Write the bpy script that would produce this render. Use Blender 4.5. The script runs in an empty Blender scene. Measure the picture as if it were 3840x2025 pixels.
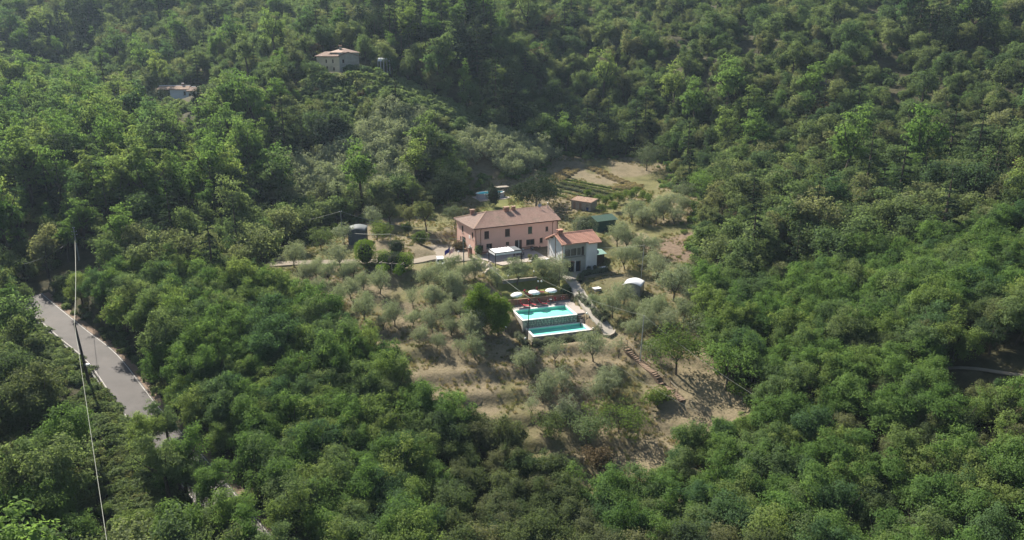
import bpy, bmesh, math, random
import numpy as np
from mathutils import Vector, Matrix

R = math.radians
random.seed(7)
rng = np.random.default_rng(11)
scene = bpy.context.scene
COL = scene.collection

# ------------------------------------------------------------------ camera
FPX = 2742.0            # focal length in pixels of a 3840 px wide frame
PITCH = R(16.5)
CAMZ = 50.0
cam_data = bpy.data.cameras.new('camera')
cam_data.sensor_width = 36.0
cam_data.lens = FPX / 3840.0 * 36.0
cam_data.clip_start = 0.5
cam_data.clip_end = 5000
cam = bpy.data.objects.new('camera', cam_data)
cam.location = (0, 0, CAMZ)
cam.rotation_euler = (math.pi / 2 - PITCH, 0, 0)
COL.objects.link(cam)
scene.camera = cam

# ------------------------------------------------------------------ sky, sun, exposure
SUN_EL = R(41)
SUN_AZ = Vector((-0.62, 0.785, 0)).normalized()
world = bpy.data.worlds.new('World')
scene.world = world
world.use_nodes = True
wn = world.node_tree.nodes
wl = world.node_tree.links
wn.clear()
wo = wn.new('ShaderNodeOutputWorld')
wb = wn.new('ShaderNodeBackground')
sky = wn.new('ShaderNodeTexSky')
sky.sky_type = 'NISHITA'
sky.sun_disc = False
sky.sun_elevation = SUN_EL
sky.sun_rotation = math.atan2(SUN_AZ.x, SUN_AZ.y)
sky.altitude = 200
sky.air_density = 1.2
sky.dust_density = 1.5
wb.inputs['Strength'].default_value = 0.056
wl.new(sky.outputs[0], wb.inputs[0])
wl.new(wb.outputs[0], wo.inputs[0])
sd = bpy.data.lights.new('sun', 'SUN')
sd.energy = 5.0
sd.angle = R(0.53)
sd.color = (1.0, 0.93, 0.82)
sun = bpy.data.objects.new('sun', sd)
sdir = Vector((SUN_AZ.x * math.cos(SUN_EL), SUN_AZ.y * math.cos(SUN_EL), math.sin(SUN_EL)))
sun.rotation_euler = sdir.to_track_quat('Z', 'Y').to_euler()
sun.location = sdir * 300
COL.objects.link(sun)
scene.view_settings.view_transform = 'Standard'
scene.view_settings.look = 'None'
scene.view_settings.gamma = 1.0
scene.view_settings.exposure = 1.35
scene.view_settings.use_curve_mapping = False
scene.render.engine = 'CYCLES'
cy = scene.cycles
cy.use_denoising = True
cy.max_bounces = 6
cy.diffuse_bounces = 4
cy.glossy_bounces = 2
cy.transmission_bounces = 4
cy.volume_bounces = 1
cy.transparent_max_bounces = 6
cy.caustics_reflective = False
cy.caustics_refractive = False
cy.sample_clamp_indirect = 4.0

# ------------------------------------------------------------------ pixel <-> place
CT, ST = math.cos(PITCH), math.sin(PITCH)


def ray(u, v):
    x = (u - 1920.0) / FPX
    y = (1012.5 - v) / FPX
    return np.array([x, CT + y * ST, -ST + y * CT])


def at_z(u, v, z):
    d = ray(u, v)
    t = (z - CAMZ) / d[2]
    return Vector((d[0] * t, d[1] * t, z))


def at_y(u, v, Y):
    d = ray(u, v)
    t = Y / d[1]
    return Vector((d[0] * t, Y, CAMZ + d[2] * t))


def project(X, Y, Z):
    Z = np.asarray(Z) - CAMZ
    a = np.asarray(Y) * CT - Z * ST
    b = np.asarray(Y) * ST + Z * CT
    a = np.where(a < 0.1, 0.1, a)
    return 1920 + FPX * np.asarray(X) / a, 1012.5 - FPX * b / a


# ------------------------------------------------------------------ small helpers
def link(o, parent=None):
    COL.objects.link(o)
    if parent is not None:
        o.parent = parent
    return o


def tag(o, label=None, cat=None, group=None, kind=None):
    if label:
        o['label'] = label
    if cat:
        o['category'] = cat
    if group:
        o['group'] = group
    if kind:
        o['kind'] = kind
    return o


def thing(name, label, cat, loc=(0, 0, 0), rz=0.0, group=None):
    o = bpy.data.objects.new(name, None)
    o.location = loc
    o.rotation_euler = (0, 0, rz)
    o.empty_display_size = 0.3
    link(o)
    return tag(o, label, cat, group)


def obj(name, mesh, parent=None, loc=(0, 0, 0), rot=(0, 0, 0), scale=(1, 1, 1)):
    o = bpy.data.objects.new(name, mesh)
    o.location = loc
    o.rotation_euler = rot
    o.scale = scale
    return link(o, parent)


def copy_tree(o, parent=None):
    c = o.copy()
    COL.objects.link(c)
    c.parent = parent
    for ch in list(o.children):
        copy_tree(ch, c)
    return c


def np_mesh(name, verts, quads, mat=None, smooth=False):
    """verts (n,3), quads (m,4) or (m,3) arrays"""
    verts = np.asarray(verts, dtype=np.float32)
    quads = np.asarray(quads, dtype=np.int32)
    me = bpy.data.meshes.new(name)
    k = quads.shape[1]
    me.vertices.add(len(verts))
    me.vertices.foreach_set('co', verts.ravel())
    me.loops.add(quads.size)
    me.loops.foreach_set('vertex_index', quads.ravel())
    me.polygons.add(len(quads))
    me.polygons.foreach_set('loop_start', np.arange(0, quads.size, k, dtype=np.int32))
    me.polygons.foreach_set('use_smooth', np.full(len(quads), smooth))
    me.update(calc_edges=True)
    if mat:
        me.materials.append(mat)
    return me


class MB:
    """collects shapes for one mesh"""

    def __init__(s):
        s.v = []
        s.f = []

    def add(s, vs, fs):
        b = len(s.v)
        s.v += [tuple(p) for p in vs]
        s.f += [tuple(i + b for i in f) for f in fs]
        return s

    def box(s, x0, x1, y0, y1, z0, z1, taper=0.0):
        t = taper
        return s.add([(x0, y0, z0), (x1, y0, z0), (x1, y1, z0), (x0, y1, z0),
                      (x0 + t, y0 + t, z1), (x1 - t, y0 + t, z1), (x1 - t, y1 - t, z1), (x0 + t, y1 - t, z1)],
                     [(0, 3, 2, 1), (4, 5, 6, 7), (0, 1, 5, 4), (1, 2, 6, 5), (2, 3, 7, 6), (3, 0, 4, 7)])

    def bar(s, a, b, w, h):
        """rectangular bar from a to b"""
        a, b = Vector(a), Vector(b)
        d = (b - a).normalized()
        up = Vector((0, 0, 1)) if abs(d.z) < 0.95 else Vector((0, 1, 0))
        sx = d.cross(up).normalized() * w / 2
        sy = sx.cross(d).normalized() * h / 2
        vs = [p + i * sx + j * sy for p in (a, b) for i, j in ((-1, -1), (1, -1), (1, 1), (-1, 1))]
        return s.add(vs, [(0, 1, 2, 3), (7, 6, 5, 4), (0, 4, 5, 1), (1, 5, 6, 2), (2, 6, 7, 3), (3, 7, 4, 0)])

    def tube(s, pts, rad, n=6, cap=True):
        pts = [Vector(p) for p in pts]
        if not hasattr(rad, '__len__'):
            rad = [rad] * len(pts)
        rings = []
        prev = None
        for i, p in enumerate(pts):
            d = (pts[min(i + 1, len(pts) - 1)] - pts[max(i - 1, 0)]).normalized()
            if prev is None:
                up = Vector((0, 0, 1)) if abs(d.z) < 0.9 else Vector((1, 0, 0))
                sx = d.cross(up).normalized()
            else:
                sx = (prev - d * prev.dot(d)).normalized()
            prev = sx
            sy = d.cross(sx)
            rings.append([p + (sx * math.cos(2 * math.pi * k / n) + sy * math.sin(2 * math.pi * k / n)) * rad[i] for k in range(n)])
        vs = [q for r_ in rings for q in r_]
        fs = []
        for i in range(len(pts) - 1):
            for k in range(n):
                a = i * n + k
                b = i * n + (k + 1) % n
                fs.append((a, b, b + n, a + n))
        if cap:
            fs.append(tuple(reversed(range(n))))
            fs.append(tuple(range((len(pts) - 1) * n, len(pts) * n)))
        return s.add(vs, fs)

    def lathe(s, prof, n=12, c=(0, 0, 0)):
        """prof: list of (r, z)"""
        vs = []
        for r_, z in prof:
            for k in range(n):
                a = 2 * math.pi * k / n
                vs.append((c[0] + r_ * math.cos(a), c[1] + r_ * math.sin(a), c[2] + z))
        fs = []
        for i in range(len(prof) - 1):
            for k in range(n):
                a = i * n + k
                b = i * n + (k + 1) % n
                fs.append((a, b, b + n, a + n))
        return s.add(vs, fs)

    def sphere(s, c, r_, n=10, m=6, sz=1.0):
        prof = [(max(1e-3, r_ * math.sin(math.pi * i / m)), -r_ * sz * math.cos(math.pi * i / m)) for i in range(m + 1)]
        return s.lathe(prof, n, c)

    def torus(s, c, R1, r2, n=18, m=8, axis='y'):
        vs = []
        fs = []
        for i in range(n):
            a = 2 * math.pi * i / n
            for j in range(m):
                b = 2 * math.pi * j / m
                rr = R1 + r2 * math.cos(b)
                p = (rr * math.cos(a), r2 * math.sin(b), rr * math.sin(a))
                vs.append((c[0] + p[0], c[1] + p[1], c[2] + p[2]))
                fs.append((i * m + j, ((i + 1) % n) * m + j, ((i + 1) % n) * m + (j + 1) % m, i * m + (j + 1) % m))
        return s.add(vs, fs)

    def poly(s, pts, z0, z1):
        """extruded polygon; pts counter-clockwise (x, y)"""
        n = len(pts)
        vs = [(x, y, z0) for x, y in pts] + [(x, y, z1) for x, y in pts]
        fs = [tuple(reversed(range(n))), tuple(range(n, 2 * n))]
        fs += [(i, (i + 1) % n, n + (i + 1) % n, n + i) for i in range(n)]
        return s.add(vs, fs)

    def mesh(s, name, mat=None, smooth=False):
        me = bpy.data.meshes.new(name)
        me.from_pydata(s.v, [], s.f)
        if smooth:
            me.polygons.foreach_set('use_smooth', [True] * len(me.polygons))
        if mat:
            me.materials.append(mat)
        me.update()
        return me

    def build(s, name, mat=None, parent=None, smooth=False, loc=(0, 0, 0), rot=(0, 0, 0)):
        return obj(name, s.mesh(name, mat, smooth), parent, loc, rot)


# ------------------------------------------------------------------ materials
def nodes_of(m):
    m.use_nodes = True
    nt = m.node_tree
    return nt, nt.nodes, nt.links, nt.nodes['Principled BSDF']


def pm(name, c1, c2=None, scale=1.0, rough=0.8, bump=0.0, bscale=None, spec=0.25, metal=0.0, detail=5.0, coords='Object', stain=None, stretch=None):
    """plain procedural surface: two colours mixed by noise, an optional stain colour, a little relief"""
    m = bpy.data.materials.new(name)
    nt, n, l, b = nodes_of(m)
    b.inputs['Roughness'].default_value = rough
    b.inputs['Specular IOR Level'].default_value = spec
    b.inputs['Metallic'].default_value = metal
    c2 = c2 or tuple(x * 0.8 for x in c1)
    tc = n.new('ShaderNodeTexCoord')
    src = tc.outputs[coords]
    if stretch:
        mp = n.new('ShaderNodeMapping')
        mp.inputs['Scale'].default_value = stretch
        l.new(src, mp.inputs[0])
        src = mp.outputs[0]
    no = n.new('ShaderNodeTexNoise')
    no.inputs['Scale'].default_value = scale
    no.inputs['Detail'].default_value = detail
    no.inputs['Roughness'].default_value = 0.6
    l.new(src, no.inputs['Vector'])
    cr = n.new('ShaderNodeValToRGB')
    cr.color_ramp.elements[0].position = 0.33
    cr.color_ramp.elements[1].position = 0.67
    cr.color_ramp.elements[0].color = (*c1, 1)
    cr.color_ramp.elements[1].color = (*c2, 1)
    l.new(no.outputs[0], cr.inputs[0])
    out = cr.outputs[0]
    if stain:
        n2 = n.new('ShaderNodeTexNoise')
        n2.inputs['Scale'].default_value = scale * 0.23
        n2.inputs['Detail'].default_value = 8
        n2.inputs['Roughness'].default_value = 0.7
        l.new(src, n2.inputs['Vector'])
        r2 = n.new('ShaderNodeValToRGB')
        r2.color_ramp.elements[0].position = 0.5
        r2.color_ramp.elements[1].position = 0.72
        r2.color_ramp.elements[1].color = (stain[3],) * 3 + (1,)
        l.new(n2.outputs[0], r2.inputs[0])
        mx = n.new('ShaderNodeMixRGB')
        l.new(r2.outputs[0], mx.inputs[0])
        l.new(out, mx.inputs[1])
        mx.inputs[2].default_value = (*stain[:3], 1)
        out = mx.outputs[0]
    l.new(out, b.inputs['Base Color'])
    if bump:
        bn = n.new('ShaderNodeTexNoise')
        bn.inputs['Scale'].default_value = bscale or scale * 4
        bn.inputs['Detail'].default_value = 4
        l.new(src, bn.inputs['Vector'])
        bp = n.new('ShaderNodeBump')
        bp.inputs['Strength'].default_value = bump
        bp.inputs['Distance'].default_value = 0.1
        l.new(bn.outputs[0], bp.inputs['Height'])
        l.new(bp.outputs[0], b.inputs['Normal'])
    return m


def leaf_mat(name, stops, trans=0.5, rough=0.8, var=0.16):
    """foliage: colour per tree from Object Info random, per leaf from a face attribute, some light passing through"""
    m = bpy.data.materials.new(name)
    nt, n, l, b = nodes_of(m)
    oi = n.new('ShaderNodeObjectInfo')
    cr = n.new('ShaderNodeValToRGB')
    els = cr.color_ramp.elements
    while len(els) < len(stops):
        els.new(0.5)
    for i, c in enumerate(stops):
        els[i].position = i / max(1, len(stops) - 1)
        els[i].color = (*c, 1)
    l.new(oi.outputs['Random'], cr.inputs[0])
    at = n.new('ShaderNodeAttribute')
    at.attribute_name = 'lv'
    mr = n.new('ShaderNodeMapRange')
    mr.inputs['To Min'].default_value = 1.0 - var
    mr.inputs['To Max'].default_value = 1.0 + var
    l.new(at.outputs['Fac'], mr.inputs['Value'])
    mu = n.new('ShaderNodeVectorMath')
    mu.operation = 'SCALE'
    l.new(cr.outputs[0], mu.inputs[0])
    l.new(mr.outputs[0], mu.inputs['Scale'])
    l.new(mu.outputs[0], b.inputs['Base Color'])
    b.inputs['Roughness'].default_value = rough
    b.inputs['Specular IOR Level'].default_value = 0.08
    tr = n.new('ShaderNodeBsdfTranslucent')
    warm = n.new('ShaderNodeMixRGB')
    warm.blend_type = 'MULTIPLY'
    warm.inputs[0].default_value = 1.0
    warm.inputs[2].default_value = (1.55, 1.6, 1.0, 1)
    l.new(mu.outputs[0], warm.inputs[1])
    l.new(warm.outputs[0], tr.inputs[0])
    mx = n.new('ShaderNodeMixShader')
    mx.inputs[0].default_value = trans
    l.new(b.outputs[0], mx.inputs[1])
    l.new(tr.outputs[0], mx.inputs[2])
    l.new(mx.outputs[0], n['Material Output'].inputs[0])
    return m


M = {}
M['plaster_pink'] = pm('plaster_pink', (0.66, 0.41, 0.33), (0.60, 0.375, 0.305), 0.6, 0.9, 0.15, 8, stain=(0.45, 0.31, 0.26, 0.45))
M['plaster_white'] = pm('plaster_white', (0.62, 0.62, 0.62), (0.55, 0.55, 0.55), 1.0, 0.9, 0.1, 10, stain=(0.42, 0.41, 0.38, 0.5))
M['plaster_grey'] = pm('plaster_grey', (0.36, 0.35, 0.31), (0.28, 0.27, 0.24), 1.2, 0.95, 0.2, 9, stain=(0.22, 0.2, 0.17, 0.6))
M['plaster_yellow'] = pm('plaster_yellow', (0.62, 0.52, 0.37), (0.54, 0.45, 0.32), 0.8, 0.95, 0.1, 8, stain=(0.3, 0.27, 0.2, 0.5))
M['tile_old'] = pm('tile_old', (0.46, 0.31, 0.25), (0.36, 0.245, 0.20), 2.2, 0.9, 0.3, 14, stain=(0.30, 0.25, 0.19, 0.75))
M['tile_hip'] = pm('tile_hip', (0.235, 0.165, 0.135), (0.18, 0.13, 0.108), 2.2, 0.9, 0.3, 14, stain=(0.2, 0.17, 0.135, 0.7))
M['tile_new'] = pm('tile_new', (0.49, 0.265, 0.195), (0.41, 0.22, 0.165), 3.0, 0.85, 0.2, 14, stain=(0.55, 0.30, 0.2, 0.7))
M['tile_ridge'] = pm('tile_ridge', (0.40, 0.28, 0.20), (0.30, 0.2, 0.15), 3.0, 0.9, 0.2, 14)
M['tile_far'] = pm('tile_far', (0.29, 0.20, 0.155), (0.24, 0.165, 0.13), 2.0, 0.9, stain=(0.33, 0.27, 0.22, 0.6))
M['brick'] = pm('brick', (0.30, 0.16, 0.11), (0.22, 0.12, 0.09), 4, 0.9, 0.3, 20)
M['stone'] = pm('stone', (0.33, 0.29, 0.24), (0.24, 0.21, 0.18), 2.5, 0.9, 0.5, 10)
M['stone_dark'] = pm('stone_dark', (0.20, 0.20, 0.185), (0.14, 0.14, 0.13), 2.5, 0.9, 0.5, 10)
M['mortar'] = pm('mortar', (0.42, 0.39, 0.34), (0.34, 0.31, 0.27), 3, 0.95, 0.3, 12)
M['rock'] = pm('rock', (0.55, 0.49, 0.42), (0.40, 0.33, 0.27), 2.0, 0.9, 0.6, 8)
M['concrete'] = pm('concrete', (0.33, 0.30, 0.255), (0.28, 0.255, 0.22), 0.7, 0.9, 0.2, 9, stain=(0.30, 0.27, 0.23, 0.5))
M['paving'] = pm('paving', (0.33, 0.285, 0.255), (0.28, 0.245, 0.22), 1.5, 0.85, 0.15, 12, stain=(0.3, 0.26, 0.23, 0.5))
M['gravel'] = pm('gravel', (0.23, 0.195, 0.152), (0.165, 0.14, 0.108), 1.2, 0.95, 0.5, 30, stain=(0.30, 0.26, 0.18, 0.7), coords='Generated')
M['coping'] = pm('coping', (0.66, 0.63, 0.60), (0.60, 0.575, 0.55), 2, 0.7, 0.05)
M['asphalt'] = pm('asphalt', (0.108, 0.099, 0.094), (0.088, 0.081, 0.077), 0.35, 0.85, 0.15, 30, stain=(0.062, 0.058, 0.056, 0.7))
M['line_paint'] = pm('line_paint', (0.38, 0.36, 0.33), (0.24, 0.225, 0.205), 1.2, 0.8)
M['wood_dark'] = pm('wood_dark', (0.075, 0.05, 0.035), (0.05, 0.035, 0.025), 3, 0.85, 0.2)
M['wood'] = pm('wood', (0.22, 0.15, 0.095), (0.16, 0.105, 0.065), 3, 0.85, 0.2)
M['wood_grey'] = pm('wood_grey', (0.27, 0.235, 0.19), (0.20, 0.175, 0.145), 4, 0.9, 0.3)
M['plank_wood'] = pm('plank_wood', (0.27, 0.19, 0.14), (0.2, 0.14, 0.105), 3, 0.9, 0.2)
M['shutter_green'] = pm('shutter_green', (0.045, 0.075, 0.05), (0.035, 0.06, 0.04), 4, 0.6)
M['shutter_brown'] = pm('shutter_brown', (0.06, 0.04, 0.032), (0.045, 0.03, 0.025), 4, 0.6)
M['glass_dark'] = pm('glass_dark', (0.018, 0.02, 0.022), (0.025, 0.028, 0.03), 1, 0.12, spec=0.6)
M['glass_grey'] = pm('glass_grey', (0.07, 0.08, 0.078), (0.05, 0.06, 0.06), 0.8, 0.15, spec=0.6)
M['interior'] = pm('interior', (0.02, 0.017, 0.015), (0.014, 0.012, 0.01), 1, 0.9)
M['metal_dark'] = pm('metal_dark', (0.03, 0.03, 0.032), (0.04, 0.04, 0.04), 3, 0.5, metal=0.3)
M['metal_grey'] = pm('metal_grey', (0.30, 0.31, 0.32), (0.24, 0.25, 0.26), 3, 0.45, metal=0.5)
M['copper'] = pm('copper', (0.13, 0.055, 0.04), (0.09, 0.04, 0.03), 3, 0.6, metal=0.2)
M['pole_metal'] = pm('pole_metal', (0.17, 0.185, 0.17), (0.12, 0.135, 0.125), 2, 0.6)
M['pole_light'] = pm('pole_light', (0.33, 0.33, 0.31), (0.26, 0.26, 0.25), 2, 0.7)
M['pole_wood'] = pm('pole_wood', (0.055, 0.045, 0.038), (0.035, 0.03, 0.026), 2, 0.9, 0.2)
M['cable'] = pm('cable', (0.30, 0.31, 0.26), (0.26, 0.27, 0.22), 1, 0.6)
M['sheet_green'] = pm('sheet_green', (0.06, 0.11, 0.08), (0.05, 0.095, 0.07), 1.2, 0.6, stain=(0.09, 0.12, 0.09, 0.5))
M['sheet_mint'] = pm('sheet_mint', (0.24, 0.37, 0.31), (0.20, 0.32, 0.27), 1.2, 0.5)
M['tarp_green'] = pm('tarp_green', (0.03, 0.07, 0.05), (0.02, 0.05, 0.038), 0.8, 0.7)
M['sheet_grey'] = pm('sheet_grey', (0.10, 0.112, 0.12), (0.085, 0.095, 0.103), 1.0, 0.6)
M['sheet_dark'] = pm('sheet_dark', (0.075, 0.086, 0.095), (0.06, 0.07, 0.078), 1.0, 0.7)
M['sheet_white'] = pm('sheet_white', (0.55, 0.56, 0.57), (0.48, 0.49, 0.5), 1.0, 0.5)
M['fabric_white'] = pm('fabric_white', (0.78, 0.78, 0.77), (0.72, 0.72, 0.72), 3, 0.8)
M['fabric_red'] = pm('fabric_red', (0.42, 0.015, 0.035), (0.34, 0.012, 0.03), 5, 0.8)
M['frame_white'] = pm('frame_white', (0.55, 0.48, 0.40), (0.48, 0.42, 0.35), 5, 0.6)
M['globe'] = pm('globe', (0.80, 0.79, 0.75), (0.74, 0.73, 0.7), 3, 0.35)
M['ring_orange'] = pm('ring_orange', (0.55, 0.07, 0.03), (0.5, 0.06, 0.03), 3, 0.6)
M['car_white'] = pm('car_white', (0.70, 0.71, 0.72), (0.66, 0.67, 0.68), 1, 0.25, spec=0.6)
M['tyre'] = pm('tyre', (0.02, 0.02, 0.02), (0.03, 0.03, 0.03), 4, 0.9)
M['chrome'] = pm('chrome', (0.5, 0.5, 0.5), (0.45, 0.45, 0.45), 2, 0.25, metal=0.9)
M['flag_blue'] = pm('flag_blue', (0.035, 0.035, 0.22), (0.03, 0.03, 0.18), 2, 0.8)
M['flag_red'] = pm('flag_red', (0.45, 0.03, 0.04), (0.4, 0.03, 0.04), 2, 0.8)
M['flag_yellow'] = pm('flag_yellow', (0.7, 0.5, 0.05), (0.65, 0.45, 0.05), 2, 0.8)
M['bark'] = pm('bark', (0.085, 0.065, 0.05), (0.05, 0.04, 0.032), 3, 0.95, 0.5, 12)
M['bark_olive'] = pm('bark_olive', (0.095, 0.08, 0.065), (0.055, 0.047, 0.04), 3, 0.95, 0.5, 12)
M['soil'] = pm('soil', (0.21, 0.15, 0.105), (0.15, 0.105, 0.075), 1.5, 0.95, 0.6, 8)
M['terracotta'] = pm('terracotta', (0.38, 0.18, 0.11), (0.3, 0.14, 0.09), 3, 0.85)
M['blue_plastic'] = pm('blue_plastic', (0.03, 0.05, 0.14), (0.03, 0.045, 0.12), 2, 0.5)
M['liner'] = pm('liner', (0.46, 0.79, 0.71), (0.42, 0.75, 0.67), 0.6, 0.6)
M['liner_blue'] = pm('liner_blue', (0.30, 0.66, 0.75), (0.27, 0.6, 0.7), 0.6, 0.6)
M['pool_panel'] = pm('pool_panel', (0.42, 0.42, 0.46), (0.38, 0.38, 0.42), 0.9, 0.5)
M['sign_white'] = pm('sign_white', (0.75, 0.7, 0.66), (0.7, 0.66, 0.62), 2, 0.6)


def water_mat(name, tint):
    """clear tinted water: the liner shows through, the sky is mirrored at grazing angles"""
    m = bpy.data.materials.new(name)
    nt, n, l, b = nodes_of(m)
    n.remove(b)
    tr = n.new('ShaderNodeBsdfTransparent')
    tr.inputs[0].default_value = (*tint, 1)
    gl = n.new('ShaderNodeBsdfGlossy')
    gl.inputs['Roughness'].default_value = 0.05
    fr = n.new('ShaderNodeFresnel')
    fr.inputs['IOR'].default_value = 1.12
    mx = n.new('ShaderNodeMixShader')
    tc = n.new('ShaderNodeTexCoord')
    no = n.new('ShaderNodeTexNoise')
    no.inputs['Scale'].default_value = 2.5
    no.inputs['Detail'].default_value = 3
    l.new(tc.outputs['Object'], no.inputs['Vector'])
    bp = n.new('ShaderNodeBump')
    bp.inputs['Strength'].default_value = 0.12
    bp.inputs['Distance'].default_value = 0.05
    l.new(no.outputs[0], bp.inputs['Height'])
    l.new(bp.outputs[0], gl.inputs['Normal'])
    l.new(bp.outputs[0], fr.inputs['Normal'])
    l.new(fr.outputs[0], mx.inputs[0])
    l.new(tr.outputs[0], mx.inputs[1])
    l.new(gl.outputs[0], mx.inputs[2])
    l.new(mx.outputs[0], n['Material Output'].inputs[0])
    return m


M['water'] = water_mat('water', (0.66, 0.96, 0.88))
M['water_blue'] = water_mat('water_blue', (0.6, 0.93, 0.95))

G1 = [(0.0715, 0.1303, 0.0399), (0.1183, 0.1862, 0.0583), (0.0907, 0.1589, 0.046), (0.1623, 0.2086, 0.0706), (0.0605, 0.1141, 0.0522), (0.1348, 0.1762, 0.0767)]
G2 = [(0.0574, 0.0884, 0.04), (0.11, 0.1316, 0.064), (0.0789, 0.1101, 0.0454), (0.1411, 0.1489, 0.08), (0.0478, 0.0756, 0.04), (0.0933, 0.1274, 0.0534)]
M['leaf_robinia'] = leaf_mat('leaf_robinia', G1)
M['leaf_mixed'] = leaf_mat('leaf_mixed', G2)
M['leaf_far'] = leaf_mat('leaf_far', [(0.0627, 0.1069, 0.047), (0.138, 0.1698, 0.0822), (0.0802, 0.1326, 0.0528), (0.1631, 0.1768, 0.0969), (0.1079, 0.1535, 0.0646), (0.0552, 0.0908, 0.0499), (0.1229, 0.1605, 0.0646)])
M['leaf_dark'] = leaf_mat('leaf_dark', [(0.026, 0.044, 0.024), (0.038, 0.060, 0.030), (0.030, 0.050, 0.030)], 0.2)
M['leaf_olive'] = leaf_mat('leaf_olive', [(0.200, 0.232, 0.152), (0.250, 0.275, 0.190), (0.215, 0.252, 0.158)], 0.3, 0.6)
M['leaf_laurel'] = leaf_mat('leaf_laurel', [(0.105, 0.165, 0.028), (0.125, 0.185, 0.03)], 0.4)
M['leaf_lime'] = leaf_mat('leaf_lime', [(0.10, 0.15, 0.035), (0.12, 0.165, 0.04), (0.085, 0.13, 0.035)], 0.35)
M['leaf_grey'] = leaf_mat('leaf_grey', [(0.12, 0.15, 0.085), (0.14, 0.165, 0.10)], 0.2)
M['leaf_vine'] = leaf_mat('leaf_vine', [(0.125, 0.170, 0.080), (0.160, 0.205, 0.100), (0.105, 0.148, 0.060)], 0.35)
M['leaf_hedge'] = leaf_mat('leaf_hedge', [(0.15, 0.17, 0.115), (0.13, 0.15, 0.095)], 0.25)
M['leaf_brown'] = leaf_mat('leaf_brown', [(0.13, 0.095, 0.055), (0.11, 0.085, 0.05)], 0.25)
M['leaf_bright'] = leaf_mat('leaf_bright', [(0.13, 0.21, 0.03), (0.11, 0.18, 0.03)], 0.35)
M['grass_dry'] = leaf_mat('grass_dry', [(0.26, 0.21, 0.125), (0.22, 0.18, 0.105), (0.29, 0.235, 0.145)], 0.3)
M['grass_green'] = leaf_mat('grass_green', [(0.12, 0.135, 0.055), (0.14, 0.145, 0.06)], 0.25)

# ------------------------------------------------------------------ terrain
CTRL = [  # pixel u, v and ground distance Y of places seen in the photograph
    (0, 2025, 70), (600, 2025, 72), (1200, 2025, 75), (1900, 2025, 79), (2600, 2025, 77), (3300, 2025, 73), (3840, 2025, 69),
    (100, 1800, 80), (1000, 1800, 84), (1600, 1800, 88), (2250, 1830, 89), (3000, 1800, 84), (3700, 1800, 78),
    (2000, 1600, 100), (2500, 1550, 101), (1500, 1500, 102), (1000, 1500, 100), (3200, 1500, 95), (3700, 1390, 92),
    (1700, 1350, 113), (2350, 1350, 113), (2700, 1300, 115), (3200, 1200, 118), (100, 1500, 96),
    (1300, 1150, 129), (2500, 1100, 134), (3000, 1000, 140), (3700, 950, 128), (1600, 1180, 127),
    (1100, 1000, 146), (700, 1000, 142), (2600, 900, 158), (3000, 750, 180), (3600, 600, 190), (1400, 1010, 146),
    (1650, 960, 151), (1900, 985, 147), (2290, 870, 167), (2180, 790, 186), (1860, 735, 200), (2000, 1050, 140),
    (2200, 720, 202), (2450, 800, 178), (2430, 630, 228), (2250, 600, 234), (2050, 640, 220),
    (150, 1000, 150), (100, 800, 165), (600, 860, 160), (1000, 900, 170), (1150, 850, 182), (900, 700, 197), (1340, 905, 163),
    (1500, 650, 206), (1300, 480, 230), (1260, 268, 256), (1600, 420, 236), (1750, 520, 230), (2000, 500, 252), (2200, 540, 248),
    (1480, 290, 258), (1150, 330, 250),
    (620, 365, 290), (300, 500, 250), (100, 600, 222), (900, 450, 242), (850, 350, 266), (500, 650, 205), (350, 350, 305),
    (0, 0, 430), (800, 0, 440), (1500, 0, 405), (2200, 0, 385), (3000, 0, 345), (3840, 0, 300),
    (0, 250, 350), (600, 200, 350), (1100, 120, 325), (1500, 150, 300), (2000, 250, 290), (2000, 400, 265), (2500, 200, 300),
    (2500, 400, 256), (3000, 250, 272), (3000, 500, 222), (3500, 200, 262), (3500, 400, 222), (3840, 300, 235), (3840, 700, 160), (2750, 650, 206),
]
CW = [tuple(at_y(*c)) for c in CTRL] + [
    (-560, 640, 128), (-250, 640, 140), (0, 650, 140), (260, 620, 140), (560, 560, 140), (-560, 300, 75), (560, 260, 110), (-420, 100, 40),
    (420, 90, 40), (-250, 20, 2), (250, 20, 4), (0, 20, -4), (-120, 30, 0), (120, 30, 0)]
CW = np.array(CW)


def tps_fit(P, z, lam):
    n = len(P)
    d = np.linalg.norm(P[:, None] - P[None], axis=2)
    K = np.where(d > 0, d * d * np.log(np.maximum(d, 1e-9)), 0) + lam * np.eye(n)
    T = np.c_[np.ones(n), P]
    A = np.block([[K, T], [T.T, np.zeros((3, 3))]])
    return np.linalg.solve(A, np.r_[z, 0, 0, 0])


TS = 100.0
TW = tps_fit(CW[:, :2] / TS, CW[:, 2], 0.004)


def tps(x, y):
    P = np.c_[x, y] / TS
    out = np.empty(len(P))
    for i in range(0, len(P), 20000):
        q = P[i:i + 20000]
        d = np.linalg.norm(q[:, None] - CW[None, :, :2] / TS, axis=2)
        K = np.where(d > 0, d * d * np.log(np.maximum(d, 1e-9)), 0)
        out[i:i + 20000] = K @ TW[:-3] + TW[-3] + q @ TW[-2:]
    return out


def axis(parts):
    a = [np.arange(s, e, st) for s, e, st in parts]
    return np.unique(np.concatenate(a + [[parts[-1][1]]]))


GX = axis([(-560, -260, 12), (-260, -100, 3), (-100, -60, 1.5), (-60, 60, 0.75), (60, 110, 1.5), (110, 260, 3), (260, 560, 12)])
GY = axis([(10, 60, 5), (60, 95, 1.5), (95, 175, 0.75), (175, 260, 1.5), (260, 460, 4), (460, 640, 12)])
XX, YY = np.meshgrid(GX, GY)
ZZ = tps(XX.ravel(), YY.ravel()).reshape(XX.shape)


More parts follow.
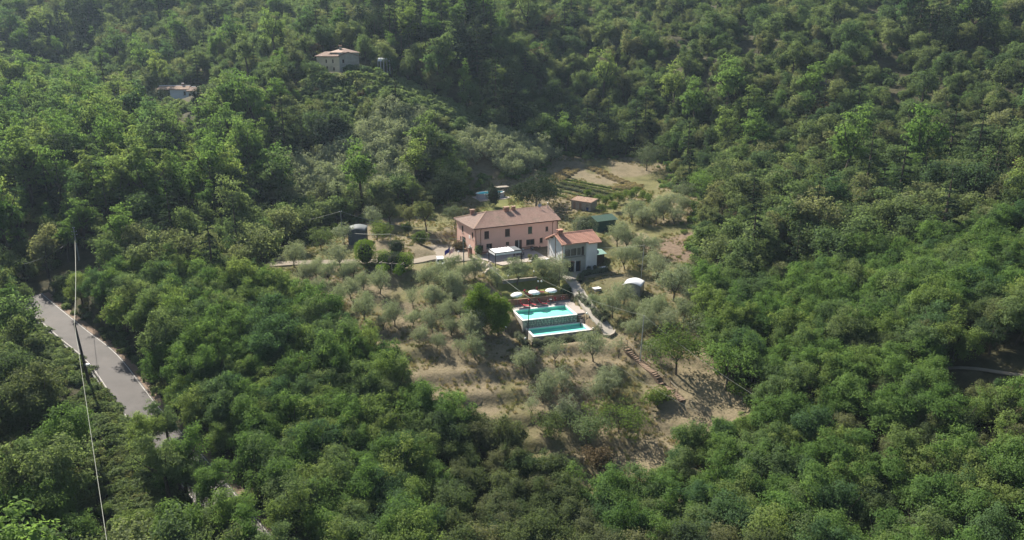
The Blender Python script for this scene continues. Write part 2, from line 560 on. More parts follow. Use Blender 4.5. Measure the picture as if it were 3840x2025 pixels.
def hgt(x, y):
    x = np.clip(np.asarray(x, float), GX[0], GX[-1] - 1e-6)
    y = np.clip(np.asarray(y, float), GY[0], GY[-1] - 1e-6)
    i = np.clip(np.searchsorted(GX, x, 'right') - 1, 0, len(GX) - 2)
    j = np.clip(np.searchsorted(GY, y, 'right') - 1, 0, len(GY) - 2)
    fx = (x - GX[i]) / (GX[i + 1] - GX[i])
    fy = (y - GY[j]) / (GY[j + 1] - GY[j])
    return (ZZ[j, i] * (1 - fx) + ZZ[j, i + 1] * fx) * (1 - fy) + (ZZ[j + 1, i] * (1 - fx) + ZZ[j + 1, i + 1] * fx) * fy


def G(u, v):
    """where the sight line through a pixel meets the ground"""
    d = ray(u, v)
    t = np.arange(45, 640, 0.25) / d[1]
    dz = CAMZ + d[2] * t - hgt(d[0] * t, d[1] * t)
    k = np.argmax(dz < 0)
    if not (dz < 0).any():
        k = len(t) - 1
    k = max(k, 1)
    a, b = dz[k - 1], dz[k]
    tt = t[k - 1] + (t[k] - t[k - 1]) * (a / (a - b) if a != b else 0)
    return Vector((d[0] * tt, d[1] * tt, float(hgt(d[0] * tt, d[1] * tt))))


def GP(pts):
    return np.array([tuple(G(*p))[:2] for p in pts])


def inside(poly, x, y):
    x = np.asarray(x)
    y = np.asarray(y)
    r = np.zeros(x.shape, bool)
    n = len(poly)
    for i in range(n):
        x0, y0 = poly[i]
        x1, y1 = poly[(i + 1) % n]
        c = ((y0 > y) != (y1 > y)) & (x < (x1 - x0) * (y - y0) / (y1 - y0 + 1e-12) + x0)
        r ^= c
    return r


def dist_line(pts, x, y):
    """distance to a polyline and the position along it"""
    x = np.asarray(x, float)
    y = np.asarray(y, float)
    best = np.full(x.shape, 1e9)
    zi = np.zeros(x.shape)
    for k in range(len(pts) - 1):
        ax, ay = pts[k][:2]
        bx, by = pts[k + 1][:2]
        L2 = (bx - ax) ** 2 + (by - ay) ** 2
        t = np.clip(((x - ax) * (bx - ax) + (y - ay) * (by - ay)) / L2, 0, 1)
        d = np.hypot(x - ax - t * (bx - ax), y - ay - t * (by - ay))
        m = d < best
        best = np.where(m, d, best)
        zi = np.where(m, k + t, zi)
    return best, zi


# outlines of the open ground, read off the photograph and laid on the hill
CLEAR = GP([(985, 1000), (985, 1090), (1100, 1165), (1270, 1275), (1430, 1390), (1580, 1510), (1720, 1625), (1870, 1730), (2020, 1800), (2150, 1890), (2260, 1950),
            (2380, 1910), (2480, 1830), (2580, 1740), (2700, 1640), (2850, 1580), (2800, 1480), (2700, 1400), (2640, 1300), (2660, 1220), (2620, 1120),
            (2570, 1030), (2610, 940), (2620, 830), (2640, 740), (2500, 700), (2520, 630), (2420, 575), (2130, 570), (2050, 590), (1950, 660), (1800, 670),
            (1700, 740), (1560, 790), (1400, 820), (1300, 840), (1120, 910)])
GROVE_A = GP([(1430, 440), (1560, 460), (1640, 560), (1560, 690), (1400, 790), (1150, 800), (1040, 770), (1150, 660), (1300, 580), (1380, 500)])
GROVE_B = GP([(1730, 560), (1830, 520), (2000, 555), (2080, 600), (1960, 672), (1800, 690), (1720, 650)])
VINE_A = GP([(1400, 300), (1530, 310), (1640, 380), (1760, 430), (1870, 500), (1780, 530), (1650, 480), (1560, 450), (1430, 400)])
VINE_B = GP([(850, 280), (960, 300), (1010, 380), (930, 430), (800, 410), (780, 340)])
FIELD = GP([(2060, 640), (2110, 600), (2260, 590), (2440, 640), (2490, 690), (2410, 700), (2250, 665), (2160, 650), (2070, 690)])
GARDEN = GP([(2060, 700), (2150, 655), (2400, 710), (2320, 770), (2230, 770), (2070, 740)])
LAWN_BACK = GP([(1800, 760), (1870, 745), (1930, 700), (1960, 740), (1970, 800), (1790, 800)])
LAWN = GP([(1850, 1000), (2060, 985), (2120, 1020), (2140, 1080), (2090, 1110), (1900, 1130), (1880, 1080), (1830, 1050)])
DIRT_R = GP([(3520, 1390), (3600, 1375), (3860, 1400), (3860, 1440), (3700, 1425)])
TRACK = GP([(2360, 915), (2480, 890), (2620, 870), (2640, 930), (2580, 990), (2450, 960)])
HOUSE_U = GP([(1120, 275), (1400, 270), (1460, 300), (1400, 345), (1130, 350)])
HOUSE_L = GP([(520, 372), (780, 365), (800, 420), (540, 430)])
SCRUB = GP([(330, 1400), (430, 1440), (560, 1610), (640, 1760), (700, 1900), (760, 2060), (470, 2060), (440, 1850), (390, 1600)])
LOW = [GP(p) for p in ([(1100, 345), (1420, 330), (1480, 400), (1380, 480), (1080, 430)], [(540, 425), (800, 410), (800, 540), (540, 540)])]
SPOTS = [] and [GP(p) for p in ([(2480, 90), (2600, 80), (2640, 150), (2500, 160)], [(2640, 200), (2760, 190), (2800, 260), (2680, 270)], [(2780, 270), (2900, 260), (2940, 310), (2800, 320)])]
ROAD_PX = [(118, 1108, 136), (170, 1153, 131), (280, 1245, 121), (400, 1345, 112), (540, 1530, 98.5), (730, 1750, 85.5), (900, 1960, 75.5), (1010, 2100, 68.5), (1130, 2300, 61.0), (1330, 2600, 52.5)]
ROAD = np.array([tuple(at_y(*p)) for p in ROAD_PX])


def spline(P, n=10):
    P = np.asarray(P, float)
    Q = np.vstack([2 * P[0] - P[1], P, 2 * P[-1] - P[-2]])
    out = []
    for i in range(1, len(Q) - 2):
        for k in range(n):
            t = k / n
            a, b, c, d = Q[i - 1], Q[i], Q[i + 1], Q[i + 2]
            out.append(0.5 * (2 * b + (c - a) * t + (2 * a - 5 * b + 4 * c - d) * t * t + (3 * b - a - 3 * c + d) * t ** 3))
    out.append(Q[-2])
    return np.array(out)


ROADC = spline(ROAD, 12)


def vnoise(x, y, s, seed):
    """smooth value noise"""
    r_ = np.random.default_rng(seed).random((64, 64))
    x = np.asarray(x) / s
    y = np.asarray(y) / s
    i = np.floor(x).astype(int)
    j = np.floor(y).astype(int)
    fx = x - i
    fy = y - j
    fx = fx * fx * (3 - 2 * fx)
    fy = fy * fy * (3 - 2 * fy)
    g = lambda a, b: r_[b % 64, a % 64]
    return (g(i, j) * (1 - fx) + g(i + 1, j) * fx) * (1 - fy) + (g(i, j + 1) * (1 - fx) + g(i + 1, j + 1) * fx) * fy


def sstep(a, b, x):
    t = np.clip((x - a) / (b - a), 0, 1)
    return t * t * (3 - 2 * t)


in_clear = inside(CLEAR, XX, YY)
ZZ += (vnoise(XX, YY, 14, 1) - 0.5) * 1.0 + (vnoise(XX, YY, 4.5, 2) - 0.5) * 0.35 + (vnoise(XX, YY, 1.7, 3) - 0.5) * 0.12 * in_clear
far_w = sstep(215, 260, YY) * sstep(640, 470, YY)
for hx_, hy_ in ((at_y(1272, 268, 258).x, 255.0), (at_y(640, 368, 288).x, 280.0)):
    far_w = far_w * sstep(22, 55, np.hypot(XX - hx_, YY - hy_))
ZZ += far_w * ((vnoise(XX + 0.35 * YY, YY, 42, 21) - 0.5) * 13 + (vnoise(XX, YY, 19, 22) - 0.5) * 5)
# cultivation terraces on the olive slope
tt = ZZ / 1.7
fr = tt - np.floor(tt)
step = (np.floor(tt) + sstep(0.6, 1.0, fr)) * 1.7
wt = in_clear * sstep(133, 126, YY) * 0.75
ZZ = ZZ * (1 - wt) + step * wt

HOUSE_O, HOUSE_A = np.array([-8.16, 152.52]), R(25.5)
ANNEX_O, ANNEX_A = np.array([10.44, 143.63]), R(25.0)
POOL_O, POOL_A = np.array([2.13, 124.54]), R(18.0)


def to_local(o, a, x, y):
    dx, dy = x - o[0], y - o[1]
    return dx * math.cos(a) + dy * math.sin(a), -dx * math.sin(a) + dy * math.cos(a)


def to_world(o, a, x, y):
    return o[0] + x * math.cos(a) - y * math.sin(a), o[1] + x * math.sin(a) + y * math.cos(a)


def pad(o, a, x0, x1, y0, y1, z, fall):
    global ZZ
    lx, ly = to_local(o, a, XX, YY)
    d = np.hypot(np.maximum(np.maximum(x0 - lx, lx - x1), 0), np.maximum(np.maximum(y0 - ly, ly - y1), 0))
    w = 1 - sstep(0, fall, d)
    ZZ = ZZ * (1 - w) + z * w


pad(HOUSE_O, HOUSE_A, -6, 24, -3, 14, 7.95, 4.0)
pad(HOUSE_O, HOUSE_A, 3, 14.2, -9.6, -3, 7.95, 0.9)
pad(ANNEX_O, ANNEX_A, -0.2, 11, -4.6, 7.5, 6.35, 2.0)
pad(POOL_O, POOL_A, 0, 12, 9.4, 13.2, 4.75, 3.0)
pad(POOL_O, POOL_A, -2.5, 12.9, -6.6, -0.3, 0.95, 1.8)
pad(POOL_O, POOL_A, 0.0, 12.6, 0.2, 8.6, 3.3, 0.9)
pad(HOUSE_O, HOUSE_A, -18, -6, -3, 2, 7.7, 5.0)
pad(np.array([at_y(1272, 268, 258).x, 258.0]), R(48), -3, 10, -1, 14, 44.0, 9)
pad(np.array([at_y(640, 368, 288).x, 288.0]), R(8), -6, 11, -2, 7, 33.2, 9)
pad(np.array(tuple(G(1858, 742)))[:2], R(20), -6, 6, -1, 6, float(hgt(*tuple(G(1858, 742))[:2])), 4)
pad(np.array(tuple(G(1340, 905)))[:2], R(0), -3, 3, -3, 3, float(hgt(*tuple(G(1340, 905))[:2])), 3)
pad(np.array(tuple(G(2280, 875)))[:2], R(25), -6, 6, -3, 6, float(hgt(*tuple(G(2280, 875))[:2])), 3)
d_, k_ = dist_line(ROADC, XX, YY)
zr = np.interp(k_, np.arange(len(ROADC)), ROADC[:, 2])
w_ = 1 - sstep(3.4, 6.5, d_)
ZZ = ZZ * (1 - w_) + (zr - 0.25) * w_
SW = sstep(20, 6, d_)

# the concrete path runs down from the small house's patio to below the lower pool
PATH_PX = ((2118, 1030, 6.35), (2145, 1052, 6.1), (2165, 1085, 5.4), (2190, 1120, 4.8), (2215, 1155, 4.2), (2245, 1195, 3.4), (2270, 1225, 2.7), (2290, 1252, 2.1))
PATH = spline([tuple(at_z(*p)) for p in PATH_PX], 8)
dp_, kp_ = dist_line(PATH, XX, YY)
wp_ = 1 - sstep(1.1, 2.6, dp_)
ZZ = ZZ * (1 - wp_) + (np.interp(kp_, np.arange(len(PATH)), PATH[:, 2]) - 0.08) * wp_
pad(POOL_O, POOL_A, 0.0, 12.5, 0.2, 8.6, 3.3, 0.4)
pad(POOL_O, POOL_A, -0.1, 10.1, -0.1, 5.3, 1.5, 0.5)
pad(POOL_O, POOL_A, 0.4, 10.9, -4.5, -0.8, 0.2, 0.4)

# zones of ground cover as masks on the terrain's points: green lawn, woodland floor, bare soil
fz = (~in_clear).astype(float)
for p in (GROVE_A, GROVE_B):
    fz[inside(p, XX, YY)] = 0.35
lawn = (inside(LAWN, XX, YY) | inside(LAWN_BACK, XX, YY)).astype(float)
gx_, gy_ = np.gradient(ZZ, GY, GX)[::-1]
slope = np.hypot(gx_, gy_)
soil = np.clip(sstep(0.5, 1.0, slope) * 0.8 * in_clear, 0, 1)
for p in SPOTS + [TRACK, DIRT_R]:
    m = inside(p, XX, YY)
    soil[m] = 0.7
    fz[m] = 0.25
green = np.clip(sstep(0.35, 0.7, vnoise(XX, YY, 9, 5)), 0, 1) * in_clear * (0.62 + 0.3 * sstep(140, 165, YY))
green = np.maximum(green, 0.5 * inside(GARDEN, XX, YY))



def blur(a, k):
    for _ in range(k):
        p = np.pad(a, 1, mode='edge')
        a = (p[:-2, 1:-1] + p[2:, 1:-1] + p[1:-1, :-2] + p[1:-1, 2:] + 2 * p[1:-1, 1:-1]) / 6
    return a


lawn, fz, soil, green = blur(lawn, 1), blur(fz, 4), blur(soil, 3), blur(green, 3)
nX, nY = len(GX), len(GY)
idx = np.arange(nX * nY).reshape(nY, nX)
tq = np.stack([idx[:-1, :-1], idx[:-1, 1:], idx[1:, 1:], idx[1:, :-1]], -1).reshape(-1, 4)


def ground_mat():
    m = bpy.data.materials.new('hillside_ground')
    nt, n, l, b = nodes_of(m)
    b.inputs['Roughness'].default_value = 0.95
    b.inputs['Specular IOR Level'].default_value = 0.1
    at = n.new('ShaderNodeAttribute')
    at.attribute_name = 'zone'
    sp = n.new('ShaderNodeSeparateColor')
    l.new(at.outputs['Color'], sp.inputs[0])
    tc = n.new('ShaderNodeTexCoord')

    def noise(s, d=6, r_=0.65):
        no = n.new('ShaderNodeTexNoise')
        no.inputs['Scale'].default_value = s
        no.inputs['Detail'].default_value = d
        no.inputs['Roughness'].default_value = r_
        l.new(tc.outputs['Object'], no.inputs['Vector'])
        return no.outputs[0]

    def ramp(f, stops):
        cr = n.new('ShaderNodeValToRGB')
        while len(cr.color_ramp.elements) < len(stops):
            cr.color_ramp.elements.new(0.5)
        for e, (p, c) in zip(cr.color_ramp.elements, stops):
            e.position = p
            e.color = (*c, 1)
        l.new(f, cr.inputs[0])
        return cr.outputs[0]

    def mix(f, a, b_):
        mx = n.new('ShaderNodeMixRGB')
        l.new(f, mx.inputs[0])
        l.new(a, mx.inputs[1])
        l.new(b_, mx.inputs[2])
        return mx.outputs[0]

    def soft(mask, s, amp=0.5):
        """mask with a ragged edge"""
        a = n.new('ShaderNodeMath')
        a.operation = 'MULTIPLY_ADD'
        l.new(noise(s, 5), a.inputs[0])
        a.inputs[1].default_value = amp
        a.inputs[2].default_value = -amp / 2
        c = n.new('ShaderNodeMath')
        c.operation = 'ADD'
        l.new(mask, c.inputs[0])
        l.new(a.outputs[0], c.inputs[1])
        r_ = n.new('ShaderNodeMapRange')
        r_.inputs['From Min'].default_value = 0.3
        r_.inputs['From Max'].default_value = 0.7
        l.new(c.outputs[0], r_.inputs['Value'])
        return r_.outputs[0]

    dry = ramp(noise(0.55), [(0.30, (0.090, 0.082, 0.046)), (0.45, (0.138, 0.120, 0.072)), (0.58, (0.182, 0.152, 0.096)), (0.75, (0.105, 0.106, 0.052))])
    fine = ramp(noise(3.2, 4), [(0.35, (0.10, 0.082, 0.05)), (0.55, (0.22, 0.172, 0.112))])
    f1 = n.new('ShaderNodeValue')
    f1.outputs[0].default_value = 0.35
    dry = mix(f1.outputs[0], dry, fine)
    grs = ramp(noise(0.35), [(0.35, (0.085, 0.084, 0.034)), (0.6, (0.14, 0.132, 0.058))])
    lwn = ramp(noise(0.5), [(0.35, (0.12, 0.13, 0.042)), (0.65, (0.17, 0.17, 0.062))])
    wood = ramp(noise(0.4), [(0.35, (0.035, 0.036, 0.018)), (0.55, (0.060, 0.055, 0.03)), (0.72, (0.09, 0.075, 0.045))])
    sol = ramp(noise(1.1), [(0.3, (0.10, 0.072, 0.05)), (0.65, (0.18, 0.132, 0.094))])
    at2 = n.new('ShaderNodeAttribute')
    at2.attribute_name = 'grass'
    c = mix(soft(at2.outputs['Fac'], 0.25, 0.8), dry, grs)
    c = mix(soft(sp.outputs[2], 0.8, 0.6), c, sol)
    c = mix(soft(sp.outputs[0], 1.2, 0.3), c, lwn)
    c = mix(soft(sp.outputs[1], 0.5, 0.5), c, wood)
    l.new(c, b.inputs['Base Color'])
    bp = n.new('ShaderNodeBump')
    bp.inputs['Strength'].default_value = 0.7
    bp.inputs['Distance'].default_value = 0.25
    l.new(noise(1.8, 6, 0.7), bp.inputs['Height'])
    l.new(bp.outputs[0], b.inputs['Normal'])
    return m


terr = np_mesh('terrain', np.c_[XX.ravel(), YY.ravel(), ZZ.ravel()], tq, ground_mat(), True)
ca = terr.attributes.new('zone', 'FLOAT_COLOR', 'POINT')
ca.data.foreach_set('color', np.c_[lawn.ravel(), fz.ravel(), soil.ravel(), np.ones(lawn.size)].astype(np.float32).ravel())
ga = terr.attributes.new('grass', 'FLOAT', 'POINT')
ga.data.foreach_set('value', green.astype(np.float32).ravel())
tag(obj('terrain', terr), kind='structure')


def on_ground(x, y, dz=0.0):
    return Vector((x, y, float(hgt(x, y)) + dz))


def strip(name, line, w, mat, lift=0.05, thick=0.3, parent=None, zfun=None):
    """a paved ribbon with thickness laid along a line"""
    line = np.asarray(line, float)
    d = np.gradient(line[:, :2], axis=0)
    d /= np.linalg.norm(d, axis=1)[:, None]
    nrm = np.c_[-d[:, 1], d[:, 0]]
    if not hasattr(w, '__len__'):
        w = (-w / 2, w / 2)
    a = line[:, :2] + nrm * w[0]
    b = line[:, :2] + nrm * w[1]
    if zfun is None:
        za = np.maximum(np.maximum(hgt(a[:, 0], a[:, 1]), hgt(b[:, 0], b[:, 1])), hgt(line[:, 0], line[:, 1])) + lift
        za = np.convolve(np.r_[za[0], za[0], za, za[-1], za[-1]], np.ones(5) / 5, 'valid')
    else:
        za = zfun + lift
    n_ = len(line)
    V = np.vstack([np.c_[a, za], np.c_[b, za], np.c_[a, za - thick], np.c_[b, za - thick]])
    i = np.arange(n_ - 1)
    F = np.vstack([np.c_[i, i + 1, i + 1 + n_, i + n_][:, ::-1], np.c_[i, i + 1, i + 1 + 2 * n_, i + 2 * n_], np.c_[i + n_, i + 1 + n_, i + 1 + 3 * n_, i + 3 * n_][:, ::-1]])
    me = np_mesh(name, V, F, mat)
    return obj(name, me, parent)


road = strip('road', ROADC, (-2.9, 1.95), M['asphalt'], 0.0, 0.5, zfun=ROADC[:, 2])
tag(road, kind='structure')
for s_ in (-2.68, 1.72):
    strip('edge_line', ROADC, (s_ - 0.07, s_ + 0.07), M['line_paint'], 0.008, 0.004, road, ROADC[:, 2])
tag(strip('verge', ROADC, (1.9, 3.0), M['soil'], -0.06, 0.5, zfun=ROADC[:, 2]), kind='structure')
# low concrete kerb wall at the valley side of the road
kerb = strip('kerb', ROADC[10:58], (-3.4, -3.12), M['stone_dark'], 0.14, 0.8, zfun=ROADC[10:58, 2])
tag(kerb, kind='structure')
TRK = spline([tuple(G(*p)) for p in ((3500, 1392), (3570, 1383), (3650, 1386), (3760, 1402), (3900, 1425))], 8)
tag(strip('track', TRK, 1.0, M['gravel'], 0.02, 0.12), kind='structure')

# ------------------------------------------------------------------ building kit
def wall_mesh(name, L, H, openings, mat, thick=0.35, gable=None, top=None):
    """a wall along +x (outside faces -y) with real openings; gable=(peak x, peak height) adds a triangle"""
    xs = sorted({0.0, L} | {o[0] for o in openings} | {o[1] for o in openings})
    zs = sorted({0.0, H} | {o[2] for o in openings} | {o[3] for o in openings})
    b = MB()
    for i in range(len(xs) - 1):
        for j in range(len(zs) - 1):
            cx, cz = (xs[i] + xs[i + 1]) / 2, (zs[j] + zs[j + 1]) / 2
            if any(o[0] < cx < o[1] and o[2] < cz < o[3] for o in openings):
                continue
            x0, x1, z0, z1 = xs[i], xs[i + 1], zs[j], zs[j + 1]
            b.add([(x0, 0, z0), (x1, 0, z0), (x1, 0, z1), (x0, 0, z1)], [(0, 1, 2, 3)])
            b.add([(x0, thick, z0), (x1, thick, z0), (x1, thick, z1), (x0, thick, z1)], [(3, 2, 1, 0)])
    for x0, x1, z0, z1 in openings:
        c = [(x0, 0, z0), (x1, 0, z0), (x1, 0, z1), (x0, 0, z1), (x0, thick, z0), (x1, thick, z0), (x1, thick, z1), (x0, thick, z1)]
        b.add(c, [(0, 4, 5, 1), (1, 5, 6, 2), (2, 6, 7, 3), (3, 7, 4, 0)])
    b.add([(0, 0, 0), (0, thick, 0), (0, thick, H), (0, 0, H)], [(3, 2, 1, 0)])
    b.add([(L, 0, 0), (L, thick, 0), (L, thick, H), (L, 0, H)], [(0, 1, 2, 3)])
    if gable:
        px, ph = gable
        b.add([(0, 0, H), (L, 0, H), (px, 0, ph), (0, thick, H), (L, thick, H), (px, thick, ph)], [(0, 1, 2), (5, 4, 3), (1, 4, 5, 2), (0, 2, 5, 3)])
    else:
        b.add([(0, 0, H), (L, 0, H), (L, thick, H), (0, thick, H)], [(0, 1, 2, 3)])
    return b.mesh(name, mat)


def hoist(o):
    """a wall's own window or door becomes a part of the house, kept where it stands"""
    w = o.parent
    o.location = w.location
    o.rotation_euler = w.rotation_euler
    o.parent = w.parent
    return o


def window(parent, o, kind, wallmat=None, y=0.0, frame=None):
    """fills an opening (x0, x1, z0, z1) of a wall part: shutters, panes, sill"""
    x0, x1, z0, z1 = o
    w = obj('window', MB().box(x0, x1, y + 0.20, y + 0.24, z0, z1).mesh('pane', M['glass_dark']), parent)
    fb = MB()
    t = 0.06
    fb.box(x0, x0 + t, y + 0.15, y + 0.20, z0, z1).box(x1 - t, x1, y + 0.15, y + 0.20, z0, z1)
    fb.box(x0 + t, x1 - t, y + 0.15, y + 0.20, z0, z0 + t).box(x0 + t, x1 - t, y + 0.15, y + 0.20, z1 - t, z1)
    fb.box((x0 + x1) / 2 - 0.03, (x0 + x1) / 2 + 0.03, y + 0.15, y + 0.20, z0 + t, z1 - t)
    fb.build('frame', frame or M['wood'], w)
    MB().box(x0 - 0.12, x1 + 0.12, y - 0.10, y + 0.12, z0 - 0.09, z0 - 0.005).build('sill', M['stone'], w)
    if kind in ('shut', 'shut_green'):
        mt = M['shutter_green'] if kind == 'shut_green' else M['shutter_brown']
        xm = (x0 + x1) / 2
        for a, c in ((x0, xm - 0.01), (xm + 0.01, x1)):
            sb = MB()
            sb.box(a, a + 0.07, y + 0.02, y + 0.07, z0, z1).box(c - 0.07, c, y + 0.02, y + 0.07, z0, z1)
            sb.box(a + 0.07, c - 0.07, y + 0.02, y + 0.07, z0, z0 + 0.09).box(a + 0.07, c - 0.07, y + 0.02, y + 0.07, z1 - 0.09, z1)
            k = 8
            for i in range(k):
                zc = z0 + 0.1 + (z1 - z0 - 0.2) * (i + 0.5) / k
                sb.bar((a + 0.07, y + 0.045, zc), (c - 0.07, y + 0.045, zc), 0.03, (z1 - z0 - 0.2) / k * 0.8)
            sb.build('shutter', mt, w)
    if kind == 'open_green':
        for a, c in ((x0 - (x1 - x0) * 0.48, x0 - 0.02), (x1 + 0.02, x1 + (x1 - x0) * 0.48)):
            sb = MB().box(a, c, y - 0.06, y - 0.015, z0, z1)
            for i in range(7):
                zc = z0 + (z1 - z0) * (i + 0.5) / 7
                sb.box(a + 0.06, c - 0.06, y - 0.075, y - 0.06, zc - 0.07, zc + 0.07)
            sb.build('shutter', M['shutter_green'], w)
    return hoist(w)


def roof_face(parent, A, B, C, D, n, mat, pitch=0.24, amp=0.045, lift=0.05, name='tile_course'):
    """a slope of tile courses from the eave A-B up to the ridge D-C; every course is a row of rounded tiles lapping the one below"""
    A, B, C, D = map(Vector, (A, B, C, D))
    nrm = (B - A).cross(D - A).normalized()
    for k in range(n):
        t0, t1 = k / n, min(1.0, (k + 1) / n + 0.12 / n)
        p0, p1 = A.lerp(D, t0), B.lerp(C, t0)
        q0, q1 = A.lerp(D, t1), B.lerp(C, t1)
        L = (p1 - p0).length
        if L < 0.3:
            continue
        m = max(2, int(L / pitch) * 4)
        V = []
        for i in range(m + 1):
            s = i / m
            ph = (s * L / pitch) % 1.0
            h = amp * abs(math.sin(math.pi * ph)) ** 0.7
            j = (random.random() - 0.5) * 0.02
            V.append(p0.lerp(p1, s) + nrm * (h + lift + j))
        for i in range(m + 1):
            s = i / m
            s2 = s
            ph = (s2 * L / pitch) % 1.0
            h = amp * abs(math.sin(math.pi * ph)) ** 0.7
            V.append(q0.lerp(q1, s2) + nrm * (h * 0.8 + 0.005))
        for i in range(m + 1):
            V.append(p0.lerp(p1, i / m) - nrm * 0.02)
        i = np.arange(m)
        F = np.vstack([np.c_[i, i + 1, i + m + 2, i + m + 1], np.c_[i + 2 * m + 2, i + 2 * m + 3, i + 1, i]])
        obj(name, np_mesh(name, [tuple(v) for v in V], F, mat), parent)


def ridge_caps(parent, a, b, mat, r=0.14, step=0.42, name='ridge_tiles'):
    a, b = Vector(a), Vector(b)
    L = (b - a).length
    k = max(1, int(L / step))
    m = MB()
    for i in range(k):
        p, q = a.lerp(b, i / k), a.lerp(b, (i + 1.1) / k)
        m.tube([p, q], [r * 1.12, r * 0.9], 8)
    return m.build(name, mat, parent)


def chimney(parent, x, y, z0, w, d, h, cap=True, mat=None, capmat=None):
    c = MB().box(x - w / 2, x + w / 2, y - d / 2, y + d / 2, z0, z0 + h).build('chimney', mat or M['brick'], parent)
    b = MB()
    b.box(x - w / 2 - 0.09, x + w / 2 + 0.09, y - d / 2 - 0.09, y + d / 2 + 0.09, z0 + h, z0 + h + 0.10)
    n = max(2, int(w / 0.22))
    for i in range(n):
        xx = x - w / 2 + 0.06 + (w - 0.12) * i / (n - 1)
        for yy in (y - d / 2 + 0.07, y + d / 2 - 0.07):
            b.box(xx - 0.05, xx + 0.05, yy - 0.05, yy + 0.05, z0 + h + 0.10, z0 + h + 0.32)
    b.build('vent_openings', M['brick'], c)
    k = MB()
    nt = max(2, int((w + 0.3) / 0.2))
    for i in range(nt):
        xx = x - w / 2 - 0.1 + (w + 0.2) * (i + 0.5) / nt
        k.tube([(xx, y - d / 2 - 0.14, z0 + h + 0.36), (xx, y, z0 + h + 0.46), (xx, y + d / 2 + 0.14, z0 + h + 0.36)], 0.10, 6)
    k.build('cap_tiles', capmat or M['tile_ridge'], c)
    return c


# ------------------------------------------------------------------ pink farmhouse
HZ = 8.0
EH = 5.9     # eave height above the yard
hs = thing('farmhouse', 'long two storey pink plaster farmhouse with old brown tiled roof and hipped end', 'house', (HOUSE_O[0], HOUSE_O[1], HZ), HOUSE_A)
OV = 0.5
W, Dp = 20.3, 11.0   # wall lengths; roof overhangs by OV (the empty stands at the eave corner)
fo = [(2.15, 3.25, 3.35, 5.05), (7.1, 8.25, 3.35, 5.05), (12.75, 13.75, 3.4, 5.0), (17.15, 17.8, 3.55, 4.6),
      (0.75, 1.85, 0.9, 2.0), (2.6, 4.0, 1.0, 2.2), (7.3, 8.1, 1.35, 2.1), (9.5, 11.2, 0.0, 2.25), (12.3, 14.4, 0.75, 2.1), (15.7, 16.5, 0.95, 2.15)]
wf = obj('front_wall', wall_mesh('front_wall', W, EH, fo, M['plaster_pink']), hs, (OV, OV, 0))
for i, o in enumerate(fo):
    if i == 7:
        dr = obj('doorway', MB().box(o[0], o[1], 0.28, 0.33, o[2], o[3]).mesh('doorway', M['glass_dark']), wf)
        MB().box(o[0] + 0.95, o[0] + 1.05, 0.02, 0.26, 0, 2.2).build('door_leaf', M['sign_white'], dr)
        MB().box(o[1] - 0.55, o[1] - 0.02, -0.05, -0.01, 0.02, 2.25).build('shutter', M['shutter_brown'], dr)
        hoist(dr)
    else:
        window(wf, o, {0: 'shut', 1: 'shut', 2: 'shut_green', 3: 'shut'}.get(i, 'open'))
lo = [(1.1, 1.95, 3.3, 4.75), (6.9, 7.8, 3.5, 5.0), (8.2, 8.9, 1.3, 2.3), (5.6, 7.2, 0.0, 2.6)]
wl_ = obj('side_wall', wall_mesh('side_wall', Dp, EH, lo, M['plaster_pink']), hs, (OV, OV + Dp, 0), (0, 0, -math.pi / 2))
# along this wall local x runs from the rear corner to the front corner
lo2 = [(Dp - o[1], Dp - o[0], o[2], o[3]) for o in lo]
wl_.data = wall_mesh('side_wall', Dp, EH, lo2, M['plaster_pink'])
for i, o in enumerate(lo2):
    if i == 3:
        gd = MB().box(o[0], o[1], 0.12, 0.18, o[2], o[3]).build('green_door', M['shutter_green'], wl_)
        MB().box((o[0] + o[1]) / 2 - 0.02, (o[0] + o[1]) / 2 + 0.02, 0.10, 0.12, 0, 2.6).build('door_meeting_rail', M['metal_dark'], gd)
        MB().box(o[0] - 0.35, o[0] - 0.02, -0.05, -0.01, 0.05, 2.6).build('shutter', M['shutter_green'], gd)
        hoist(gd)
    else:
        window(wl_, o, 'shut')
MB().box(7.4, 8.3, -0.05, -0.015, 3.0, 3.75).build('wall_plaque', M['sign_white'], wl_)
wr = obj('end_wall', wall_mesh('end_wall', Dp, EH, [(4.5, 5.6, 3.2, 4.6)], M['plaster_pink'], gable=(Dp / 2, EH + 1.9)), hs, (OV + W, OV, 0), (0, 0, math.pi / 2))
window(wr, (4.5, 5.6, 3.2, 4.6), 'shut')
obj('rear_wall', wall_mesh('rear_wall', W, EH, [(3, 4, 3.3, 4.8), (8, 9, 3.3, 4.8), (14, 15, 3.3, 4.8)], M['plaster_pink']), hs, (OV + W, OV + Dp, 0), (0, 0, math.pi))
RL, RD = 21.3, 12.0
RZ = EH + 2.1
A_, B_, C_, D_ = (0, 0, EH), (RL, 0, EH), (RL, 6, RZ), (5.4, 6, RZ)
rf = MB()
rf.add([(0, 0, EH - 0.12), (RL, 0, EH - 0.12), (RL, 6, RZ - 0.12), (5.4, 6, RZ - 0.12), (0, RD, EH - 0.12), (RL, RD, EH - 0.12),
        (0, 0, EH), (RL, 0, EH), (RL, 6, RZ), (5.4, 6, RZ), (0, RD, EH), (RL, RD, EH)],
       [(3, 2, 1, 0), (4, 5, 2, 3), (4, 3, 0), (6, 7, 8, 9), (9, 8, 11, 10), (6, 9, 10), (0, 1, 7, 6), (1, 2, 8, 7), (2, 5, 11, 8), (5, 4, 10, 11), (4, 0, 6, 10)])
roof = rf.build('roof', M['tile_old'], hs)
roof_face(roof, A_, B_, C_, D_, 15, M['tile_old'], 0.28, 0.06, 0.15)
